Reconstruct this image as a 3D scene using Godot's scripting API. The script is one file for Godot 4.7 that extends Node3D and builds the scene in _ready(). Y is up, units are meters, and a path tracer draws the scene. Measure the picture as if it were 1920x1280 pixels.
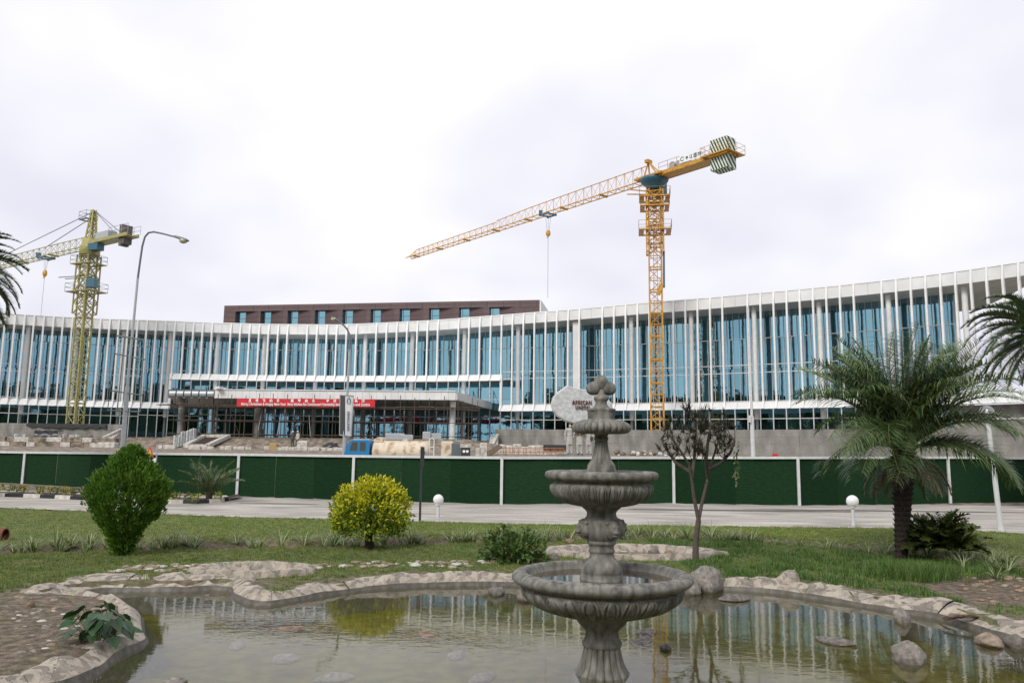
extends Node3D
# A pond with a tiered fountain, a lawn and road, a green hoarding, and a glass conference building
# under construction with two tower cranes. Metres, y up; the camera stands at the origin looking to -z.

var used := {}
var mats := {}
var texs := {}
var means := {}  # mean grey of each tone texture
var rng := RandomNumberGenerator.new()
var fnl := FastNoiseLite.new()


class MB:
	var v := PackedVector3Array()
	var n := PackedVector3Array()
	var c := PackedColorArray()
	var uv := PackedVector2Array()
	var col := Color(1, 1, 1)
	var has_c := false
	var has_uv := false

	func tint(k: Color) -> void:
		col = k
		has_c = true

	func tri(a: Vector3, b: Vector3, d: Vector3) -> void:
		var nn := (d - a).cross(b - a).normalized()
		v.append(a); v.append(b); v.append(d)
		n.append(nn); n.append(nn); n.append(nn)
		if has_c:
			c.append(col); c.append(col); c.append(col)

	func quad(a: Vector3, b: Vector3, d: Vector3, e: Vector3) -> void:
		tri(a, b, d)
		tri(a, d, e)

	func quad_uv(a: Vector3, b: Vector3, d: Vector3, e: Vector3) -> void:
		has_uv = true
		quad(a, b, d, e)
		for t in [Vector2(0, 1), Vector2(0, 0), Vector2(1, 0), Vector2(0, 1), Vector2(1, 0), Vector2(1, 1)]:
			uv.append(t)

	func hexa(p: Array) -> void:  # p[0..3] bottom ring, p[4..7] top ring, counter-clockwise seen from above
		quad(p[4], p[7], p[6], p[5])
		quad(p[0], p[1], p[2], p[3])
		for i in 4:
			var j := (i + 1) % 4
			quad(p[i], p[i + 4], p[j + 4], p[j])

	func box(ctr: Vector3, s: Vector3, b := Basis()) -> void:
		var h := s * 0.5
		var p := []
		for y in [-1.0, 1.0]:
			for q in [[-1, 1], [1, 1], [1, -1], [-1, -1]]:
				p.append(ctr + b * Vector3(h.x * q[0], h.y * y, h.z * q[1]))
		hexa(p)

	func bar(p0: Vector3, p1: Vector3, w: float, h: float, up := Vector3.UP) -> void:
		var y := (p1 - p0)
		var l := y.length()
		if l < 1e-5:
			return
		y /= l
		if absf(y.dot(up)) > 0.99:
			up = Vector3.RIGHT
		var x := y.cross(up).normalized()
		var z := x.cross(y)
		box((p0 + p1) * 0.5, Vector3(w, l, h), Basis(x, y, z))

	func tube(p0: Vector3, p1: Vector3, r0: float, r1: float, k := 6, caps := true) -> void:
		var y := (p1 - p0).normalized()
		var u := Vector3.RIGHT if absf(y.x) < 0.9 else Vector3.UP
		var x := y.cross(u).normalized()
		var z := x.cross(y)
		var q := []
		for i in k:
			var a := TAU * i / k
			q.append(x * cos(a) + z * sin(a))
		for i in k:
			var e: Vector3 = q[i]
			var f: Vector3 = q[(i + 1) % k]
			var pts := [p0 + e * r0, p1 + f * r1, p1 + e * r1, p0 + e * r0, p0 + f * r0, p1 + f * r1]
			var ns := [e, f, e, e, f, f]
			for t in 6:
				v.append(pts[t]); n.append(ns[t])
				if has_c:
					c.append(col)
			if caps:
				tri(p1, p1 + e * r1, p1 + f * r1)
				tri(p0, p0 + f * r0, p0 + e * r0)

	func path(pts: Array, rs: Array, k := 6) -> void:
		for i in pts.size() - 1:
			tube(pts[i], pts[i + 1], rs[i], rs[i + 1], k, i == 0 or i == pts.size() - 2)

	# rows of points (row-major), smooth normals; wrap closes each row
	func grid(rows: Array, wrap := false, flip := false) -> void:
		var R := rows.size()
		var C: int = rows[0].size()
		var nn := []
		for r in R:
			var line := PackedVector3Array()
			line.resize(C)
			nn.append(line)
		var CC := C if wrap else C - 1
		for r in R - 1:
			for k in CC:
				var k2 := (k + 1) % C
				var a: Vector3 = rows[r][k]
				var b: Vector3 = rows[r][k2]
				var d: Vector3 = rows[r + 1][k2]
				var e: Vector3 = rows[r + 1][k]
				var m := (d - a).cross(e - b)
				nn[r][k] += m; nn[r][k2] += m; nn[r + 1][k2] += m; nn[r + 1][k] += m
		var s := -1.0 if flip else 1.0
		for r in R - 1:
			for k in CC:
				var k2 := (k + 1) % C
				var ids := [[r, k], [r, k2], [r + 1, k2], [r, k], [r + 1, k2], [r + 1, k]]
				if not flip:
					ids = [[r, k], [r + 1, k2], [r, k2], [r, k], [r + 1, k], [r + 1, k2]]
				for t in ids:
					v.append(rows[t[0]][t[1]])
					n.append((nn[t[0]][t[1]] as Vector3).normalized() * s)
					if has_c:
						c.append(col)

	func lathe(ctr: Vector3, prof: Array, k: int, mod = null) -> void:  # prof: [radius, height] bottom to top
		var rows := []
		for p in prof:
			var row := PackedVector3Array()
			for i in k:
				var a := TAU * i / k
				var r: float = p[0]
				if mod != null:
					r = mod.call(a, p[0], p[1])
				row.append(ctr + Vector3(cos(a) * r, p[1], sin(a) * r))
			rows.append(row)
		grid(rows, true, true)

	func fine(prof: Array, step: float) -> Array:  # the same outline with points at most step apart
		var o := [prof[0]]
		for i in prof.size() - 1:
			var a := Vector2(prof[i][0], prof[i][1])
			var b := Vector2(prof[i + 1][0], prof[i + 1][1])
			var k := maxi(1, int(ceil(a.distance_to(b) / step)))
			for j in k:
				var q := a.lerp(b, float(j + 1) / k)
				o.append([q.x, q.y])
		return o

	func blob(ctr: Vector3, s: Vector3, k: int, rr: int, noise: FastNoiseLite, amp: float, freq: float, seed_: float) -> void:
		var rows := []
		for r in rr + 1:
			var t := -PI / 2 + PI * r / rr
			var row := PackedVector3Array()
			for i in k:
				var a := TAU * i / k
				var d := Vector3(cos(t) * cos(a), sin(t), cos(t) * sin(a))
				var w := 1.0
				if noise:
					w += amp * noise.get_noise_3d(d.x * freq + seed_, d.y * freq, d.z * freq)
				row.append(ctr + d * w * s)
			rows.append(row)
		grid(rows, true, true)

	func mesh() -> ArrayMesh:
		var arr := []
		arr.resize(Mesh.ARRAY_MAX)
		arr[Mesh.ARRAY_VERTEX] = v
		arr[Mesh.ARRAY_NORMAL] = n
		if has_c:
			arr[Mesh.ARRAY_COLOR] = c
		if has_uv:
			arr[Mesh.ARRAY_TEX_UV] = uv
		var m := ArrayMesh.new()
		m.add_surface_from_arrays(Mesh.PRIMITIVE_TRIANGLES, arr)
		return m


func numbered(called: String) -> String:
	used[called] = used.get(called, -1) + 1
	return called if used[called] == 0 else "%s_%03d" % [called, used[called]]


func tag(o: Node3D, label: String, category: String, group := "", kind := "") -> void:
	if label: o.set_meta("label", label)
	if category: o.set_meta("category", category)
	if group: o.set_meta("group", group)
	if kind: o.set_meta("kind", kind)


func thing(called: String, label: String, category: String, at := Vector3.ZERO, group := "") -> Node3D:
	var o := Node3D.new()
	o.name = numbered(called)
	add_child(o)
	o.position = at
	tag(o, label, category, group)
	return o


# a part; world = true means the mesh is given in world coordinates
func part(parent: Node3D, called: String, m: Mesh, mat: Material, world := true, label := "") -> MeshInstance3D:
	var o := MeshInstance3D.new()
	o.name = called
	o.mesh = m
	o.material_override = mat
	parent.add_child(o, true)
	if world:
		o.position = -parent.global_position
	if label: o.set_meta("label", label)
	return o


func single(called: String, label: String, category: String, m: Mesh, mat: Material, group := "", at := Vector3.ZERO, kind := "") -> MeshInstance3D:
	var o := MeshInstance3D.new()
	o.name = numbered(called)
	o.mesh = m
	o.material_override = mat
	add_child(o)
	o.position = at
	tag(o, label, category, group, kind)
	return o


func structure(called: String, m: Mesh, mat: Material) -> MeshInstance3D:
	return single(called, "", "", m, mat, "", Vector3.ZERO, "structure")


func srgb(c: Color) -> Color:
	var s := c.linear_to_srgb()
	s.a = c.a
	return s


# grey tone texture: 1 - blotches - grain, tileable
func tone(key: String, seed_: int, coarse: float, ca: float, fine: float, fa: float, size := 512, spots := 0.0) -> ImageTexture:
	if texs.has(key):
		return texs[key]
	var a := FastNoiseLite.new()
	a.seed = seed_
	a.noise_type = FastNoiseLite.TYPE_SIMPLEX_SMOOTH
	a.frequency = coarse / size
	a.fractal_octaves = 4
	var b := FastNoiseLite.new()
	b.seed = seed_ + 7
	b.frequency = fine / size
	b.fractal_octaves = 2
	var ia := a.get_seamless_image(size, size)
	var ib := b.get_seamless_image(size, size)
	ia.convert(Image.FORMAT_L8)
	ib.convert(Image.FORMAT_L8)
	var da := ia.get_data()
	var db := ib.get_data()
	var out := PackedByteArray()
	out.resize(size * size)
	for i in size * size:
		var x := 1.0 - ca * (1.0 - da[i] / 255.0) - fa * (1.0 - db[i] / 255.0)
		if spots > 0.0 and db[i] < 60:
			x -= spots
		out[i] = int(clampf(x, 0.0, 1.0) * 255.0)
	var im := Image.create_from_data(size, size, false, Image.FORMAT_L8, out)
	im.convert(Image.FORMAT_RGB8)
	texs[key] = ImageTexture.create_from_image(im)
	means[texs[key]] = 1.0 - 0.5 * (ca + fa)
	return texs[key]


# colour texture: blends two or three linear colours by noise
func blend_tex(key: String, seed_: int, cols: Array, coarse: float, grain: float, size := 512) -> ImageTexture:
	if texs.has(key):
		return texs[key]
	var a := FastNoiseLite.new()
	a.seed = seed_
	a.frequency = coarse / size
	a.fractal_octaves = 5
	var b := FastNoiseLite.new()
	b.seed = seed_ + 3
	b.frequency = 0.22
	var da := a.get_seamless_image(size, size)
	var db := b.get_seamless_image(size, size)
	da.convert(Image.FORMAT_L8)
	db.convert(Image.FORMAT_L8)
	var pa := da.get_data()
	var pb := db.get_data()
	var lut := []
	for i in 256:
		var t := smoothstep(0.15, 0.85, i / 255.0) * (cols.size() - 1)
		var k: int = mini(int(t), cols.size() - 2)
		lut.append((cols[k] as Color).lerp(cols[k + 1], t - k))
	var out := PackedByteArray()
	out.resize(size * size * 3)
	for i in size * size:
		var q: Color = lut[pa[i]]
		var w := 1.0 + grain * (pb[i] / 127.5 - 1.0)
		var s := Color(q.r * w, q.g * w, q.b * w).linear_to_srgb()
		out[i * 3] = int(clampf(s.r, 0, 1) * 255.0)
		out[i * 3 + 1] = int(clampf(s.g, 0, 1) * 255.0)
		out[i * 3 + 2] = int(clampf(s.b, 0, 1) * 255.0)
	texs[key] = ImageTexture.create_from_image(Image.create_from_data(size, size, false, Image.FORMAT_RGB8, out))
	return texs[key]


# peeling plaster: pale flakes with crisp edges over grey concrete, dark hairline cracks
func flake_tex(key: String, seed_: int, under: Color, over: Color, size := 1024) -> ImageTexture:
	if texs.has(key):
		return texs[key]
	var maps := []
	for q in [[9.0, 5, 0], [5.0, 4, 11], [150.0, 2, 23], [4.0, 3, 37]]:
		var n := FastNoiseLite.new()
		n.seed = seed_ + q[2]
		n.frequency = q[0] / size
		n.fractal_octaves = q[1]
		var im := n.get_seamless_image(size, size)
		im.convert(Image.FORMAT_L8)
		maps.append(im.get_data())
	var out := PackedByteArray()
	out.resize(size * size * 3)
	for i in size * size:
		var a: int = maps[0][i]
		var g: float = 0.72 + 0.5 * maps[2][i] / 255.0
		var w: float = 0.75 + 0.5 * maps[3][i] / 255.0
		var c := over if a > 112 else under
		if a > 104 and a <= 112:
			c = under * 0.6                      # the broken edge of a flake
		if absi(maps[1][i] - 128) < 2:
			c = under * 0.35                     # hairline crack
		c = (c * g * w).linear_to_srgb()
		out[i * 3] = int(clampf(c.r, 0, 1) * 255.0)
		out[i * 3 + 1] = int(clampf(c.g, 0, 1) * 255.0)
		out[i * 3 + 2] = int(clampf(c.b, 0, 1) * 255.0)
	texs[key] = ImageTexture.create_from_image(Image.create_from_data(size, size, false, Image.FORMAT_RGB8, out))
	return texs[key]


# material with a linear base colour; o: tex, scale (repeats per metre), bump, bump_tex, metal, spec, vc, backlight, coat
func mk(key: String, lin: Color, rough: float, o := {}) -> StandardMaterial3D:
	if mats.has(key):
		return mats[key]
	var m := StandardMaterial3D.new()
	m.resource_name = key
	var mean: float = means.get(o.get("tex"), 1.0)
	m.albedo_color = srgb(Color(minf(lin.r / mean, 0.95), minf(lin.g / mean, 0.95), minf(lin.b / mean, 0.95), lin.a))
	m.roughness = rough
	m.metallic = o.get("metal", 0.0)
	m.metallic_specular = o.get("spec", 0.5)
	if o.has("tex"):
		m.albedo_texture = o.tex
	if o.has("bump"):
		m.heightmap_enabled = true
		m.heightmap_scale = o.bump
		m.heightmap_texture = o.bump_tex if o.has("bump_tex") else o.tex
	if o.has("tex") or o.has("bump_tex"):
		if not o.get("flat", false):
			m.uv1_triplanar = true
			m.uv1_world_triplanar = o.get("world", true)
			var s: float = o.get("scale", 0.5)
			m.uv1_scale = o.get("scale3", Vector3(s, s, s))
	if o.get("vc", false):
		m.vertex_color_use_as_albedo = true
	if o.has("backlight"):
		m.backlight_enabled = true
		m.backlight = srgb(o.backlight)
	if o.get("two", true):
		m.cull_mode = BaseMaterial3D.CULL_DISABLED
	mats[key] = m
	return m


func frame_of(y: Vector3, up := Vector3.UP) -> Basis:  # a basis whose y axis points along y
	y = y.normalized()
	if absf(y.dot(up)) > 0.98:
		up = Vector3.RIGHT
	var x := up.cross(y).normalized()
	return Basis(x, y, x.cross(y))


func text_mesh(t: String, size: float, depth: float, bold := true, serif := false) -> TextMesh:
	var f := SystemFont.new()
	f.font_names = PackedStringArray(["Droid Serif" if serif else "Droid Sans"])
	f.font_weight = 700 if bold else 400
	var m := TextMesh.new()
	m.font = f
	m.text = t
	m.font_size = 64
	m.pixel_size = size / 46.0
	m.depth = depth
	m.curve_step = 4.0
	return m


func rf(a: float, b: float) -> float:
	return rng.randf_range(a, b)


func _ready() -> void:
	rng.seed = 20240
	fnl.seed = 5
	fnl.frequency = 1.0
	fnl.noise_type = FastNoiseLite.TYPE_SIMPLEX_SMOOTH
	# ---- camera
	var cam := Camera3D.new()
	cam.name = "camera"
	add_child(cam)
	cam.position = Vector3(0, 2.4, 0)
	cam.rotation = Vector3(0.137788, 0, 0.012217)
	cam.fov = 46.212654
	cam.near = 0.05
	cam.far = 4000.0
	cam.current = true
	# ---- overcast sky
	var env := Environment.new()
	env.background_mode = Environment.BG_SKY
	var sky := Sky.new()
	var pano := PanoramaSkyMaterial.new()
	pano.panorama = cloud_panorama()
	sky.sky_material = pano
	env.sky = sky
	env.background_energy_multiplier = 1.0
	env.tonemap_mode = Environment.TONE_MAPPER_LINEAR
	env.tonemap_exposure = 1.47
	env.ssao_enabled = true
	env.ssil_enabled = true
	env.sdfgi_enabled = true
	var we := WorldEnvironment.new()
	we.name = "world_environment"
	we.environment = env
	add_child(we)
	# ---- sun behind thick cloud
	var sun := DirectionalLight3D.new()
	sun.name = "sun"
	sun.light_energy = 0.5
	sun.light_color = Color(1.0, 0.98, 0.95)
	sun.light_angular_distance = 22.0
	sun.shadow_enabled = true
	add_child(sun)
	sun.look_at_from_position(Vector3(-14, 24, 26), Vector3.ZERO)
	# ---- setting, then things
	make_materials()
	build_ground()
	build_pond()
	build_conference_building()
	build_brown_building()
	build_site()
	build_trees_behind()
	build_cranes()
	build_fence()
	build_street()
	build_fountain()
	build_plants()
	build_stones()


func cloud_panorama() -> ImageTexture:
	var w := 1024
	var h := 512
	var im := Image.create(w, h, false, Image.FORMAT_RGBF)
	var a := FastNoiseLite.new()
	a.seed = 41
	a.frequency = 1.0
	a.fractal_octaves = 4
	a.noise_type = FastNoiseLite.TYPE_SIMPLEX_SMOOTH
	var pale := Color(0.755, 0.755, 0.762)
	var grey := Color(0.525, 0.522, 0.61)
	for y in h:
		var el := PI / 2 - PI * (y + 0.5) / h
		for x in w:
			var az := TAU * (x + 0.5) / w
			var d := Vector3(cos(el) * cos(az), sin(el), cos(el) * sin(az))
			# cloud sheets seen from below: project the direction on a high layer
			var k := 1.0 / (maxf(d.y, 0.0) + 0.32)
			var q := a.get_noise_3d(d.x * k * 0.55 + 13.1, d.z * k * 0.55 + 2.3, 0.0) * 0.75 + a.get_noise_3d(d.x * k * 2.1, d.z * k * 2.1, 5.0) * 0.25
			var t := smoothstep(-0.5, 0.42, q)
			var c := grey.lerp(pale, t)
			im.set_pixel(x, y, c)
	return ImageTexture.create_from_image(im)


func make_materials() -> void:
	mk("white_metal", Color(0.775, 0.785, 0.78), 0.45, {"tex": tone("wm", 3, 4, 0.1, 60, 0.05), "scale": 0.15})
	mk("white_panel", Color(0.735, 0.745, 0.74), 0.5, {"tex": tone("wm", 3, 4, 0.1, 60, 0.05), "scale": 0.1})
	mk("mullion", Color(0.5, 0.51, 0.5), 0.4)
	var gb := tone("wave", 77, 3, 0.9, 6, 0.1)
	for i in 3:
		mk("glass_%d" % i, [Color(0.185, 0.365, 0.445), Color(0.165, 0.335, 0.415), Color(0.205, 0.39, 0.47)][i], 0.03, {"metal": 1.0, "bump_tex": gb, "bump": 0.6, "scale": 0.13})
	mk("dark_glass", Color(0.07, 0.15, 0.18), 0.05, {"metal": 1.0, "bump_tex": gb, "bump": 0.8, "scale": 0.15})
	mk("concrete", Color(0.31, 0.3, 0.275), 0.9, {"tex": tone("con", 12, 5, 0.3, 70, 0.16, 512, 0.05), "scale3": Vector3(0.16, 0.05, 0.16), "bump": 0.5})
	mk("concrete_pale", Color(1, 1, 1), 0.9, {"tex": flake_tex("rimc", 31, Color(0.19, 0.17, 0.14), Color(0.42, 0.37, 0.3)), "scale": 0.42, "bump": 1.2})
	mk("concrete_wet", Color(0.16, 0.145, 0.115), 0.55, {"tex": tone("rim", 31, 8, 0.5, 80, 0.3, 512, 0.15), "scale": 0.7, "bump": 0.5})
	mk("white_stone", Color(0.66, 0.63, 0.57), 0.85, {"tex": tone("con", 12, 5, 0.3, 70, 0.16, 512, 0.05), "scale": 0.4})
	mk("brown_panel", Color(0.1, 0.06, 0.062), 0.5, {"tex": tone("wm", 3, 4, 0.1, 60, 0.05), "scale": 0.2})
	mk("brown_panel_b", Color(0.115, 0.066, 0.066), 0.5, {"tex": tone("wm", 3, 4, 0.1, 60, 0.05), "scale": 0.2})
	mk("dark_metal", Color(0.03, 0.032, 0.035), 0.5)
	mk("black_plastic", Color(0.012, 0.013, 0.016), 0.35)
	mk("steel", Color(0.42, 0.45, 0.47), 0.4, {"metal": 0.25, "tex": tone("wm", 3, 4, 0.1, 60, 0.05), "scale": 0.6})
	mk("steel_dark", Color(0.13, 0.155, 0.165), 0.45, {"metal": 0.3})
	mk("lamp_glass", Color(0.42, 0.42, 0.25), 0.3)
	mk("crane_yellow", Color(0.74, 0.36, 0.035), 0.45, {"tex": tone("crn", 8, 8, 0.35, 50, 0.15), "scale": 0.3})
	mk("crane_lime", Color(0.46, 0.42, 0.14), 0.5, {"tex": tone("crn", 8, 8, 0.35, 50, 0.15), "scale": 0.3})
	mk("crane_blue", Color(0.03, 0.11, 0.16), 0.4)
	mk("cable", Color(0.16, 0.16, 0.17), 0.5)
	mk("rust", Color(0.14, 0.105, 0.08), 0.85, {"tex": tone("rst", 15, 12, 0.5, 60, 0.3), "scale": 0.7})
	mk("plank_wood", Color(0.25, 0.17, 0.105), 0.85, {"tex": tone("rst", 15, 12, 0.5, 60, 0.3), "scale": 0.5})
	mk("orange_rod", Color(0.45, 0.17, 0.06), 0.7)
	mk("red_cloth", Color(0.58, 0.018, 0.03), 0.7, {"tex": tone("wm", 3, 4, 0.1, 60, 0.05), "scale": 0.4})
	mk("white_paint", Color(0.8, 0.8, 0.78), 0.5)
	mk("post_white", Color(0.62, 0.64, 0.64), 0.5, {"tex": tone("wm", 3, 4, 0.1, 60, 0.05), "scale": 0.5})
	mk("kerb_white", Color(0.7, 0.67, 0.6), 0.8, {"tex": tone("con", 12, 5, 0.3, 70, 0.16, 512, 0.05), "scale": 0.6})
	mk("kerb_black", Color(0.02, 0.021, 0.024), 0.7, {"tex": tone("con", 12, 5, 0.3, 70, 0.16, 512, 0.05), "scale": 0.6})
	for i in 3:
		mk("mesh_green_%d" % i, [Color(0.015, 0.051, 0.021), Color(0.021, 0.062, 0.027), Color(0.0115, 0.041, 0.0165)][i], 0.9, {"spec": 0.22, "tex": tone("fab", 51, 7, 0.2, 120, 0.3), "scale3": Vector3(0.4, 1.4, 0.4), "bump": 0.4})
	mk("road", Color(0.52, 0.485, 0.43), 0.95, {"tex": tone("rod", 61, 5, 0.3, 90, 0.16), "scale3": Vector3(0.05, 0.3, 0.17), "bump": 0.3})
	mk("earth", Color(1, 1, 1), 0.95, {"tex": blend_tex("earth", 71, [Color(0.11, 0.085, 0.062), Color(0.2, 0.165, 0.125), Color(0.31, 0.265, 0.21)], 12, 0.25), "scale": 0.09, "bump": 4.0})
	mk("soil_red", Color(0.085, 0.05, 0.035), 0.95, {"tex": tone("rst", 15, 12, 0.5, 60, 0.3), "scale": 0.6})
	mk("land", Color(0.06, 0.08, 0.03), 0.95)
	mk("ground", Color(1, 1, 1), 0.95, {"tex": tone("grd", 81, 14, 0.45, 110, 0.5), "scale": 0.35, "vc": true, "bump": 1.2})
	mk("stone", Color(1, 1, 1), 0.9, {"tex": blend_tex("stnc", 91, [Color(0.085, 0.085, 0.072), Color(0.17, 0.168, 0.15), Color(0.21, 0.206, 0.184), Color(0.29, 0.278, 0.248)], 8, 0.3), "scale3": Vector3(1.0, 0.42, 1.0), "bump": 0.12})
	mk("rock_pale", Color(0.37, 0.34, 0.3), 0.9, {"tex": tone("rck", 95, 7, 0.45, 70, 0.3, 512, 0.1), "scale": 1.4, "bump": 0.8})
	mk("rock_grey", Color(0.26, 0.235, 0.205), 0.9, {"tex": tone("rck", 95, 7, 0.45, 70, 0.3, 512, 0.1), "scale": 1.4, "bump": 0.8})
	mk("pebble", Color(0.42, 0.33, 0.245), 0.85, {"tex": tone("rck", 95, 7, 0.45, 70, 0.3, 512, 0.1), "scale": 1.0})
	mk("pebble_b", Color(0.36, 0.25, 0.175), 0.85, {"tex": tone("rck", 95, 7, 0.45, 70, 0.3, 512, 0.1), "scale": 1.0})
	mk("pond_floor", Color(1, 1, 1), 0.9, {"tex": blend_tex("floor", 73, [Color(0.075, 0.07, 0.006), Color(0.12, 0.11, 0.011), Color(0.165, 0.145, 0.026)], 7, 0.15), "scale": 0.35})
	mk("leaf", Color(1, 1, 1), 0.55, {"vc": true, "backlight": Color(0.3, 0.36, 0.1)})
	mk("leaf_gloss", Color(1, 1, 1), 0.38, {"vc": true, "backlight": Color(0.2, 0.26, 0.08)})
	mk("bark", Color(0.085, 0.06, 0.045), 0.95, {"tex": tone("brk", 97, 20, 0.6, 80, 0.3), "scale": 1.5, "bump": 4.0})
	mk("bark_pale", Color(0.19, 0.15, 0.125), 0.95, {"tex": tone("brk", 97, 20, 0.6, 80, 0.3), "scale": 1.5, "bump": 2.0})
	mk("truck_blue", Color(0.015, 0.19, 0.42), 0.4)
	mk("tank_cream", Color(1, 1, 1), 0.75, {"tex": blend_tex("tank", 79, [Color(0.4, 0.26, 0.15), Color(0.62, 0.52, 0.39), Color(0.66, 0.58, 0.45), Color(0.68, 0.6, 0.48)], 6, 0.1), "scale": 0.3})
	mk("tyre", Color(0.02, 0.02, 0.021), 0.8)
	mk("cab_glass", Color(0.2, 0.21, 0.19), 0.1, {"metal": 0.6})
	mk("terracotta", Color(0.3, 0.11, 0.05), 0.85, {"tex": tone("rst", 15, 12, 0.5, 60, 0.3), "scale": 2.0})
	mk("slab_pale", Color(0.6, 0.63, 0.63), 0.8, {"tex": tone("slb", 33, 9, 0.22, 60, 0.1, 512, 0.06), "scale": 0.25})
	mk("robe", Color(0.5, 0.485, 0.45), 0.85, {"tex": tone("slb", 33, 9, 0.22, 60, 0.1, 512, 0.06), "scale": 0.5})
	mk("skin_dark", Color(0.12, 0.06, 0.04), 0.7)
	mk("letter_red", Color(0.1, 0.025, 0.02), 0.7)
	mk("sign_red", Color(0.6, 0.03, 0.02), 0.5)
	mk("sign_yellow", Color(0.8, 0.36, 0.02), 0.5)
	mk("globe_white", Color(0.8, 0.8, 0.8), 0.3)
	mk("bowl_water", Color(0.075, 0.05, 0.03, 0.8), 0.05)
	(mats["bowl_water"] as StandardMaterial3D).transparency = BaseMaterial3D.TRANSPARENCY_ALPHA
	mk("clear_glass", Color(0.9, 0.9, 0.9, 0.15), 0.05)
	(mats["clear_glass"] as StandardMaterial3D).transparency = BaseMaterial3D.TRANSPARENCY_ALPHA
	var w := mk("water", Color(0.07, 0.066, 0.005, 0.28), 0.02)
	w.transparency = BaseMaterial3D.TRANSPARENCY_ALPHA
	w.metallic_specular = 0.43
	w.uv1_triplanar = true
	w.uv1_world_triplanar = true
	w.uv1_scale = Vector3(0.22, 0.22, 0.5)
	w.heightmap_enabled = true
	w.heightmap_scale = 0.075
	w.heightmap_texture = tone("rip", 64, 9, 0.75, 26, 0.25)


# ------------------------------------------------------------------ ground, road, pond
var shore := PackedVector2Array()   # waterline, x and z, closed
var shore_w := PackedFloat32Array() # width of the concrete rim at each point
var trench := PackedVector2Array([Vector2(-14.955, -18.970), Vector2(-12.600, -20.307), Vector2(-9.786, -21.342), Vector2(-6.545, -22.097), Vector2(-0.865, -23.898), Vector2(4.082, -25.631), Vector2(7.295, -25.192), Vector2(9.062, -23.033), Vector2(10.943, -20.924), Vector2(12.553, -20.034), Vector2(14.859, -17.705)])
var kerb := PackedVector2Array([Vector2(-37.415, -34.542), Vector2(-27.830, -33.881), Vector2(-20.022, -32.045), Vector2(-10.622, -29.266), Vector2(-3.043, -28.119), Vector2(0.790, -27.415), Vector2(7.997, -27.593), Vector2(13.565, -27.935), Vector2(16.660, -26.496), Vector2(20.261, -24.988), Vector2(24.764, -21.826)])
const WATER_Y := -0.3


func line_z(pts: PackedVector2Array, x: float) -> float:
	if x <= pts[0].x:
		return pts[0].y
	for i in pts.size() - 1:
		if x <= pts[i + 1].x:
			var t := (x - pts[i].x) / (pts[i + 1].x - pts[i].x)
			return lerpf(pts[i].y, pts[i + 1].y, t)
	return pts[pts.size() - 1].y


func shore_distance(p: Vector2) -> float:  # negative inside the water
	var best := 1e9
	var k := shore.size()
	for i in k:
		var a := shore[i]
		var ab := shore[(i + 1) % k] - a
		var t := clampf((p - a).dot(ab) / ab.length_squared(), 0.0, 1.0)
		best = minf(best, (a + ab * t - p).length_squared())
	best = sqrt(best)
	return -best if Geometry2D.is_point_in_polygon(p, shore) else best


func ground_y(x: float, z: float, sd = null) -> float:
	var s: float = shore_distance(Vector2(x, z)) if sd == null else sd
	var tz := line_z(trench, x) + 0.25 * fnl.get_noise_2d(x * 1.1, 3.0)
	var low := -0.13 + 0.05 * fnl.get_noise_2d(x * 0.6, z * 0.6)
	var up := smoothstep(0.0, 0.45, tz - z)           # 1 on the upper lawn
	var y := lerpf(low, 0.0, up) + 0.012 * fnl.get_noise_2d(x * 3.0, z * 3.0)
	# a shallow dug strip just below the lawn's edge
	y -= 0.09 * exp(-pow((z - tz - 0.35) / 0.3, 2.0))
	# the two cast basins sit in hollows
	for q in [[3.131656, -20.981983, 2.1, 1.15], [-5.303840, -17.194786, 1.15, 0.75]]:
		y -= 0.22 * smoothstep(1.05, 0.75, Vector2((x - q[0]) / q[2], (z - q[1]) / q[3]).length())
	if s < 0.25:
		y = lerpf(y, -0.85, smoothstep(0.25, -0.3, s))
	return y


func smooth_closed(pts: PackedVector2Array, w: PackedFloat32Array, step: float) -> void:
	var k := pts.size()
	for i in k:
		var p0 := pts[(i + k - 1) % k]
		var p1 := pts[i]
		var p2 := pts[(i + 1) % k]
		var p3 := pts[(i + 2) % k]
		var m := maxi(1, int(p1.distance_to(p2) / step))
		for j in m:
			var t := float(j) / m
			shore.append(catmull(p0, p1, p2, p3, t))
			shore_w.append(lerpf(w[i], w[(i + 1) % k], t))


func catmull(a: Vector2, b: Vector2, c: Vector2, d: Vector2, t: float) -> Vector2:
	var k := 0.35
	var m1 := (c - a) * k
	var m2 := (d - b) * k
	var t2 := t * t
	var t3 := t2 * t
	return b * (2 * t3 - 3 * t2 + 1) + m1 * (t3 - 2 * t2 + t) + c * (-2 * t3 + 3 * t2) + m2 * (t3 - t2)


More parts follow.
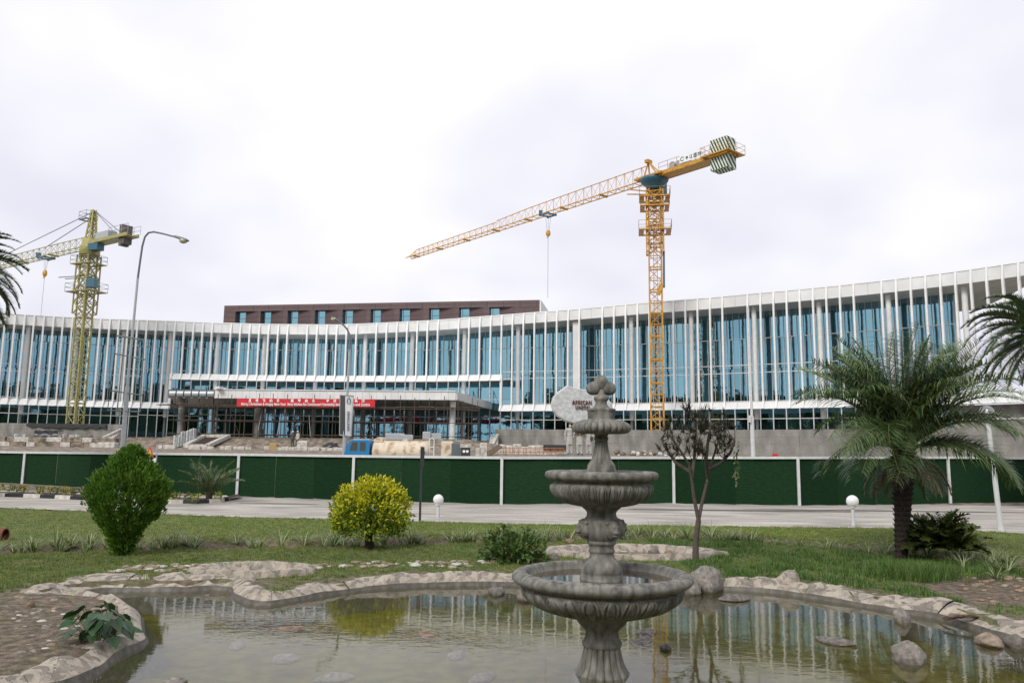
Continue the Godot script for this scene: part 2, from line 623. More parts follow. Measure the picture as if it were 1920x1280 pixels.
func build_ground() -> void:
	var raw := PackedVector2Array([Vector2(-4.948, -9.717), Vector2(-5.048, -10.880), Vector2(-5.023, -11.644), Vector2(-5.377, -12.327), Vector2(-5.869, -13.338), Vector2(-6.404, -14.057), Vector2(-6.924, -14.506), Vector2(-7.561, -14.615), Vector2(-8.070, -14.684), Vector2(-7.983, -15.224), Vector2(-7.579, -15.592), Vector2(-6.383, -15.735), Vector2(-5.705, -15.963), Vector2(-5.383, -15.866), Vector2(-5.121, -15.255), Vector2(-4.642, -14.605), Vector2(-4.174, -14.486), Vector2(-3.423, -15.482), Vector2(-2.644, -16.244), Vector2(-1.732, -16.625), Vector2(-0.440, -16.851), Vector2(1.047, -16.961), Vector2(2.678, -16.884), Vector2(4.292, -16.680), Vector2(5.206, -16.373), Vector2(5.968, -15.618), Vector2(6.754, -14.596), Vector2(7.277, -13.991), Vector2(7.355, -13.333), Vector2(7.590, -12.262)])
	var ws := PackedFloat32Array([0.55, 0.5, 0.5, 0.4, 0.4, 0.4, 0.4, 0.4, 0.5, 1.0, 1.3, 1.3, 0.9, 0.6, 0.5, 0.5, 0.5, 0.5, 0.5, 0.5, 0.5, 0.5, 0.5, 0.5, 0.6, 0.7, 0.8, 0.8, 0.7, 0.7])
	for p in [Vector2(8.6, -9.6), Vector2(8.8, -7.2), Vector2(6.0, -5.6), Vector2(0, -5.2), Vector2(-4.6, -5.8), Vector2(-5.9, -8.0)]:
		raw.append(p)
		ws.append(0.5)
	smooth_closed(raw, ws, 0.1)
	# far land, one sheet to the horizon
	var m := MB.new()
	var e := 3000.0
	m.quad(Vector3(-e, -1.3, e), Vector3(-e, -1.3, -e), Vector3(e, -1.3, -e), Vector3(e, -1.3, e))
	structure("land", m.mesh(), mats.land)
	# the garden ground
	var x0 := -34.0
	var x1 := 34.0
	var z0 := 14.0
	var xs := []
	var zs := []
	var x := x0
	while x <= x1:
		xs.append(x)
		x += 0.3 if absf(x) < 14.0 else 0.8
	var z := z0
	while z > -36.0:
		zs.append(z)
		z -= 1.2 if z > -4.0 else (0.22 if z > -28.5 else 0.6)
	var rows := []
	var cols := []
	for zz in zs:
		var row := PackedVector3Array()
		var cl := PackedColorArray()
		for xx in xs:
			var s := shore_distance(Vector2(xx, zz)) if zz > -21.0 else 5.0
			var y := ground_y(xx, zz, s)
			# under the road the sheet dips
			var kz := line_z(kerb, xx)
			if zz < kz:
				y -= 0.1 * smoothstep(0.0, 0.4, kz - zz)
			row.append(Vector3(xx, y, zz))
			cl.append(ground_color(xx, zz, s))
		rows.append(row)
		cols.append(cl)
	var g := MB.new()
	g.has_c = false
	g.grid(rows)
	# colours in the same order as grid() writes its corners
	var C: int = rows[0].size()
	for r in rows.size() - 1:
		for k in C - 1:
			for t in [[r, k], [r + 1, k + 1], [r, k + 1], [r, k], [r + 1, k], [r + 1, k + 1]]:
				g.c.append(cols[t[0]][t[1]])
	g.has_c = true
	structure("ground", g.mesh(), mats.ground)
	build_road()


func soil_share(x: float, z: float, s: float) -> float:  # bare soil patches
	var tz := line_z(trench, x) + 0.25 * fnl.get_noise_2d(x * 1.1, 3.0)
	var q := 0.0
	q = maxf(q, 1.15 * exp(-pow((z - tz - 0.25) / 0.55, 2.0)))
	var nz := fnl.get_noise_2d(x * 0.9 + 7.0, z * 0.9)
	if z > tz:
		q = maxf(q, smoothstep(1.5, 0.5, s) * 0.75 + nz * 0.7 - 0.1)
	if x < -4.0 and z > -14.6:
		q = maxf(q, 0.9 + nz * 0.3)
	if x > 8.0 and z > -17.6 and z < -14.2:
		q = maxf(q, smoothstep(-0.5, 0.1, nz + 0.3))
	return clampf(q, 0.0, 1.0)


func ground_color(x: float, z: float, s: float) -> Color:
	var n1 := fnl.get_noise_2d(x * 0.35, z * 0.8) * 0.5 + 0.5
	var n2 := fnl.get_noise_2d(x * 2.2 + 40.0, z * 2.2) * 0.5 + 0.5
	var lawn := Color(0.125, 0.185, 0.036).lerp(Color(0.2, 0.215, 0.055), n1).lerp(Color(0.1, 0.165, 0.03), n2 * 0.5)
	var soil := Color(0.17, 0.125, 0.085).lerp(Color(0.3, 0.23, 0.16), n2)
	if s < 0.0:
		return Color(0.11, 0.1, 0.03)
	return lawn.lerp(soil, soil_share(x, z, s)) * 2.3


func build_road() -> void:
	var rows := []
	var a := PackedVector3Array()
	var b := PackedVector3Array()
	var c := PackedVector3Array()
	for i in 81:
		var x := -80.0 + i * 2.0
		var kz := line_z(kerb, x) if absf(x) < 40 else line_z(kerb, x) - 0.0
		a.append(Vector3(x, 0.006, kz + 0.08 * fnl.get_noise_2d(x * 0.7, 1.0)))
		b.append(Vector3(x, 0.006, kz - 5.0))
		c.append(Vector3(x, 0.006, -52.0))
	rows = [a, b, c]
	var m := MB.new()
	m.grid(rows)
	structure("road", m.mesh(), mats.road)
	# damp patches of darker, older surfacing
	for q in [[Vector3(10.328, 0.012, -35.571), 5.2, 0.45], [Vector3(17.766, 0.012, -36.501), 6.5, 0.35], [Vector3(-10.377, 0.012, -36.353), 1.9, 0.25]]:
		var p := MB.new()
		var ring := PackedVector3Array()
		var ctr: Vector3 = q[0]
		for i in 28:
			var t := TAU * i / 28
			var w: float = 1.0 + 0.35 * fnl.get_noise_2d(cos(t) * 1.4 + ctr.x, sin(t) * 1.4)
			ring.append(ctr + Vector3(cos(t) * q[1] * w, 0, sin(t) * q[2] * w))
		for i in 28:
			p.tri(ctr, ring[i], ring[(i + 1) % 28])
		structure("road_patch" if ctr.x > 12 else ("road_repair" if ctr.x > 0 else "road_stain"), p.mesh(), mk("road_dark", Color(0.14, 0.125, 0.105), 0.6, {"tex": tone("rod", 61, 5, 0.45, 90, 0.22), "scale": 0.3}))


func build_pond() -> void:
	var k := shore.size()
	# pond floor
	var tri := Geometry2D.triangulate_polygon(shore)
	var fl := MB.new()
	var rows := []
	for iz in 34:
		var row := PackedVector3Array()
		for ix in 50:
			var x := -10.0 + ix * 0.4
			var z := -19.0 + iz * 0.44
			row.append(Vector3(x, -0.66 + 0.06 * fnl.get_noise_2d(x * 0.5, z * 0.5), z))
		rows.append(row)
	fl.grid(rows, false, true)
	structure("pond_floor", fl.mesh(), mats.pond_floor)
	# water
	var wm := MB.new()
	for i in range(0, tri.size(), 3):
		var p := []
		for j in 3:
			p.append(Vector3(shore[tri[i + j]].x, WATER_Y, shore[tri[i + j]].y))
		if (p[2] - p[0]).cross(p[1] - p[0]).y > 0.0:
			wm.tri(p[0], p[1], p[2])
		else:
			wm.tri(p[0], p[2], p[1])
	structure("water", wm.mesh(), mats.water)
	# cast concrete rim swept along the waterline
	var rim := []
	var wet := []
	var sgn := 0.0
	for i in k:
		var a := shore[i]
		var b := shore[(i + 1) % k]
		sgn += a.x * b.y - b.x * a.y
	for r in 7:
		rim.append(PackedVector3Array())
	for r in 3:
		wet.append(PackedVector3Array())
	for i in k:
		var t := Vector2.ZERO
		for j in [-4, -3, -2, -1, 1, 2, 3, 4]:
			t += (shore[(i + j + k) % k] - shore[i]) * signf(j)
		t = t.normalized()
		var nn := Vector2(t.y, -t.x) * signf(sgn)
		var w := shore_w[i] * 0.86
		var p := shore[i]
		var bump := 0.06 * fnl.get_noise_2d(p.x * 0.8, p.y * 0.8) + 0.016 * fnl.get_noise_2d(p.x * 3.3, p.y * 3.3) + 0.008 * fnl.get_noise_2d(p.x * 11, p.y * 11)
		w *= 1.0 + 0.3 * fnl.get_noise_2d(p.x * 1.9 + 30.0, p.y * 1.9) + 0.08 * fnl.get_noise_2d(p.x * 7.0, p.y * 7.0 + 9.0)
		var hgt := 0.165 + bump
		var f := func(o: float, y: float) -> Vector3: return Vector3(p.x + nn.x * o, y, p.y + nn.y * o)
		wet[0].append(f.call(-0.3, -0.72))
		wet[1].append(f.call(-0.02, WATER_Y - 0.06))
		wet[2].append(f.call(0.05, WATER_Y + 0.075 + bump * 0.5))
		rim[0].append(f.call(0.045, WATER_Y + 0.05))
		rim[1].append(f.call(0.075 + 0.1 * (w - 0.4), WATER_Y + 0.085 + bump * 0.5))
		rim[2].append(f.call(0.14 + 0.25 * (w - 0.4), WATER_Y + hgt * 0.8))
		rim[3].append(f.call(0.24 + 0.45 * (w - 0.4), WATER_Y + hgt + 0.03))
		rim[4].append(f.call(w * 0.8, WATER_Y + hgt + 0.045 + bump))
		rim[5].append(f.call(w, WATER_Y + hgt + 0.02))
		rim[6].append(f.call(w + 0.12, WATER_Y + 0.02))
	for r in 3:
		wet[r].append(wet[r][0])
	# cast in lengths, with a narrow joint between each and a slight step from one to the next
	var root := thing("pond_rim", "", "")
	root.set_meta("kind", "structure")
	var i0 := 0
	while i0 < k:
		var i1 := mini(i0 + rng.randi_range(11, 26), k)
		var seg := []
		var dy := rf(-0.014, 0.014)
		for r in 7:
			var line := PackedVector3Array()
			for i in range(i0, i1 + 1):
				var p: Vector3 = rim[r][i % k]
				if i == i0:
					p = p.lerp(rim[r][(i + 1) % k], 0.04)
				elif i == i1:
					p = p.lerp(rim[r][(i - 1) % k], 0.04)
				p.y += dy if r > 0 and r < 6 else 0.0
				if i == i0 or i == i1:
					p.y -= 0.008
				line.append(p)
			seg.append(line)
		var rm := MB.new()
		rm.grid(seg, false, sgn < 0.0)
		part(root, "rim_length", rm.mesh(), mats.concrete_pale)
		i0 = i1
	var wt := MB.new()
	wt.grid(wet, false, sgn < 0.0)
	part(root, "waterline_band", wt.mesh(), mats.concrete_wet)
	# a shallow dry side basin and a small upper pool, both of the same cast concrete
	basin("side_basin", Vector3(-5.304, -0.100, -17.195), 1.15, 0.75, false)
	basin("upper_basin", Vector3(3.132, -0.100, -20.982), 2.1, 1.15, true)


func basin(called: String, c: Vector3, rx: float, rz: float, wet: bool) -> void:
	var rows := []
	for q in [[0.0, -0.12], [0.5, -0.11], [0.78, -0.05], [0.86, 0.06], [0.94, 0.1], [1.06, 0.09], [1.12, -0.08]]:
		var row := PackedVector3Array()
		for i in 56:
			var t := TAU * i / 56
			var w: float = 1.0 + 0.16 * fnl.get_noise_2d(cos(t) * 1.5 + c.x, sin(t) * 1.5)
			row.append(c + Vector3(cos(t) * rx * q[0] * w, q[1] + 0.02 * fnl.get_noise_2d(cos(t) * 7, sin(t) * 7 + c.x), sin(t) * rz * q[0] * w))
		rows.append(row)
	var m := MB.new()
	m.grid(rows, true)
	var b := structure(called, m.mesh(), mats.concrete_pale)
	if wet:
		var p := MB.new()
		for i in 40:
			var t := TAU * i / 40
			var u := TAU * (i + 1) / 40
			p.tri(c + Vector3(0, -0.07, 0), c + Vector3(cos(t) * rx * 0.74, -0.07, sin(t) * rz * 0.74), c + Vector3(cos(u) * rx * 0.74, -0.07, sin(u) * rz * 0.74))
		part(b, "shallow_water", p.mesh(), mats.bowl_water)


# ------------------------------------------------------------------ conference building
var fins := [[-72.64, -105.02, 20.25, 0], [-71.70, -105.57, 20.27, 0], [-70.76, -106.12, 20.28, 0], [-69.80, -106.67, 20.30, 0], [-68.83, -107.21, 20.32, 0], [-67.85, -107.74, 20.34, 0], [-66.86, -108.26, 20.36, 0], [-65.85, -108.78, 20.38, 0], [-64.82, -109.30, 20.40, 0], [-63.78, -109.82, 20.42, 0], [-62.75, -110.34, 20.45, 0], [-61.71, -110.83, 20.47, 0], [-60.64, -111.29, 20.49, 1], [-59.52, -111.69, 20.51, 0], [-58.37, -112.04, 20.52, 0], [-57.20, -112.35, 20.54, 0], [-56.03, -112.64, 20.56, 0], [-54.85, -112.93, 20.58, 0], [-53.66, -113.23, 20.60, 0], [-52.46, -113.52, 20.61, 0], [-51.24, -113.81, 20.63, 0], [-49.99, -114.07, 20.65, 0], [-48.71, -114.28, 20.64, 0], [-47.42, -114.42, 20.62, 0], [-46.11, -114.54, 20.61, 0], [-44.80, -114.64, 20.60, 0], [-43.48, -114.73, 20.58, 0], [-42.16, -114.83, 20.57, 1], [-40.83, -114.93, 20.56, 0], [-39.49, -115.02, 20.54, 0], [-38.14, -115.10, 20.53, 0], [-36.76, -115.13, 20.52, 0], [-35.38, -115.13, 20.50, 0], [-33.99, -115.10, 20.50, 0], [-32.60, -115.05, 20.50, 0], [-31.17, -115.01, 20.50, 1], [-29.73, -114.96, 20.50, 0], [-28.29, -114.91, 20.50, 0], [-26.85, -114.86, 20.50, 0], [-25.40, -114.77, 20.50, 0], [-23.93, -114.64, 20.54, 0], [-22.46, -114.47, 20.59, 0], [-20.99, -114.27, 20.64, 1], [-19.51, -114.06, 20.69, 0], [-18.01, -113.84, 20.74, 0], [-16.51, -113.62, 20.79, 0], [-15.01, -113.40, 20.85, 0], [-13.51, -113.16, 20.90, 0], [-12.01, -112.86, 20.95, 0], [-10.49, -112.51, 21.01, 0], [-8.99, -112.11, 21.08, 1], [-7.49, -111.70, 21.14, 0], [-5.98, -111.27, 21.21, 0], [-4.46, -110.84, 21.27, 0], [-2.92, -110.40, 21.34, 0], [-1.39, -109.95, 21.40, 0], [0.12, -109.49, 21.46, 0], [1.63, -109.02, 21.52, 0], [3.13, -108.54, 21.58, 0], [4.64, -108.06, 21.63, 0], [6.14, -107.57, 21.69, 0], [7.64, -107.06, 21.75, 0], [9.13, -106.53, 21.80, 0], [10.62, -105.98, 21.86, 1], [12.10, -105.42, 21.91, 0], [13.58, -104.85, 21.97, 0], [15.05, -104.27, 22.03, 0], [16.52, -103.67, 22.08, 0], [17.98, -103.04, 22.11, 0], [19.42, -102.40, 22.13, 1], [20.85, -101.75, 22.14, 0], [22.27, -101.07, 22.16, 0], [23.67, -100.36, 22.18, 0], [25.07, -99.62, 22.19, 0], [26.44, -98.87, 22.21, 0], [27.80, -98.10, 22.22, 1], [29.15, -97.32, 22.24, 0], [30.50, -96.53, 22.25, 0], [31.84, -95.74, 22.25, 0], [33.17, -94.94, 22.25, 0], [34.46, -94.13, 22.25, 0], [35.74, -93.30, 22.25, 0], [37.00, -92.45, 22.25, 0], [38.24, -91.56, 22.25, 0], [39.46, -90.66, 22.25, 0], [40.66, -89.75, 22.25, 1], [41.85, -88.82, 22.25, 0], [43.03, -87.87, 22.25, 0], [44.20, -86.89, 22.25, 0], [45.33, -85.91, 22.25, 0], [46.43, -84.90, 22.25, 0], [47.49, -83.86, 22.25, 0], [48.53, -82.79, 22.25, 0], [49.55, -81.69, 22.25, 0], [50.54, -80.57, 22.25, 0], [51.48, -79.44, 22.25, 0], [52.40, -78.31, 22.25, 0], [53.29, -77.17, 22.25, 0]]  # x, z, roof height, 1 where a fin is left out
const GLASS_BACK := 5.0
const FLOOR_Y := 3.9


func fin_frame(k: float) -> Dictionary:  # position, outward normal, tangent and roof height at a fin number
	var i := clampi(int(floor(k)), 0, fins.size() - 2)
	var t := k - i
	var p := Vector3(lerpf(fins[i][0], fins[i + 1][0], t), 0, lerpf(fins[i][1], fins[i + 1][1], t))
	var tg := fin_tangent(i).lerp(fin_tangent(i + 1), t).normalized()
	return {"p": p, "t": tg, "n": Vector3(-tg.z, 0, tg.x), "roof": lerpf(fins[i][2], fins[i + 1][2], t)}


func fin_tangent(i: int) -> Vector3:
	var a := maxi(i - 1, 0)
	var b := mini(i + 1, fins.size() - 1)
	return Vector3(fins[b][0] - fins[a][0], 0, fins[b][1] - fins[a][1]).normalized()


func at_fin(k: float, o: float, y: float) -> Vector3:
	var f := fin_frame(k)
	return f.p + f.n * o + Vector3(0, y, 0)


func bay_box(k0: float, k1: float, o0: float, o1: float, y0: float, y1: float, gap := 0.0, dy0 := 0.0, dy1 := 0.0) -> ArrayMesh:
	# a panel between two fin numbers; o0 is the outer, o1 the inner face
	var m := MB.new()
	var g := Vector3.ZERO
	if gap > 0.0:
		g = (at_fin(k1, 0, 0) - at_fin(k0, 0, 0)).normalized() * gap
	var p := []
	for y in [[y0 + 0.0, y0 + dy0], [y1, y1 + dy1]]:
		p.append(at_fin(k0, o0, y[0]) + g)
		p.append(at_fin(k1, o0, y[1]) - g)
		p.append(at_fin(k1, o1, y[1]) - g)
		p.append(at_fin(k0, o1, y[0]) + g)
	m.hexa(p)
	return m.mesh()


func upper_ledge(i: int) -> bool:
	return i >= 22 and i < 55


func build_conference_building() -> void:
	var b := thing("conference_building", "long curved glass conference building with white vertical fins and overhanging roof", "building", Vector3(-5, FLOOR_Y, -112))
	var n := fins.size()
	# fins, fascia, ledge
	for i in n:
		var up: bool = upper_ledge(i) or i == 55
		var yb := 12.14 if upper_ledge(i) else 7.95
		if i == 22 or i == 55:
			yb = 7.95 if i == 55 else 12.14
		var f := fin_frame(i)
		if fins[i][3] == 0:
			var roof: float = f.roof
			# outline of the fin: front and back offset by height
			var out := [[yb + 0.03, 0.84, 0.3], [yb + 0.9, 0.4, 0.0], [roof - 1.7, 0.4, 0.0], [roof - 0.05, 0.1, 0.0]]
			var m := MB.new()
			var w: Vector3 = f.t * 0.105
			for j in 3:
				var lo: Array = out[j]
				var hi: Array = out[j + 1]
				var p := []
				for q in [lo, hi]:
					var fr: Vector3 = f.p + f.n * q[1] + Vector3(0, q[0], 0)
					var bk: Vector3 = f.p + f.n * q[2] + Vector3(0, q[0], 0)
					p.append(fr - w); p.append(fr + w); p.append(bk + w); p.append(bk - w)
				m.hexa(p)
			part(b, "fin", m.mesh(), mats.white_metal)
		if i < n - 1:
			var r0: float = fins[i][2]
			var r1: float = fins[i + 1][2]
			part(b, "fascia_panel", bay_box(i, i + 1, 0.0, -0.2, r0 - 1.5, r0 - 0.12, 0.012, r1 - r0, r1 - r0), mats.white_panel)
			# ledge: a sloped white panel under the fins
			var m2 := MB.new()
			var p2 := []
			for q in [[0.72, -0.3, yb, yb + 0.0], [0.0, -0.3, yb + 0.9, yb + 0.9]]:
				p2.append(at_fin(i + 0.01, q[0], q[2])); p2.append(at_fin(i + 0.99, q[0], q[2]))
				p2.append(at_fin(i + 0.99, q[1], q[3])); p2.append(at_fin(i + 0.01, q[1], q[3]))
			m2.hexa(p2)
			part(b, "ledge_panel", m2.mesh(), mats.white_panel)
	# upright white ends where the ledge steps up over the entrance
	for k in [21.97, 55.03]:
		var m := MB.new()
		m.bar(at_fin(k, 0.2, 8.0), at_fin(k, 0.2, 13.0), 0.32, 0.5, fin_frame(k).n)
		part(b, "ledge_end_post", m.mesh(), mats.white_metal)
	# coping, soffit and roof
	var cop := []
	var sof := []
	var top := []
	for r in 4: cop.append(PackedVector3Array())
	for r in 2: sof.append(PackedVector3Array())
	for r in 2: top.append(PackedVector3Array())
	for i in n:
		var f := fin_frame(i)
		var y: float = fins[i][2]
		for q in [[0, 0.06, y - 0.13], [1, 0.06, y], [2, -0.4, y], [3, -0.4, y - 0.13]]:
			cop[q[0]].append(f.p + f.n * q[1] + Vector3(0, q[2], 0))
		var deep := -GLASS_BACK - 0.1
		if i > 89:
			deep = lerpf(-16.5, -1.2, clampf((i - 90) / 6.0, 0.0, 1.0))
		sof[0].append(f.p + f.n * -0.02 + Vector3(0, y - 1.48, 0))
		sof[1].append(f.p + f.n * deep + Vector3(0, y - 1.48, 0))
		var back := -26.0 if i < 90 else deep
		top[0].append(f.p + f.n * -0.3 + Vector3(0, y - 0.16, 0))
		top[1].append(f.p + f.n * back + Vector3(0, y - 0.16, 0))
	var mc := MB.new()
	mc.grid(cop, false, true)
	part(b, "roof_coping", mc.mesh(), mats.white_metal)
	var ms := MB.new()
	ms.grid(sof)
	part(b, "soffit", ms.mesh(), mats.white_panel)
	var mt := MB.new()
	mt.grid(top, false, true)
	part(b, "roof", mt.mesh(), mats.white_panel)
	# curtain wall: panes, mullions, transoms
	for i in 90:
		var rows := [[9.0, 13.38], [13.42, 17.28], [17.32, -1.0]]
		var low := [[FLOOR_Y, 6.98], [7.02, 8.3]]
		if upper_ledge(i):
			rows = [[12.7, 17.28], [17.32, -1.0]]
			low = [[FLOOR_Y, 7.4], [7.44, 9.9], [9.94, 12.3]]
		for r in rows:
			var y1: float = r[1]
			if y1 < 0.0:
				y1 = fins[i][2] - 1.5
			var g0 := -GLASS_BACK + rf(-0.006, 0.006)
			part(b, "pane", pane(i, g0, r[0], y1), mats["glass_%d" % rng.randi_range(0, 2)])
		for r in low:
			part(b, "lower_pane", pane(i, -GLASS_BACK + rf(-0.006, 0.006), r[0], r[1]), mats["glass_%d" % rng.randi_range(0, 2)])
	for i in 181:
		var k := i * 0.5
		var y0 := 9.0
		if upper_ledge(int(k)):
			y0 = 12.7
		var m := MB.new()
		var f := fin_frame(k)
		m.bar(at_fin(k, -GLASS_BACK + 0.06, y0), at_fin(k, -GLASS_BACK + 0.06, f.roof - 1.5), 0.07, 0.14, f.n)
		part(b, "mullion", m.mesh(), mats.mullion)
		if i % 2 == 0:
			var m2 := MB.new()
			m2.bar(at_fin(k, -GLASS_BACK + 0.06, FLOOR_Y), at_fin(k, -GLASS_BACK + 0.06, y0), 0.12, 0.16, f.n)
			part(b, "lower_mullion", m2.mesh(), mats.white_metal)
	for s in range(0, 90, 6):
		var ys := [9.25, 12.9, 13.9, 17.3, 7.0]
		if s >= 22 and s < 54:
			ys = [13.2, 17.3, 9.92, 7.42]
		elif s < 22 and s + 6 > 22:
			ys = [13.9, 17.3, 7.2]
		for y in ys:
			var m := MB.new()
			for j in 6:
				m.bar(at_fin(s + j, -GLASS_BACK + 0.05, y), at_fin(s + j + 1, -GLASS_BACK + 0.05, y), 0.1, 0.1)
			part(b, "transom", m.mesh(), mats.white_metal)
	# end wall of glass beside the open roof tip
	var ew := MB.new()
	var e0 := at_fin(90, -GLASS_BACK, FLOOR_Y)
	var e1 := e0 + Vector3(e0.x * 0.93, 0, e0.z).normalized() * 17.0
	var hy := Vector3(0, 20.7 - FLOOR_Y, 0)
	ew.quad(e0, e0 + hy, e1 + hy, e1)
	part(b, "end_glazing", ew.mesh(), mats.glass_1)
	var eb := MB.new()
	eb.bar(at_fin(90.02, -GLASS_BACK + 0.1, FLOOR_Y), at_fin(90.02, -GLASS_BACK + 0.1, 20.6), 0.25, 0.3)
	part(b, "corner_post", eb.mesh(), mats.white_metal)
	part(b, "core_wall", strip_slab(0, 90, -GLASS_BACK - 0.9, -GLASS_BACK - 0.5, FLOOR_Y, 20.0), mats.concrete)
	# plinth under the ledge and the open tip
	part(b, "floor_slab", strip_slab(0, 90, -GLASS_BACK - 1.0, 0.5, FLOOR_Y - 0.4, FLOOR_Y - 0.02), mats.concrete)
	part(b, "tip_wall", strip_slab(90, n - 1, -1.4, -0.9, 3.0, 7.9), mats.concrete)
	part(b, "tip_wall_cap", strip_slab(90, n - 1, -1.3, -0.75, 6.35, 6.5), mats.white_panel)
	# white columns
	for k in [6.41, 11.41, 16.39, 21.35, 26.39, 31.33, 36.76, 41.61, 46.27, 51.26, 56.24, 66.23, 71.22, 76.25, 81.20, 86.19, 91.24]:
		var f := fin_frame(k)
		var m := MB.new()
		var inside: bool = k > 22.5 and k < 54.5
		var yb := FLOOR_Y if inside else 6.75
		m.tube(at_fin(k, -1.3, yb), at_fin(k, -1.3, f.roof - 1.49), 0.31, 0.31, 14)
		part(b, "column", m.mesh(), mats.white_metal)
		if not inside and k < 90:
			var m2 := MB.new()
			m2.tube(at_fin(k, -1.3, FLOOR_Y), at_fin(k, -1.3, 6.75), 0.2, 0.2, 10)
			part(b, "column_core", m2.mesh(), mats.steel_dark)
	var kp := 61.604651
	part(b, "pier", bay_box(kp - 0.33, kp + 0.33, -0.6, -1.4, 9.0, 20.2), mats.white_panel)
	build_canopy(b)


func pane(i: int, o: float, y0: float, y1: float) -> ArrayMesh:
	var m := MB.new()
	var a := rf(-0.008, 0.008)
	var c := rf(-0.012, 0.012)
	var p := []
	for q in [[y0, 0.0], [y1, c]]:
		p.append(at_fin(i + 0.02, o + a + q[1], q[0])); p.append(at_fin(i + 0.98, o - a + q[1], q[0]))
		p.append(at_fin(i + 0.98, o - a + q[1] - 0.03, q[0])); p.append(at_fin(i + 0.02, o + a + q[1] - 0.03, q[0]))
	m.hexa(p)
	return m.mesh()


func strip_slab(k0: int, k1: int, o_in: float, o_out: float, y0: float, y1: float) -> ArrayMesh:
	var rows := [PackedVector3Array(), PackedVector3Array(), PackedVector3Array(), PackedVector3Array(), PackedVector3Array()]
	for k in range(k0, k1 + 1):
		var q := [at_fin(k, o_out, y0), at_fin(k, o_out, y1), at_fin(k, o_in, y1), at_fin(k, o_in, y0), at_fin(k, o_out, y0)]
		for j in 5:
			rows[j].append(q[j])
	var m := MB.new()
	for j in 4:
		m.grid([rows[j], rows[j + 1]], false, true)
	return m.mesh()


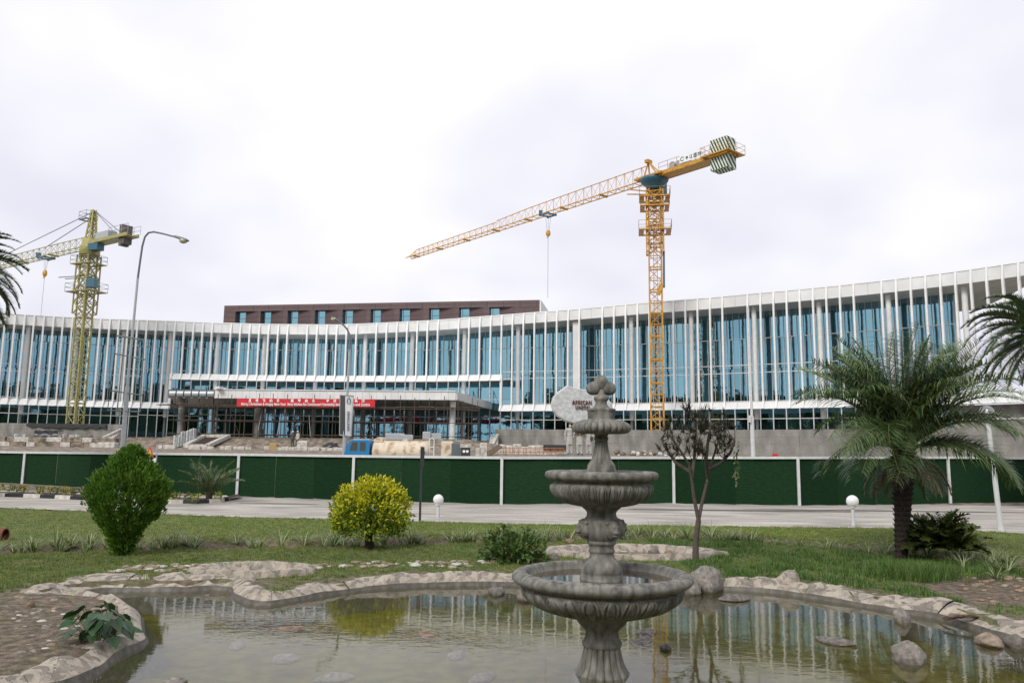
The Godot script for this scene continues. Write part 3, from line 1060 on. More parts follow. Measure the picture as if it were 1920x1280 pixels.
func build_canopy(b: Node3D) -> void:
	var fl := Vector3(-41.450, 9.266, -97.000)
	var fr := Vector3(-6.567, 9.399, -94.800)
	var y1 := 9.5
	var y0 := 8.45
	var bl := at_fin(22.0, -GLASS_BACK + 0.3, 0)
	var br := at_fin(53.2, -GLASS_BACK + 0.3, 0)
	fl.y = 0; fr.y = 0; bl.y = 0; br.y = 0
	var q := func(a: Vector3, y: float) -> Vector3: return Vector3(a.x, y, a.z)
	var m := MB.new()
	m.hexa([q.call(fl, y0 + 0.12), q.call(fr, y0 + 0.12), q.call(br, y0 + 0.12), q.call(bl, y0 + 0.12), q.call(fl, y1 - 0.1), q.call(fr, y1 - 0.1), q.call(br, y1 - 0.1), q.call(bl, y1 - 0.1)])
	part(b, "canopy_slab", m.mesh(), mats.white_panel)
	var dir := (fr - fl).normalized()
	var out := Vector3(-dir.z, 0, dir.x)
	var total := fl.distance_to(fr)
	var start := total * 0.162011
	var np := 34
	for i in np:
		var a := fl + dir * lerpf(start, total, float(i) / np)
		var c := fl + dir * (lerpf(start, total, float(i + 1) / np) - 0.02)
		var w := MB.new()
		w.hexa([q.call(a + out * 0.15, y0), q.call(c + out * 0.15, y0), q.call(c, y0), q.call(a, y0), q.call(a + out * 0.15, y1 - 0.05), q.call(c + out * 0.15, y1 - 0.05), q.call(c, y1 - 0.05), q.call(a, y1 - 0.05)])
		part(b, "canopy_fascia_panel", w.mesh(), mats.white_panel)
	var rd := (br - fr).normalized()
	var rn := Vector3(-rd.z, 0, rd.x)
	for i in 12:
		var a := fr + rd * (fr.distance_to(br) * i / 12.0)
		var c := fr + rd * (fr.distance_to(br) * (i + 1) / 12.0 - 0.02)
		var w := MB.new()
		w.hexa([q.call(a + rn * 0.15, y0), q.call(c + rn * 0.15, y0), q.call(c, y0), q.call(a, y0), q.call(a + rn * 0.15, y1 - 0.05), q.call(c + rn * 0.15, y1 - 0.05), q.call(c, y1 - 0.05), q.call(a, y1 - 0.05)])
		part(b, "canopy_fascia_panel", w.mesh(), mats.white_panel)
	var ed := MB.new()
	ed.bar(q.call(fl + dir * start + out * 0.12, y1), q.call(fr + out * 0.12, y1), 0.3, 0.1, Vector3.UP)
	part(b, "canopy_edge_trim", ed.mesh(), mats.white_metal)
	var tb := MB.new()
	tb.box(q.call(fl + dir * (start + 0.6), y1 + 0.15), Vector3(2.2, 0.3, 0.6), frame_of(Vector3.UP))
	part(b, "edge_upstand", tb.mesh(), mats.white_panel)
	# unfinished end: curved grey carrier frames still without their white panels
	for i in 6:
		var a := fl + dir * (start * (i + 0.08) / 6.0)
		var c := fl + dir * (start * (i + 0.92) / 6.0)
		var rows := []
		for j in 7:
			var t := PI * j / 6.0 - PI / 2
			rows.append(PackedVector3Array([q.call(a + out * (0.35 * cos(t)), 8.95 + 0.42 * sin(t)), q.call(c + out * (0.35 * cos(t)), 8.95 + 0.42 * sin(t))]))
		var w := MB.new()
		w.grid(rows)
		part(b, "carrier_frame", w.mesh(), mats.steel)
		var w2 := MB.new()
		w2.bar(q.call(a + out * 0.1, 9.42), q.call(c + out * 0.1, 9.42), 0.22, 0.1)
		w2.bar(q.call(a - dir * 0.08 + out * 0.1, 8.4), q.call(a - dir * 0.08 + out * 0.1, 9.45), 0.08, 0.3)
		part(b, "frame_rib", w2.mesh(), mats.steel_dark)
	# braces standing on the canopy in front of the upper glass
	for i in range(27, 54, 2):
		var w := MB.new()
		w.bar(at_fin(i + 0.1, -3.6, y1 - 0.1), at_fin(i + 0.1, -3.6, 11.3), 0.08, 0.08)
		w.bar(at_fin(i + 0.1, -3.6, 11.2), at_fin(i + 0.55, -3.6, y1 - 0.1), 0.06, 0.06)
		part(b, "parapet_brace", w.mesh(), mats.mullion)
	# concrete columns carrying the canopy
	for t in [0.03, 0.305, 0.43 + 0.2, 0.985]:
		var c := fl.lerp(fr, t) - out * 1.2
		var w := MB.new()
		w.tube(q.call(c, 2.4), q.call(c, y0 + 0.13), 0.36, 0.36, 14)
		part(b, "canopy_column", w.mesh(), mats.concrete if t < 0.9 else mats.white_metal)


# ------------------------------------------------------------------ brown block behind
func build_brown_building() -> void:
	var a := Vector3(-56.732, 30.290, -155.000)
	var c := Vector3(5.017, 30.360, -145.000)
	var top := (a.y + c.y) * 0.5
	a.y = 0; c.y = 0
	var dir := (c - a).normalized()
	var out := Vector3(-dir.z, 0, dir.x)
	var L := a.distance_to(c)
	var b := thing("brown_building", "dark brown panel-clad block with angled window recesses behind the curved roof", "building", Vector3((a.x + c.x) / 2, 4, (a.z + c.z) / 2 - 8))
	var q := func(s: float, o: float, y: float) -> Vector3: return a + dir * s + out * o + Vector3(0, y, 0)
	# body
	var m := MB.new()
	m.hexa([q.call(0.0, -1.3, 4.0), q.call(L, -1.3, 4.0), q.call(L, -16.0, 4.0), q.call(0.0, -16.0, 4.0), q.call(0.0, -1.3, top - 0.02), q.call(L, -1.3, top - 0.02), q.call(L, -16.0, top - 0.02), q.call(0.0, -16.0, top - 0.02)])
	part(b, "body", m.mesh(), mats.brown_panel)
	var sw := MB.new()
	sw.hexa([q.call(L, 0.0, 4.0), q.call(L + 0.25, 0.0, 4.0), q.call(L + 0.25, -16.0, 4.0), q.call(L, -16.0, 4.0), q.call(L, 0.0, top), q.call(L + 0.25, 0.0, top), q.call(L + 0.25, -16.0, top), q.call(L, -16.0, top)])
	part(b, "side_wall", sw.mesh(), mats.white_panel)
	var yw := top - 1.25
	# rows of cladding above the windows
	var xs := [2.46, 7.74, 13.35, 18.90, 24.50, 30.10, 35.84, 41.57, 47.38, 53.13]
	var s := 0.0
	while s < L - 0.1:
		var e := minf(s + 3.1, L)
		for r in 2:
			var w := MB.new()
			var y0 := yw + r * 0.625
			w.hexa([q.call(s + 0.02, 0.0, y0 + 0.02), q.call(e - 0.02, 0.0, y0 + 0.02), q.call(e - 0.02, -1.3, y0 + 0.02), q.call(s + 0.02, -1.3, y0 + 0.02), q.call(s + 0.02, 0.0, y0 + 0.61), q.call(e - 0.02, 0.0, y0 + 0.61), q.call(e - 0.02, -1.3, y0 + 0.61), q.call(s + 0.02, -1.3, y0 + 0.61)])
			part(b, "cladding_panel", w.mesh(), mats.brown_panel if rng.randf() < 0.6 else mats.brown_panel_b)
		s = e
	# piers between windows; each recess slopes back from its wall to the glass
	var prev := 0.0
	for i in xs.size() + 1:
		var x0: float = prev
		var x1: float = xs[i] if i < xs.size() else L
		var y := 18.0
		while y < yw - 0.1:
			var y2 := minf(y + 0.9, yw)
			var w := MB.new()
			var slope := 2.9 if i > 0 else 0.0
			var mid := minf(x0 + slope, x1 - 0.3)
			if i > 0:
				w.hexa([q.call(x0, -0.85, y + 0.015), q.call(mid, 0.0, y + 0.015), q.call(mid, -1.3, y + 0.015), q.call(x0, -1.3, y + 0.015), q.call(x0, -0.85, y2 - 0.015), q.call(mid, 0.0, y2 - 0.015), q.call(mid, -1.3, y2 - 0.015), q.call(x0, -1.3, y2 - 0.015)])
				part(b, "recess_panel", w.mesh(), mats.brown_panel)
				w = MB.new()
			else:
				mid = x0
			w.hexa([q.call(mid + 0.015, 0.0, y + 0.015), q.call(x1, 0.0, y + 0.015), q.call(x1, -1.3, y + 0.015), q.call(mid + 0.015, -1.3, y + 0.015), q.call(mid + 0.015, 0.0, y2 - 0.015), q.call(x1, 0.0, y2 - 0.015), q.call(x1, -1.3, y2 - 0.015), q.call(mid + 0.015, -1.3, y2 - 0.015)])
			part(b, "cladding_panel", w.mesh(), mats.brown_panel_b if rng.randf() < 0.35 else mats.brown_panel)
			y = y2
		if i < xs.size():
			prev = x1 + 1.75
			var w := MB.new()
			w.hexa([q.call(x1, -0.85, 18.0), q.call(prev, -0.85, 18.0), q.call(prev, -1.0, 18.0), q.call(x1, -1.0, 18.0), q.call(x1, -0.85, yw), q.call(prev, -0.85, yw), q.call(prev, -1.0, yw), q.call(x1, -1.0, yw)])
			var win := part(b, "window", w.mesh(), mats.glass_2)
			var fr := MB.new()
			fr.bar(q.call(x1 + 0.5, -0.82, 18.0), q.call(x1 + 0.5, -0.82, yw), 0.1, 0.06)
			fr.bar(q.call(x1 + 0.5, -0.82, yw - 1.3), q.call(prev, -0.82, yw - 1.3), 0.06, 0.06)
			part(win, "frame", fr.mesh(), mats.dark_metal)


# ------------------------------------------------------------------ building site between hoarding and building
func facade_z(x: float) -> float:
	for i in fins.size() - 1:
		if x < fins[i + 1][0]:
			var t: float = clampf((x - fins[i][0]) / (fins[i + 1][0] - fins[i][0]), 0.0, 1.0)
			return lerpf(fins[i][1], fins[i + 1][1], t)
	return fins[fins.size() - 1][1]


func site_y(x: float, z: float) -> float:
	var zf := facade_z(x)
	var mid := smoothstep(-46.0, -41.0, x) * smoothstep(1.0, -4.0, x)
	var y := 0.0
	var prof := [[-40.5, -0.06], [-46.0, 0.25], [-60.0, 0.75], [-74.0, 1.9], [-84.0, 2.35], [-90.0, 2.42], [-200.0, 2.45]]
	for i in prof.size() - 1:
		if z <= prof[i][0] and z > prof[i + 1][0]:
			y = lerpf(prof[i][1], prof[i + 1][1], (prof[i][0] - z) / (prof[i][0] - prof[i + 1][0]))
	var rise := smoothstep(zf + 24.5, zf + 18.5, z)
	var rise2 := smoothstep(zf + 8.0, zf + 5.0, z)
	y = lerpf(y, 3.84, maxf(rise * mid, rise2))
	return y + 0.07 * fnl.get_noise_2d(x * 0.4, z * 0.4) * (1.0 if y > 0.3 else 0.0)


func box_thing(called: String, label: String, cat: String, at: Vector3, s: Vector3, mat: Material, yaw := 0.0, group := "") -> MeshInstance3D:
	# a block with softened top edges, at = middle of its base
	var m := MB.new()
	var b := Basis(Vector3.UP, yaw)
	var e := minf(minf(s.x, s.y), s.z) * 0.12
	m.box(Vector3(0, (s.y - e) * 0.5, 0), Vector3(s.x, s.y - e, s.z), b)
	var p := []
	for q in [[0.0, s.y - e], [e, s.y]]:
		for c in [[-1, 1], [1, 1], [1, -1], [-1, -1]]:
			p.append(b * Vector3(c[0] * (s.x * 0.5 - q[0]), q[1], c[1] * (s.z * 0.5 - q[0])))
	m.hexa(p)
	return single(called, label, cat, m.mesh(), mat, group, at)


func wall_run(called: String, label: String, pts: Array, thick: float, lifts: Array, mat: Material) -> void:
	var root := thing(called, label, "wall", pts[0])
	for i in pts.size() - 1:
		var a: Vector3 = pts[i]
		var c: Vector3 = pts[i + 1]
		var dir := Vector3(c.x - a.x, 0, c.z - a.z).normalized()
		var nn := Vector3(-dir.z, 0, dir.x)
		var L := Vector2(c.x - a.x, c.z - a.z).length()
		var k := maxi(1, int(round(L / 5.0)))
		for j in k:
			for l in lifts.size() - 1:
				var o := rf(0.0, 0.05)
				var p := []
				for y in [lifts[l] + 0.01, lifts[l + 1]]:
					var s0 := a + dir * (L * j / k + 0.01)
					var s1 := a + dir * (L * (j + 1) / k - 0.01)
					var yy0: float = y
					for q in [s0 + nn * o, s1 + nn * o, s1 - nn * thick, s0 - nn * thick]:
						p.append(Vector3(q.x, yy0, q.z))
				var m := MB.new()
				m.hexa(p)
				part(root, "wall_lift", m.mesh(), mat)


func build_site() -> void:
	var rows := []
	var zs := []
	var z := -40.5
	while z > -122.0:
		zs.append(z)
		z -= 1.5
	for zz in zs:
		var row := PackedVector3Array()
		for i in 62:
			var x := -92.0 + i * 3.0
			row.append(Vector3(x, site_y(x, zz), zz))
		rows.append(row)
	var m := MB.new()
	m.grid(rows)
	structure("site_ground", m.mesh(), mats.earth)
	# retaining walls
	wall_run("retaining_wall", "long grey cast-concrete retaining wall below the glass, behind the slab monument", [Vector3(-1.943, 3.543, -99.000), Vector3(17.557, 3.720, -94.000), Vector3(30.865, 3.788, -86.000), Vector3(40.896, 3.803, -77.000), Vector3(45.296, 3.774, -70.000)], 0.5, [2.2, 3.6, 4.4, 5.2], mats.concrete)
	wall_run("retaining_wall", "short grey concrete retaining wall below the lime crane, with black sheeting on top", [Vector3(-65.550, 2.754, -97.500), Vector3(-54.891, 2.889, -98.000), Vector3(-46.997, 2.985, -98.000)], 0.5, [2.2, 3.6, 4.5, 5.2], mats.concrete)
	var sh := MB.new()
	for i in 14:
		var p0 := Vector3(-58.936, 5.190, -97.900).lerp(Vector3(-49.196, 5.147, -97.900), i / 14.0)
		var p1 := Vector3(-58.936, 5.190, -97.900).lerp(Vector3(-49.196, 5.147, -97.900), (i + 1) / 14.0)
		sh.hexa([p0 + Vector3(0, -0.28 - 0.3 * absf(sin(i * 1.7)), 0.2), p1 + Vector3(0, -0.28 - 0.3 * absf(sin((i + 1) * 1.7)), 0.2), p1 + Vector3(0, -0.2, -0.3), p0 + Vector3(0, -0.2, -0.3), p0 + Vector3(0, 0.02, 0.16), p1 + Vector3(0, 0.02, 0.16), p1 + Vector3(0, 0.05, -0.5), p0 + Vector3(0, 0.05, -0.5)])
	single("plastic_sheet", "ragged black plastic sheet draped along the top of the short retaining wall", "sheet", sh.mesh(), mats.black_plastic)
	# stair cheeks: sloped concrete strings at the wall ends
	for q in [["pale sloped concrete stair edge at the end of the short retaining wall", Vector3(-48.051, 3.498, -95.000), Vector3(-47.217, 4.512, -97.400)], ["pale sloped concrete stair edge at the end of the long retaining wall", Vector3(-2.399, 2.490, -92.000), Vector3(-1.620, 4.510, -98.400)]]:
		var s := MB.new()
		var e: Vector3 = q[1]
		var f: Vector3 = q[2]
		s.bar(e, f, 0.35, 0.3)
		s.hexa([Vector3(e.x - 0.15, 2.2, e.z + 0.2), Vector3(f.x + 0.1, 2.2, e.z + 0.2), Vector3(f.x + 0.1, 2.2, f.z), Vector3(e.x - 0.15, 2.2, f.z), Vector3(e.x - 0.15, e.y - 0.2, e.z + 0.2), Vector3(f.x + 0.1, e.y - 0.2, e.z + 0.2), Vector3(f.x + 0.1, f.y - 0.2, f.z), Vector3(e.x - 0.15, f.y - 0.2, f.z)])
		single("stair_string", q[0], "stair edge", s.mesh(), mats.white_stone)
	build_scaffold()
	build_banner()
	build_planters()
	build_clutter()
	build_truck()
	build_monument()
	build_workers()


func build_scaffold() -> void:
	var a := Vector3(-40.173, 3.165, -95.600)
	var c := Vector3(-4.591, 3.516, -94.200)
	a.y = 3.7; c.y = 3.7
	var s := thing("scaffold", "rusty tube scaffolding with plank deck under the entrance canopy", "scaffold", a.lerp(c, 0.5))
	var dir := (c - a).normalized()
	var back := Vector3(dir.z, 0, -dir.x)
	var L := a.distance_to(c)
	var k := 22
	for row in 3:
		for i in k:
			var p := a + dir * (L * (i + rf(-0.08, 0.08) + (0.3 if row == 1 else 0.0)) / (k - 1.0)) + back * (1.7 * row)
			if row == 2 and i % 2 == 1:
				continue
			var g := site_y(p.x, p.z)
			var m := MB.new()
			var top := 8.5 + (rf(0.0, 0.5) if row == 0 else -0.05)
			m.tube(Vector3(p.x, g, p.z), Vector3(p.x + rf(-0.06, 0.06), top, p.z), 0.045, 0.045, 5)
			part(s, "standard", m.mesh(), mats.rust)
		for y in [4.15, 5.75, 7.35]:
			var m := MB.new()
			m.tube(a + dir * -0.6 + back * (1.7 * row) + Vector3(0, y - 3.7 + rf(-0.06, 0.06), 0), c + dir * 0.6 + back * (1.7 * row) + Vector3(0, y - 3.7 + rf(-0.06, 0.06), 0), 0.045, 0.045, 5)
			part(s, "ledger", m.mesh(), mats.rust)
	for i in 11:
		var p := a + dir * (L * (i + 0.5) / 11.0)
		for y in [5.75, 7.35]:
			var m := MB.new()
			m.tube(p + Vector3(0, y - 3.75, 0) - back * 0.3, p + back * 3.7 + Vector3(0, y - 3.75, 0), 0.04, 0.04, 5)
			part(s, "transom_tube", m.mesh(), mats.rust)
	# plank deck, boards a little uneven
	for i in 26:
		for j in 3:
			var p := a + dir * (-2.2 + (L + 3.4) * i / 26.0) + back * (0.1 + 0.5 * j)
			var e := p + dir * ((L + 3.4) / 26.0 + 0.25)
			var m := MB.new()
			m.bar(p + Vector3(0, 7.5 - 3.7 + rf(0, 0.12), 0), e + Vector3(0, 7.5 - 3.7 + rf(0, 0.12), 0), 0.4, 0.07, Vector3.UP)
			part(s, "deck_board", m.mesh(), mats.plank_wood if rng.randf() < 0.6 else mats.rust)
	for i in 7:
		var p := a + dir * rf(0.05, 0.95) * L + back * 0.9
		var m := MB.new()
		m.tube(Vector3(p.x, 4.0, p.z), Vector3(p.x + rf(-1.2, 1.2), 6.6, p.z), 0.035, 0.035, 5)
		part(s, "brace", m.mesh(), mats.white_metal if i % 3 == 0 else mats.rust)


# white strokes on a grid of 0..10 (x right, y up), one list of segments for each character
const GLYPHS := {
	"a": [[2, 9, 8, 9], [8, 9, 2, 5], [3, 8, 8, 5], [5, 5, 5, 1], [2, 3, 8, 3], [1, 1, 9, 1]],
	"b": [[1, 9, 2, 8], [1, 6, 2, 6], [2, 6, 2, 2], [4, 9, 8, 9], [6, 9, 6, 4], [4, 6, 8, 6], [4, 4, 9, 4], [3, 7, 3, 3], [3, 2, 9, 1]],
	"c": [[1, 8, 9, 8], [3, 9, 3, 7], [7, 9, 7, 7], [2, 5, 8, 5], [8, 5, 8, 2], [8, 2, 6, 3], [5, 5, 5, 0]],
	"d": [[2, 9, 2, 0], [1, 7, 1, 5], [3, 7, 3, 6], [4, 7, 8, 7], [8, 7, 8, 4], [3, 4, 9, 4], [6, 9, 6, 4], [6, 4, 3, 0], [6, 4, 9, 0]],
	"e": [[7, 9, 3, 8], [3, 8, 2, 5], [2, 5, 8, 5], [5, 7, 5, 0], [3, 3, 2, 1], [7, 3, 8, 1]],
	"f": [[1, 8, 5, 8], [3, 9, 3, 8], [1, 6, 5, 6], [1, 4, 5, 4], [3, 6, 3, 0], [2, 2, 1, 1], [6, 8, 9, 9], [6, 8, 6, 0], [6, 5, 9, 5], [8, 5, 8, 0]],
	"g": [[3, 10, 1, 7], [2, 8, 9, 8], [3, 8, 3, 4], [2, 6, 8, 6], [1, 4, 9, 4], [6, 8, 6, 0]],
	"h": [[2, 7, 8, 7], [8, 7, 8, 4], [8, 4, 2, 4], [2, 4, 2, 7], [5, 9, 5, 0]],
	"i": [[1, 8, 4, 8], [5, 8, 9, 8], [3, 9, 2, 6], [7, 9, 8, 6], [2, 5, 8, 5], [2, 5, 2, 2], [8, 5, 8, 2], [5, 4, 5, 2], [4, 1, 2, 0], [6, 1, 8, 0]],
	"j": [[1, 8, 9, 8], [4, 10, 1, 1], [4, 5, 8, 5], [8, 5, 4, 0], [4, 4, 9, 0]],
	"k": [[1, 9, 2, 8], [2, 6, 2, 2], [4, 9, 9, 9], [5, 9, 5, 7], [8, 9, 8, 7], [4, 7, 9, 7], [4, 5, 9, 5], [5, 5, 5, 2], [8, 5, 8, 2], [3, 1, 9, 1]],
	"l": [[3, 9, 3, 1], [8, 9, 4, 6], [1, 5, 9, 5], [3, 1, 5, 2], [5, 5, 9, 0]],
	"m": [[1, 8, 9, 8], [4, 10, 1, 4], [2, 6, 2, 0], [5, 6, 8, 6], [8, 6, 7, 4], [7, 4, 7, 0], [7, 0, 6, 1], [4, 3, 9, 3]],
	"n": [[1, 9, 2, 8], [1, 6, 2, 5], [1, 1, 2, 3], [4, 8, 8, 8], [6, 8, 6, 1], [3, 1, 9, 1]],
	"o": [[1, 9, 9, 9], [1, 9, 1, 0], [9, 9, 9, 0], [1, 0, 9, 0], [3, 7, 7, 7], [3, 5, 7, 5], [3, 2, 7, 2], [5, 7, 5, 2]],
	"p": [[1, 9, 1, 0], [1, 9, 3, 8], [3, 8, 1, 5], [5, 8, 9, 8], [4, 6, 9, 6], [7, 6, 7, 0], [5, 4, 4, 1], [8, 4, 9, 1]],
}


func glyph_strokes(m: MB, keys: String, at: Vector3, right: Vector3, up: Vector3, face: Vector3, size: float, pitch: float, w: float) -> void:
	for i in keys.length():
		if keys[i] == " ":
			continue
		for s in GLYPHS[keys[i]]:
			var o := at + right * (pitch * i)
			m.bar(o + right * (s[0] * size * 0.1) + up * (s[1] * size * 0.1), o + right * (s[2] * size * 0.1) + up * (s[3] * size * 0.1), w, 0.02, face)


func build_banner() -> void:
	var tl := Vector3(-32.293, 8.317, -94.200)
	var tr := Vector3(-15.942, 8.383, -93.600)
	var h := 0.94
	var right := (tr - tl).normalized()
	var face := Vector3(-right.z, 0, right.x).normalized()
	var up := face.cross(right).normalized()
	var L := tl.distance_to(tr)
	var b := thing("banner", "long red cloth greeting banner hung below the white canopy edge", "banner", tl - up * h)
	var rows := []
	for r in 3:
		var row := PackedVector3Array()
		for i in 41:
			row.append(tl + right * (L * i / 40.0) - up * (h * (1.0 - r / 2.0)) + face * (0.03 * sin(i * 0.9) + 0.02 * sin(i * 2.3 + r)) - up * 0.03 * sin(i * 0.55))
		rows.append(row)
	var m := MB.new()
	m.grid(rows)
	part(b, "cloth", m.mesh(), mats.red_cloth)
	var base := tl - up * (h * 0.46) + face * 0.09
	var msg := "abcde fgde hijklm"
	for i in msg.length():
		if msg[i] != " ":
			var w := MB.new()
			glyph_strokes(w, msg[i], base + right * (L * (0.085 + 0.0512 * i)), right, up, face, 0.4, 0.0, 0.07)
			part(b, "character", w.mesh(), mats.white_paint)
	var t := text_mesh("Merry Christmas & Happy New Year  Best Wishes for Continued Friendship Between China and Zambia", 0.3, 0.02)
	var o := part(b, "lettering", t, mats.white_paint, false)
	var width := t.get_aabb().size.x
	var k := L * 0.93 / width
	o.transform = Transform3D(Basis(right * k, up, face), tl + right * (L * 0.5) - up * (h * 0.72) + face * 0.09 - b.global_position)


func build_planters() -> void:
	# sloped concrete planter frames on the bank
	for q in [["white concrete planter frame full of dark soil beside the pale slab stack", Vector3(-36.503, 2.668, -90.500), Vector3(-36.135, 3.861, -95.000), Vector3(-34.053, 2.698, -90.500), Vector3(-33.308, 3.895, -95.000)], ["white concrete planter frame on the bank behind the tanker truck", Vector3(-16.004, 2.916, -90.500), Vector3(-15.318, 3.788, -94.200), Vector3(-12.297, 2.961, -90.500), Vector3(-12.078, 3.827, -94.200)]]:
		var p := thing("planter_frame", q[0], "planter", q[1])
		for e in [[1, 2], [3, 4], [2, 4], [1, 3]]:
			var m := MB.new()
			m.bar(q[e[0]], q[e[1]], 0.55, 0.4)
			part(p, "kerb_beam", m.mesh(), mats.white_stone)
		var s := MB.new()
		var dn := Vector3(0, -0.06, 0)
		s.quad(q[1] + dn, q[2] + dn, q[4] + dn, q[3] + dn)
		part(p, "soil", s.mesh(), mats.soil_red)


func build_clutter() -> void:
	# stack of pale slabs on edge
	for i in 12:
		var p := Vector3(-38.058, 2.717, -91.500).lerp(Vector3(-36.566, 3.236, -93.000), i / 11.0)
		p.y = site_y(p.x, p.z)
		box_thing("paving_slab", "pale paving slab standing on edge in a row beside the planter frame", "slab", p, Vector3(0.16, 1.15 + rf(-0.1, 0.25) + (0.4 if i > 3 else 0.0), 0.9), mats.slab_pale, rf(-0.15, 0.15), "pale slabs stood on edge")
	# pallets of blocks before the short wall
	for i in 11:
		var p := Vector3(-56.589, 2.185, -90.000).lerp(Vector3(-44.708, 2.211, -90.000), i / 10.0)
		var y := site_y(p.x, p.z)
		for r in 2:
			var a := box_thing("block_pallet", ["tan cube of paving blocks standing on the ground before the short wall", "white cube of paving blocks standing on the ground before the short wall", "tan cube of paving blocks stacked on another cube", "white cube of paving blocks stacked on another cube"][r * 2 + (1 if (i + r) % 3 == 0 else 0)], "block stack", Vector3(p.x + rf(-0.3, 0.3), y + r * 0.52, p.z), Vector3(rf(1.0, 1.7), 0.5, 1.0), mats.white_stone if (i + r) % 3 == 0 else mats.earth, rf(-0.1, 0.1), "cubes of paving blocks")
	for i in 46:
		var p := Vector3(-59.118, 3.066, -96.000).lerp(Vector3(-49.598, 3.056, -96.000), rng.randf())
		if p.x > -57.216253 and p.x < -53.793076:
			continue
		var y := site_y(p.x, p.z)
		var kind := rng.randi_range(0, 3)
		box_thing("loose_block", "small %s block in the loose heap against the short wall" % ["off-white", "ochre", "pale grey", "earth-brown"][kind], "block", Vector3(p.x, y + rng.randi_range(0, 3) * 0.36, p.z + rf(-0.4, 0.9)), Vector3(rf(0.25, 0.55), rf(0.3, 0.42), 0.35), [mats.white_stone, mats.pebble, mats.slab_pale, mats.earth][kind], rf(0, 3), "loose blocks against the short wall")
	# black sheet-covered crate
	var cr := MB.new()
	var c0 := Vector3(-56.238, 3.025, -95.000)
	var c1 := Vector3(-53.410, 2.997, -95.000)
	var rows := []
	for r in 4:
		var row := PackedVector3Array()
		for i in 12:
			var p := c0.lerp(c1, i / 11.0)
			row.append(Vector3(p.x, c0.y + [0.0, 0.6, 1.2, 1.3][r] + 0.08 * sin(i * 1.3 + r), p.z + [0.15, 0.1, 0.0, -1.4][r] + 0.07 * sin(i * 2.1 + r * 2.0)))
		rows.append(row)
	cr.grid(rows)
	single("covered_crate", "wide crate wrapped in black plastic against the short retaining wall", "crate", cr.mesh(), mats.black_plastic)
	box_thing("cement_bag_stack", "pale heap of cement sacks in front of the short wall's stair", "sacks", Vector3(-43.888, 2.213, -88.000), Vector3(1.8, 0.75, 1.0), mats.white_stone)
	box_thing("blue_drum", "small dark blue drum among the block cubes", "drum", Vector3(-56.521, 2.429, -91.000), Vector3(0.55, 1.1, 0.55), mats.crane_blue)
	box_thing("formwork_box", "ochre plywood formwork box standing by the hoarding's top rail", "box", Vector3(-24.684, 1.881, -84.000), Vector3(0.75, 1.15, 0.7), mk("ply", Color(0.36, 0.25, 0.1), 0.8))
	box_thing("concrete_block", "large pale concrete cube beside the two workers", "block", Vector3(-23.451, 2.115, -91.000), Vector3(1.15, 1.3, 1.0), mats.white_stone)
	box_thing("water_bottle", "small bright blue bottle standing on the concrete cube", "bottle", Vector3(-23.678, 3.066, -91.000) + Vector3(0, -0.02, 0), Vector3(0.28, 0.32, 0.25), mats.truck_blue)
	var hp := MB.new()
	hp.blob(Vector3(-19.616, 2.507, -88.000), Vector3(0.95, 0.75, 0.7), 16, 10, fnl, 0.35, 1.8, 4.0)
	single("tarpaulin_heap", "crumpled heap under black plastic beside the lamp post", "heap", hp.mesh(), mats.black_plastic)
	# kerb stones laid along the terrace edge, seen just over the hoarding
	for i in 30:
		var p := Vector3(-36.431, 1.848, -84.000).lerp(Vector3(-17.597, 2.076, -84.000), i / 29.0)
		if i in [3, 4, 9, 15, 16]:
			continue
		box_thing("kerb_stone", "pale kerb stone lying along the terrace edge above the hoarding", "kerb stone", Vector3(p.x, site_y(p.x, p.z) - 0.04, p.z + rf(-0.2, 0.2)), Vector3(0.62, 0.3 + rf(0, 0.12), 0.4), mats.white_stone, rf(-0.12, 0.12), "kerb stones along the terrace edge")
	# steel and slab stacks near the canopy's right foot
	var i2 := 0
	for p in [Vector3(-13.404, 3.585, -93.500), Vector3(-12.092, 3.599, -93.400), Vector3(-9.727, 3.747, -93.200), Vector3(-8.885, 3.822, -93.400)]:
		var y := site_y(p.x, p.z)
		box_thing("steel_stack", ["widest grey steel bundle lying at the scaffolding's foot", "lower grey steel bundle touching the widest one", "narrow tall grey steel stack beside the planter", "mid-sized grey steel bundle next to the narrow stack"][i2], "steel bundle", Vector3(p.x, y - 0.03, p.z), Vector3([2.2, 1.5, 0.9, 1.7][i2], [0.75, 0.6, 0.9, 0.7][i2], 0.8), mats.steel, rf(-0.1, 0.1), "steel bundles at the scaffold foot")
		i2 += 1
	# machines and blocks to the right of the truck
	for q in [["grey site generator beside the tanker's tail", Vector3(-4.629, 1.703, -70.000), Vector3(0.95, 1.5, 0.9), "steel_dark"], ["rusty mixer frame next to the tanker's tail", Vector3(-5.506, 1.693, -70.000), Vector3(1.0, 1.6, 0.8), "tank_cream"], ["pale tall stone block nearer the leaning plank", Vector3(-2.435, 1.711, -72.000), Vector3(0.62, 1.5, 0.6), "white_stone"], ["pale short stone block beside the tall one", Vector3(-2.910, 1.706, -72.000), Vector3(0.42, 1.05, 0.6), "white_stone"]]:
		box_thing("site_machine" if q[3] != "white_stone" else "stone_block", q[0], "machine" if q[3] != "white_stone" else "block", q[1], q[2], mats[q[3]])
	var pump := thing("pump_unit", "small black and white pump unit with two round gauges", "pump", Vector3(-3.835, 1.722, -69.000))
	var pm := MB.new()
	pm.box(pump.position + Vector3(0, 0.6, 0), Vector3(0.75, 0.85, 0.6))
	part(pump, "housing", pm.mesh(), mats.dark_metal)
	var ph := MB.new()
	ph.box(pump.position + Vector3(0, 1.2, 0), Vector3(0.95, 0.3, 0.7))
	part(pump, "hood", ph.mesh(), mats.white_stone)
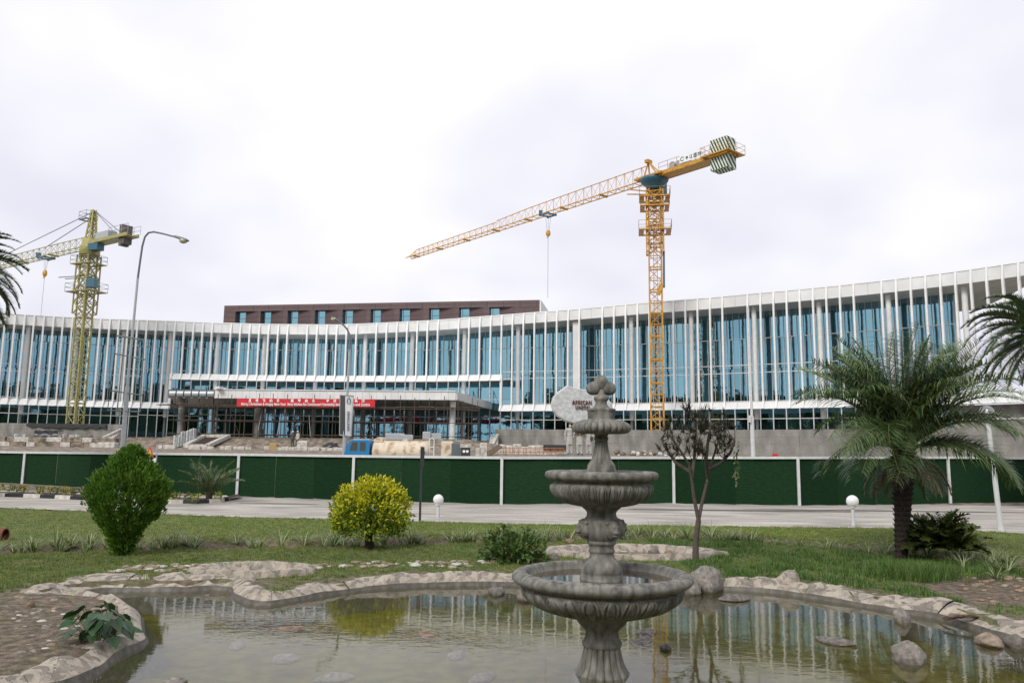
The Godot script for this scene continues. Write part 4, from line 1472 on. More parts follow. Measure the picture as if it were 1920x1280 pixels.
	for s in [-0.14, 0.14]:
		var gm := MB.new()
		gm.tube(pump.position + Vector3(s, 0.72, 0.3), pump.position + Vector3(s, 0.72, 0.36), 0.12, 0.12, 12)
		part(pump, "gauge", gm.mesh(), mats.white_paint)
	var pk := MB.new()
	pk.bar(Vector3(-2.624, 1.871, -76.000), Vector3(-1.037, 3.015, -80.000), 0.5, 0.12, Vector3(0, 0.3, 1))
	single("leaning_plank", "wide brown plank leaning on the stair edge", "plank", pk.mesh(), mats.plank_wood)
	# orange rebar cage
	var rc := thing("rebar_cage", "low cage of orange reinforcing bars in front of the long wall", "rebar cage", Vector3(1.724, 1.897, -80.000))
	for i in 17:
		var p := Vector3(-1.232, 1.861, -80.000).lerp(Vector3(5.314, 1.836, -80.000), i / 16.0)
		var m := MB.new()
		m.tube(p + Vector3(0, -0.4, 0), p + Vector3(rf(-0.15, 0.15), 1.0 + rf(-0.15, 0.2), 0), 0.035, 0.035, 5)
		part(rc, "bar", m.mesh(), mats.orange_rod)
	for y in [0.25, 0.6, 0.95]:
		var m := MB.new()
		m.tube(Vector3(-1.232, 1.861, -80.000) + Vector3(0, y, 0.05), Vector3(5.314, 1.836, -80.000) + Vector3(0, y + 0.05, 0.05), 0.035, 0.035, 5)
		part(rc, "bar", m.mesh(), mats.orange_rod)
	for i in 9:
		var p := Vector3(-0.931, 1.749, -81.500).lerp(Vector3(5.306, 1.824, -81.500), i / 8.0)
		box_thing("stone_stack", "white stone slab stack behind the orange rebar cage", "slab stack", Vector3(p.x, 2.0, p.z), Vector3(rf(0.7, 1.1), rf(0.9, 1.35), 0.8), mats.white_stone, rf(-0.2, 0.2), "white stacks behind the rebar")
	box_thing("black_beam", "long black steel beam lying on the stones by the monument", "beam", Vector3(4.414, 2.771, -81.000), Vector3(2.3, 0.45, 0.4), mats.dark_metal)
	# rubble in front of the long wall
	for i in 60:
		var p := Vector3(10.424, 1.989, -82.000).lerp(Vector3(16.486, 2.063, -82.000), rng.randf())
		var m := MB.new()
		var s := rf(0.09, 0.24)
		m.blob(Vector3.ZERO, Vector3(s * 1.3, s, s), 7, 5, fnl, 0.5, 1.5, i * 3.1)
		var kind := rng.randi_range(0, 4)
		single("rubble_stone", "small broken %s stone in the rubble strip before the long wall" % ["off-white", "ochre", "reddish", "dark grey", "pale grey"][kind], "rubble", m.mesh(), [mats.white_stone, mats.pebble, mats.pebble_b, mats.rock_grey, mats.slab_pale][kind], "rubble before the long wall", Vector3(p.x, 2.3 + rf(-0.1, 0.3), p.z + rf(-0.5, 0.5)))
	box_thing("red_helmet_box", "small red box on the wall foot near the slim pole", "box", Vector3(19.670, 2.245, -60.000), Vector3(0.3, 0.3, 0.3), mats.red_cloth)


func build_truck() -> void:
	var o := Vector3(-8.802, 2.018, -60.000)
	var gy := site_y(o.x, o.z)
	var t := thing("tanker_truck", "blue-cabbed truck with a rust-streaked cream tank parked behind the hoarding", "truck", Vector3(o.x, gy, o.z))
	var s := 60.0 / 1500.0
	var x := func(px: float) -> float: return o.x + (px - 735.0) * s
	var y := func(py: float) -> float: return 2.4 + (845.5 - py) * s
	var z := o.z
	# cab: side silhouette extruded across
	var prof := [[651, 851], [655, 842], [660, 829.5], [666, 826.5], [694, 826], [697, 829], [697, 870], [651, 870]]
	var m := MB.new()
	for i in prof.size():
		var a: Array = prof[i]
		var c: Array = prof[(i + 1) % prof.size()]
		var p0 := Vector3(x.call(a[0]), y.call(a[1]), z + 1.1)
		var p1 := Vector3(x.call(c[0]), y.call(c[1]), z + 1.1)
		m.quad(p0, p0 + Vector3(0, 0, -2.2), p1 + Vector3(0, 0, -2.2), p1)
	var ctr := Vector3(x.call(676.0), y.call(845.0), z + 1.1)
	for i in prof.size():
		var a: Array = prof[i]
		var c: Array = prof[(i + 1) % prof.size()]
		m.tri(ctr, Vector3(x.call(a[0]), y.call(a[1]), z + 1.1), Vector3(x.call(c[0]), y.call(c[1]), z + 1.1))
		m.tri(ctr + Vector3(0, 0, -2.2), Vector3(x.call(c[0]), y.call(c[1]), z - 1.1), Vector3(x.call(a[0]), y.call(a[1]), z - 1.1))
	part(t, "cab", m.mesh(), mats.truck_blue)
	for q in [[[661.5, 842], [665.5, 830], [675, 830], [675, 846], [661.5, 846]], [[679.5, 846], [679.5, 830], [690, 830], [690, 846]]]:
		var w := MB.new()
		for i in range(1, q.size() - 1):
			w.tri(Vector3(x.call(q[0][0]), y.call(q[0][1]), z + 1.115), Vector3(x.call(q[i][0]), y.call(q[i][1]), z + 1.115), Vector3(x.call(q[i + 1][0]), y.call(q[i + 1][1]), z + 1.115))
		part(t, "side_window", w.mesh(), mats.cab_glass)
	var roofm := MB.new()
	roofm.box(Vector3(x.call(681.0), y.call(825.6), z), Vector3(1.2, 0.1, 1.9))
	part(t, "cab_roof", roofm.mesh(), mats.slab_pale)
	# tank
	var rows := []
	for i in 9:
		var row := PackedVector3Array()
		var px: float = [700.0, 700.8, 703.0, 720.0, 745.0, 770.0, 790.0, 804.0, 806.0][i]
		var k: float = [0.02, 0.86, 0.97, 1.0, 1.0, 1.0, 1.0, 0.97, 0.02][i]
		for j in 20:
			var a := TAU * j / 20.0
			row.append(Vector3(x.call(px), y.call(848.0) + sin(a) * 0.82 * k, z + cos(a) * 1.05 * k))
		rows.append(row)
	var tk := MB.new()
	tk.grid(rows, true)
	part(t, "tank", tk.mesh(), mats.tank_cream)
	var wk := MB.new()
	wk.box(Vector3(x.call(755.0), y.call(827.6), z), Vector3(3.9, 0.12, 0.7))
	wk.box(Vector3(x.call(712.0), y.call(826.0), z + 0.3), Vector3(0.5, 0.3, 0.4))
	part(t, "walkway", wk.mesh(), mats.tank_cream)
	var ld := MB.new()
	for side in [-1.0, 1.0]:
		ld.tube(Vector3(x.call(810.0) + side * 0.17, 0.9, z + 0.8), Vector3(x.call(810.0) + side * 0.17, y.call(826.0), z + 0.8), 0.04, 0.04, 6)
	for i in 9:
		var a0 := PI * i / 8.0
		var a1 := PI * (i + 1) / 8.0
		if i < 8:
			ld.tube(Vector3(x.call(810.0) + cos(a0) * 0.17, y.call(826.0) + sin(a0) * 0.17, z + 0.8), Vector3(x.call(810.0) + cos(a1) * 0.17, y.call(826.0) + sin(a1) * 0.17, z + 0.8), 0.04, 0.04, 6)
	for i in 6:
		ld.tube(Vector3(x.call(810.0) - 0.17, 1.1 + i * 0.32, z + 0.8), Vector3(x.call(810.0) + 0.17, 1.1 + i * 0.32, z + 0.8), 0.03, 0.03, 5)
	part(t, "ladder", ld.mesh(), mats.white_metal)
	var ch := MB.new()
	ch.box(Vector3(x.call(745.0), gy + 0.85, z), Vector3(5.6, 0.25, 0.9))
	part(t, "chassis", ch.mesh(), mats.dark_metal)
	for wx in [668.0, 765.0, 792.0]:
		for side in [-0.95, 0.95]:
			var w := MB.new()
			w.tube(Vector3(x.call(wx), gy + 0.48, z + side - 0.14), Vector3(x.call(wx), gy + 0.48, z + side + 0.14), 0.48, 0.48, 16)
			part(t, "wheel", w.mesh(), mats.tyre)
	var mk_ := MB.new()
	mk_.quad(Vector3(x.call(793.0), y.call(851.0), z + 1.07), Vector3(x.call(793.0), y.call(846.0), z + 1.07), Vector3(x.call(799.0), y.call(845.0), z + 1.07), Vector3(x.call(799.0), y.call(851.0), z + 1.07))
	part(t, "blue_mark", mk_.mesh(), mats.truck_blue)


# ------------------------------------------------------------------ figures: bones joined by a smooth minimum, meshed as surface nets
func body_mesh(bones: Array, cell: float, blend: float) -> ArrayMesh:
	var lo := Vector3.INF
	var hi := -Vector3.INF
	for b in bones:
		for e in [0, 2]:
			var r: float = b[e + 1] + cell * 2.0
			lo = lo.min(b[e] - Vector3(r, r, r))
			hi = hi.max(b[e] + Vector3(r, r, r))
	var nx := int((hi.x - lo.x) / cell) + 2
	var ny := int((hi.y - lo.y) / cell) + 2
	var nz := int((hi.z - lo.z) / cell) + 2
	var f := PackedFloat32Array()
	f.resize(nx * ny * nz)
	var id := 0
	for k in nz:
		for j in ny:
			for i in nx:
				var p := lo + Vector3(i, j, k) * cell
				var dd := 1e3
				for b in bones:
					var ab: Vector3 = b[2] - b[0]
					var t := clampf((p - b[0]).dot(ab) / maxf(ab.length_squared(), 1e-6), 0.0, 1.0)
					var d: float = (p - b[0] - ab * t).length() - lerpf(b[1], b[3], t)
					var h := clampf(0.5 + 0.5 * (dd - d) / blend, 0.0, 1.0)
					dd = lerpf(dd, d, h) - blend * h * (1.0 - h)
				f[id] = dd
				id += 1
	var vid := {}
	var vs := PackedVector3Array()
	var off := [0, 1, nx, nx + 1, nx * ny, nx * ny + 1, nx * ny + nx, nx * ny + nx + 1]
	var ed := [[0, 1], [2, 3], [4, 5], [6, 7], [0, 2], [1, 3], [4, 6], [5, 7], [0, 4], [1, 5], [2, 6], [3, 7]]
	for k in nz - 1:
		for j in ny - 1:
			for i in nx - 1:
				var base := i + nx * (j + ny * k)
				var sum := Vector3.ZERO
				var cnt := 0
				for e in ed:
					var fa := f[base + off[e[0]]]
					var fb := f[base + off[e[1]]]
					if (fa < 0.0) != (fb < 0.0):
						var t := fa / (fa - fb)
						var pa := Vector3(e[0] & 1, (e[0] >> 1) & 1, e[0] >> 2)
						var pb := Vector3(e[1] & 1, (e[1] >> 1) & 1, e[1] >> 2)
						sum += pa.lerp(pb, t)
						cnt += 1
				if cnt:
					vid[base] = vs.size()
					vs.append(lo + (Vector3(i, j, k) + sum / cnt) * cell)
	var st := SurfaceTool.new()
	st.begin(Mesh.PRIMITIVE_TRIANGLES)
	st.set_smooth_group(0)
	for v in vs:
		st.add_vertex(v)
	var step := [1, nx, nx * ny]
	for base in vid:
		for a in 3:
			var b1: int = step[(a + 1) % 3]
			var c1: int = step[(a + 2) % 3]
			var inside0 := f[base] < 0.0
			if inside0 == (f[base + step[a]] < 0.0):
				continue
			if not (vid.has(base - b1) and vid.has(base - c1) and vid.has(base - b1 - c1)):
				continue
			var q := [vid[base], vid[base - b1], vid[base - b1 - c1], vid[base - c1]]
			if inside0:
				q.reverse()
			for t in [0, 1, 2, 0, 2, 3]:
				st.add_index(q[t])
	st.generate_normals()
	return st.commit()


func person(called: String, label: String, cat: String, at: Vector3, yaw: float, h: float, mat: Material, arms: Array, robe: bool, group := "") -> Node3D:
	# bones for a figure of height h facing +z; arms: [elbow, hand] for each side as fractions of h
	var t := thing(called, label, cat, at, group)
	t.rotation.y = yaw
	var b := []
	var V := func(x: float, y: float, z: float) -> Vector3: return Vector3(x, y, z) * h
	b.append([V.call(0, 0.5, 0), 0.088 * h, V.call(0, 0.62, 0.005), 0.08 * h])
	b.append([V.call(0, 0.62, 0.005), 0.08 * h, V.call(0, 0.76, 0), 0.085 * h])
	b.append([V.call(-0.085, 0.795, 0), 0.05 * h, V.call(0.085, 0.795, 0), 0.05 * h])
	b.append([V.call(0, 0.8, 0), 0.036 * h, V.call(0, 0.875, 0.008), 0.034 * h])
	for s in [-1.0, 1.0]:
		b.append([V.call(s * 0.052, 0.5, 0), 0.068 * h, V.call(s * 0.06, 0.28, 0.015), (0.062 if robe else 0.046) * h])
		b.append([V.call(s * 0.06, 0.28, 0.015), (0.062 if robe else 0.046) * h, V.call(s * 0.062, 0.05, -0.005), (0.058 if robe else 0.032) * h])
		b.append([V.call(s * 0.062, 0.025, -0.015), 0.024 * h, V.call(s * 0.068, 0.02, 0.075), 0.02 * h])
		var ar: Array = arms[0 if s < 0 else 1]
		b.append([V.call(s * 0.118, 0.79, 0), 0.038 * h, ar[0] * h, 0.031 * h])
		b.append([ar[0] * h, 0.031 * h, ar[1] * h, 0.022 * h])
		b.append([ar[1] * h, 0.024 * h, ar[1] * h + (ar[1] - ar[0]).normalized() * 0.05 * h, 0.014 * h])
	part(t, "body", body_mesh(b, h * 0.0215, h * 0.022), mat, false)
	return t


func head_on(t: Node3D, h: float, skin: Material) -> MeshInstance3D:
	var m := MB.new()
	m.blob(Vector3(0, 0.937, 0.012) * h, Vector3(0.047, 0.066, 0.056) * h, 18, 14, null, 0, 1, 0)
	m.blob(Vector3(0, 0.895, 0.03) * h, Vector3(0.034, 0.03, 0.036) * h, 12, 8, null, 0, 1, 0)
	m.tri(Vector3(-0.008, 0.925, 0.066) * h, Vector3(0, 0.948, 0.066) * h, Vector3(0, 0.925, 0.083) * h)
	m.tri(Vector3(0, 0.925, 0.083) * h, Vector3(0, 0.948, 0.066) * h, Vector3(0.008, 0.925, 0.066) * h)
	for s in [-1.0, 1.0]:
		m.blob(Vector3(s * 0.047, 0.932, 0.008) * h, Vector3(0.008, 0.018, 0.012) * h, 8, 6, null, 0, 1, 0)
	return part(t, "head", m.mesh(), skin, false)


func build_workers() -> void:
	var dn := [[Vector3(-0.15, 0.63, 0.0), Vector3(-0.13, 0.49, 0.06)], [Vector3(0.15, 0.63, 0.0), Vector3(0.13, 0.49, 0.06)]]
	var pk := [[Vector3(-0.15, 0.63, 0.0), Vector3(-0.06, 0.56, 0.12)], [Vector3(0.15, 0.63, 0.0), Vector3(0.12, 0.47, 0.05)]]
	var k := 0
	for q in [["standing worker in dark overalls and white hard hat on the site terrace", Vector3(-24.929, 2.218, -92.000), 0.5, "overall", Color(0.07, 0.07, 0.065), dn], ["standing worker in pale jacket, dark trousers and white hard hat beside the concrete cube", Vector3(-24.352, 2.225, -92.000), -0.7, "jacket", Color(0.45, 0.42, 0.33), pk]]:
		var p: Vector3 = q[1]
		p.y = site_y(p.x, p.z)
		var t := person("person", q[0], "person", p, q[2], 1.78, mk(q[3], q[4], 0.8), q[5], false)
		var hd := head_on(t, 1.78, mats.skin_dark)
		var hat := MB.new()
		hat.blob(Vector3(0, 0.965, 0.01) * 1.78, Vector3(0.062, 0.045, 0.07) * 1.78, 16, 8, null, 0, 1, 0)
		hat.lathe(Vector3(0, 0.958, 0.015) * 1.78, [[0.0, 0.0], [0.13, 0.0], [0.13, 0.012], [0.0, 0.014]], 16)
		part(t, "hard_hat", hat.mesh(), mats.white_paint, false)
		if k == 1:
			var tr := MB.new()
			for s in [-1.0, 1.0]:
				tr.tube(Vector3(s * 0.06, 0.5, 0.0) * 1.78, Vector3(s * 0.062, 0.06, 0.004) * 1.78, 0.135, 0.09, 10)
			part(t, "trousers", tr.mesh(), mk("trousers", Color(0.035, 0.035, 0.055), 0.85), false)
		k += 1


func build_monument() -> void:
	var base := Vector3(5.339, 1.667, -61.000)
	var gy := site_y(base.x, base.z)
	var pl := MB.new()
	pl.hexa([Vector3(base.x - 1.9, gy - 0.2, base.z + 1.2), Vector3(base.x + 2.2, gy - 0.2, base.z + 1.2), Vector3(base.x + 2.2, gy - 0.2, base.z - 1.2), Vector3(base.x - 1.9, gy - 0.2, base.z - 1.2), Vector3(base.x - 1.8, 2.35, base.z + 1.1), Vector3(base.x + 2.1, 2.35, base.z + 1.1), Vector3(base.x + 2.1, 2.35, base.z - 1.1), Vector3(base.x - 1.8, 2.35, base.z - 1.1)])
	single("monument_plinth", "low concrete plinth under the three robed statues", "plinth", pl.mesh(), mats.concrete)
	# slab: an uneven rounded stone with real thickness, resting on the heads
	var out := [Vector3(4.196, 7.487, -60.400), Vector3(4.681, 7.331, -60.400), Vector3(5.286, 7.217, -60.400), Vector3(5.850, 7.143, -60.400), Vector3(6.576, 6.991, -60.400), Vector3(7.219, 6.636, -60.400), Vector3(7.619, 6.118, -60.400), Vector3(7.697, 5.517, -60.400), Vector3(7.373, 4.953, -60.400), Vector3(6.810, 4.586, -60.400), Vector3(6.088, 4.418, -60.400), Vector3(5.126, 4.486, -60.400), Vector3(4.083, 4.753, -60.400), Vector3(3.480, 5.105, -60.400), Vector3(3.117, 5.541, -60.400), Vector3(2.993, 6.061, -60.400), Vector3(3.112, 6.545, -60.400), Vector3(3.512, 6.994, -60.400)]
	var s := thing("monument_slab", "huge rounded pale stone slab lettered AFRICAN UNION carried by statues", "monument", Vector3(out[10].x, out[10].y, out[10].z))
	var m := MB.new()
	var c := Vector3.ZERO
	for p in out:
		c += p / out.size()
	for i in out.size():
		var a: Vector3 = out[i]
		var b: Vector3 = out[(i + 1) % out.size()]
		var ai := c.lerp(a, 0.94) + Vector3(0, 0, 0.1)
		var bi := c.lerp(b, 0.94) + Vector3(0, 0, 0.1)
		m.tri(c + Vector3(0, 0, 0.1), ai, bi)
		m.quad(ai, a, b, bi)
		m.quad(a, a + Vector3(0, 0, -0.5), b + Vector3(0, 0, -0.5), b)
		m.tri(c + Vector3(0, 0, -0.5), b + Vector3(0, 0, -0.5), a + Vector3(0, 0, -0.5))
	part(s, "stone", m.mesh(), mats.slab_pale)
	for q in [["AFRICAN", Vector3(5.329, 6.178, -60.200), 0.29, 1.46], ["UNION", Vector3(5.369, 5.798, -60.200), 0.27, 1.06]]:
		var t := text_mesh(q[0], q[2], 0.06)
		var o := part(s, "lettering", t, mats.letter_red, false)
		var k: float = q[3] / t.get_aabb().size.x
		o.transform = Transform3D(Basis(Vector3(k, 0, 0), Vector3(0, 1, 0), Vector3(0, 0, 1)), q[1] - s.global_position + Vector3(0, 0, -0.04))
	# three robed figures
	var at := [Vector3(4.401, 1.982, -60.000), Vector3(5.125, 1.992, -59.900), Vector3(5.826, 1.999, -60.000)]
	var lab := ["stone statue in long grey coat with a white face mask under the slab", "stone statue in grey robe with folded brown arms between the two others", "stone statue in grey robe with a dark bag at its hip"]
	for i in 3:
		var p: Vector3 = at[i]
		p.y = 2.35
		var folded := [[Vector3(-0.17, 0.66, 0.03), Vector3(-0.02, 0.66, 0.11)], [Vector3(0.17, 0.66, 0.03), Vector3(0.03, 0.69, 0.115)]]
		var down := [[Vector3(-0.16, 0.63, 0.0), Vector3(-0.16, 0.46, 0.03)], [Vector3(0.16, 0.64, 0.02), Vector3(0.1, 0.55, 0.1)]]
		var t := person("statue", lab[i], "statue", p, [0.1, 0.0, -0.15][i], [2.26, 2.2, 2.16][i], mats.robe, folded if i == 1 else down, true, "statues carrying the slab")
		var h: float = [2.26, 2.2, 2.16][i]
		var hd := head_on(t, h, mats.skin_dark)
		# coat skirt
		var sk := MB.new()
		sk.lathe(Vector3.ZERO, [[0.128 * h, 0.3 * h], [0.13 * h, 0.33 * h], [0.115 * h, 0.48 * h], [0.097 * h, 0.58 * h], [0.1 * h, 0.72 * h]], 20, func(a: float, r: float, y: float) -> float: return r * (1.0 + 0.05 * sin(a * 7.0)) * (0.8 + 0.2 * absf(cos(a))))
		part(t, "coat", sk.mesh(), mats.robe, false)
		if i == 0:
			var mk2 := MB.new()
			mk2.blob(Vector3(0, 0.912, 0.05) * h, Vector3(0.037, 0.028, 0.032) * h, 12, 8, null, 0, 1, 0)
			part(t, "face_mask", mk2.mesh(), mats.white_paint, false, "white face mask")
		if i == 1:
			for s2 in [-1.0, 1.0]:
				var fa := MB.new()
				fa.tube(Vector3(s2 * 0.16, 0.665, 0.05) * h, Vector3(s2 * 0.02, 0.675, 0.135) * h, 0.085, 0.06, 8)
				part(t, "forearm", fa.mesh(), mats.skin_dark, false)
		if i == 2:
			var bg := MB.new()
			bg.box(Vector3(0.1, 0.52, 0.15) * h, Vector3(0.22, 0.3, 0.14))
			part(t, "bag", bg.mesh(), mats.dark_metal, false, "dark bag")


func build_trees_behind() -> void:
	# tall trees standing behind the viewer; the glass front mirrors them
	var variants := []
	for v in 3:
		var crown := MB.new()
		var tr := MB.new()
		tr.tube(Vector3(0, 0, 0), Vector3(0.3, 9, 0.2), 0.5, 0.3, 8)
		tr.tube(Vector3(0.3, 9, 0.2), Vector3(-0.2, 17, 0), 0.3, 0.1, 7)
		for i in 34:
			var hh := rf(2.2, 22.0)
			var rr := 5.2 * pow(sin(PI * clampf((hh + 3.0) / 27.0, 0.05, 1.0)), 0.8) * rf(0.2, 1.0)
			var a := rf(0, TAU)
			var c := Vector3(cos(a) * rr, hh, sin(a) * rr)
			tr.tube(Vector3(0, minf(hh * 0.75, 15.0), 0), c, 0.12, 0.03, 5, false)
			for j in 120:
				var dn := Vector3(rng.randfn(), rng.randfn() * 0.75, rng.randfn()) * 0.95
				var p := c + dn
				var u := Vector3(rf(-1, 1), rf(-1, 1), rf(-1, 1)).normalized() * 0.6
				var w := Vector3(rf(-1, 1), rf(-1, 1), rf(-1, 1)).normalized() * 0.45
				crown.tint(Color(0.035, 0.06, 0.02).lerp(Color(0.06, 0.09, 0.03), rng.randf()))
				crown.quad(p - u, p + w, p + u, p - w)
		variants.append([tr.mesh(), crown.mesh()])
	for i in 46:
		var ang := lerpf(-1.75, 1.75, i / 45.0) + rf(-0.02, 0.02)
		var R := rf(40.0, 58.0)
		var at := Vector3(sin(ang) * R * 1.35, 0.0, cos(ang) * R * 0.85 + 6.0)
		var t := thing("tree", "tall leafy tree in the row across from the glass building", "tree", Vector3(at.x, -1.3, at.z), "trees mirrored in the glass front")
		t.rotation.y = rf(0, TAU)
		var k := rf(0.75, 1.05)
		t.scale = Vector3(k, k, k)
		var v: Array = variants[i % 3]
		part(t, "trunk", v[0], mats.bark, false)
		part(t, "crown", v[1], mats.leaf, false)
	var h := thing("hedge", "tall dense screen of shrubs standing under the row of trees", "hedge", Vector3(0, -1.3, 34))
	for i in 40:
		var ang := lerpf(-1.7, 1.7, i / 39.0)
		var m := MB.new()
		m.tint(Color(0.04, 0.065, 0.022))
		m.blob(Vector3(sin(ang) * 58, 4.6, cos(ang) * 36 + 6), Vector3(4.6, 9.5 + rf(-1.5, 2.0), 2.6), 12, 8, fnl, 0.4, 2.0, i * 2.0)
		part(h, "shrub", m.mesh(), mats.leaf)


# ------------------------------------------------------------------ tower cranes
func lattice(m: MB, p0: Vector3, p1: Vector3, u: Vector3, w: Vector3, hu: float, hw: float, bays: int, chord: float, brace: float, cross := true) -> void:
	var c := [u * -hu + w * -hw, u * hu + w * -hw, u * hu + w * hw, u * -hu + w * hw]
	for k in c:
		m.bar(p0 + k, p1 + k, chord, chord, u)
	for b in bays + 1:
		var q := p0.lerp(p1, float(b) / bays)
		if b == bays:
			q = p1.lerp(p0, 0.02)
		for i in 4:
			m.bar(q + c[i], q + c[(i + 1) % 4], brace, brace)
	for b in bays:
		var a := p0.lerp(p1, float(b) / bays)
		var e := p0.lerp(p1, float(b + 1) / bays)
		for i in 4:
			var j := (i + 1) % 4
			if b % 2 == 0 or cross:
				m.bar(a + c[i], e + c[j], brace, brace)
			if b % 2 == 1 or cross:
				m.bar(a + c[j], e + c[i], brace, brace)


func railing(m: MB, pts: Array, h: float, r: float) -> void:
	for i in pts.size() - 1:
		var a: Vector3 = pts[i]
		var c: Vector3 = pts[i + 1]
		for y in [h * 0.5, h]:
			m.tube(a + Vector3(0, y, 0), c + Vector3(0, y, 0), r, r, 4, false)
		var k := maxi(1, int(a.distance_to(c) / 1.2))
		for j in k + 1:
			var p := a.lerp(c, float(j) / k)
			m.tube(p, p + Vector3(0, h, 0), r, r, 4, false)


func platform(t: Node3D, ctr: Vector3, u: Vector3, w: Vector3, hu: float, hw: float, mat: Material, rail: Material, shift := Vector3.ZERO) -> void:
	var m := MB.new()
	var c := ctr + shift
	for s in [-1.0, 1.0]:
		m.bar(c - u * hu + w * (hw * s * 0.84), c + u * hu + w * (hw * s * 0.84), hw * 0.3, 0.12, Vector3.UP)
		m.bar(c - w * hw + u * (hu * s * 0.84), c + w * hw + u * (hu * s * 0.84), hu * 0.3, 0.11, Vector3.UP)
	part(t, "platform", m.mesh(), mat)
	var r := MB.new()
	railing(r, [c - u * hu - w * hw, c + u * hu - w * hw, c + u * hu + w * hw, c - u * hu + w * hw, c - u * hu - w * hw], 1.1, 0.025)
	part(t, "guard_rail", r.mesh(), rail)


func crane_mast(t: Node3D, base: Vector3, top: float, u: Vector3, w: Vector3, half: float, mat: Material) -> void:
	var y := base.y
	while y < top - 0.3:
		var e := minf(y + 2.8, top)
		var m := MB.new()
		lattice(m, Vector3(base.x, y, base.z), Vector3(base.x, e - 0.03, base.z), u, w, half, half, 2, 0.17, 0.075, false)
		part(t, "mast_section", m.mesh(), mat)
		y = e
	# inner ladder
	var l := MB.new()
	for s in [-0.22, 0.22]:
		l.bar(Vector3(base.x, base.y, base.z) + u * s, Vector3(base.x, top, base.z) + u * s, 0.05, 0.05)
	var yy := base.y + 0.4
	while yy < top:
		l.bar(Vector3(base.x, yy, base.z) - u * 0.22, Vector3(base.x, yy, base.z) + u * 0.22, 0.04, 0.04)
		yy += 0.5
	part(t, "ladder", l.mesh(), mat)


func jib(t: Node3D, root: Vector3, dir: Vector3, sections: Array, mat: Material) -> void:
	# sections: [from, to, height at start, height at end]
	var side := dir.cross(Vector3.UP).normalized()
	for s in sections:
		var m := MB.new()
		var L: float = s[1] - s[0]
		var k := maxi(2, int(round(L / 1.5)))
		for e in [-0.62, 0.62]:
			m.bar(root + dir * s[0] + side * e, root + dir * (s[1] - 0.04) + side * e, 0.1, 0.12, Vector3.UP)
		m.bar(root + dir * s[0] + Vector3(0, s[2], 0), root + dir * (s[1] - 0.04) + Vector3(0, s[3], 0), 0.09, 0.09, Vector3.UP)
		for i in k:
			var x0: float = s[0] + L * i / k
			var x1: float = s[0] + L * (i + 1) / k - 0.04
			var xm := (x0 + x1) * 0.5
			var hm := lerpf(s[2], s[3], (i + 0.5) / k)
			for e in [-0.62, 0.62]:
				m.bar(root + dir * x0 + side * e, root + dir * xm + Vector3(0, hm, 0), 0.042, 0.042)
				m.bar(root + dir * x1 + side * e, root + dir * xm + Vector3(0, hm, 0), 0.042, 0.042)
			m.bar(root + dir * x0 - side * 0.62, root + dir * x0 + side * 0.62, 0.07, 0.07)
			m.bar(root + dir * x0 - side * 0.62, root + dir * x1 + side * 0.62, 0.045, 0.045)
		# connecting plates where sections meet
		m.box(root + dir * (s[0] + 0.15), Vector3(0.3, 0.22, 1.5), Basis(dir, Vector3.UP, side))
		part(t, "jib_section", m.mesh(), mat)


func stripe_texture() -> ImageTexture:
	var im := Image.create(128, 128, false, Image.FORMAT_RGB8)
	for y in 128:
		for x in 128:
			im.set_pixel(x, y, Color(0.86, 0.87, 0.8) if (x + y) % 64 < 30 else Color(0.12, 0.3, 0.29))
	return ImageTexture.create_from_image(im)


func hook_set(t: Node3D, p: Vector3, dir: Vector3, drop: float, sling: float, mat: Material) -> void:
	var side := dir.cross(Vector3.UP).normalized()
	var m := MB.new()
	for e in [-0.7, 0.7]:
		m.bar(p - dir * 0.9 + side * e, p + dir * 0.9 + side * e, 0.18, 0.2)
		for f in [-0.8, 0.8]:
			m.tube(p + dir * f + side * (e - 0.08), p + dir * f + side * (e + 0.08), 0.17, 0.17, 10)
	m.bar(p - dir * 0.7 - side * 0.7, p - dir * 0.7 + side * 0.7, 0.15, 0.15)
	m.bar(p + dir * 0.7 - side * 0.7, p + dir * 0.7 + side * 0.7, 0.15, 0.15)
	m.box(p + dir * 0.95 + Vector3(0, 0.4, 0) - side * 0.6, Vector3(0.5, 0.7, 0.5))
	part(t, "trolley", m.mesh(), mats.crane_blue)
	var c := MB.new()
	for f in [-0.55, 0.0, 0.55]:
		c.tube(p + dir * f - Vector3(0, 0.1, 0), p + dir * f * 0.4 - Vector3(0, drop, 0), 0.02, 0.02, 4)
	c.tube(p - Vector3(0, drop + 0.6, 0), p - Vector3(0, drop + sling, 0), 0.025, 0.025, 4)
	part(t, "hoist_rope", c.mesh(), mats.cable)
	var h := MB.new()
	h.blob(p - Vector3(0, drop + 0.25, 0), Vector3(0.34, 0.5, 0.22), 10, 8, null, 0, 1, 0)
	h.tube(p - Vector3(0, drop + 0.6, 0), p - Vector3(0.12, drop + 0.95, 0), 0.12, 0.06, 8)
	part(t, "hook_block", h.mesh(), mat)


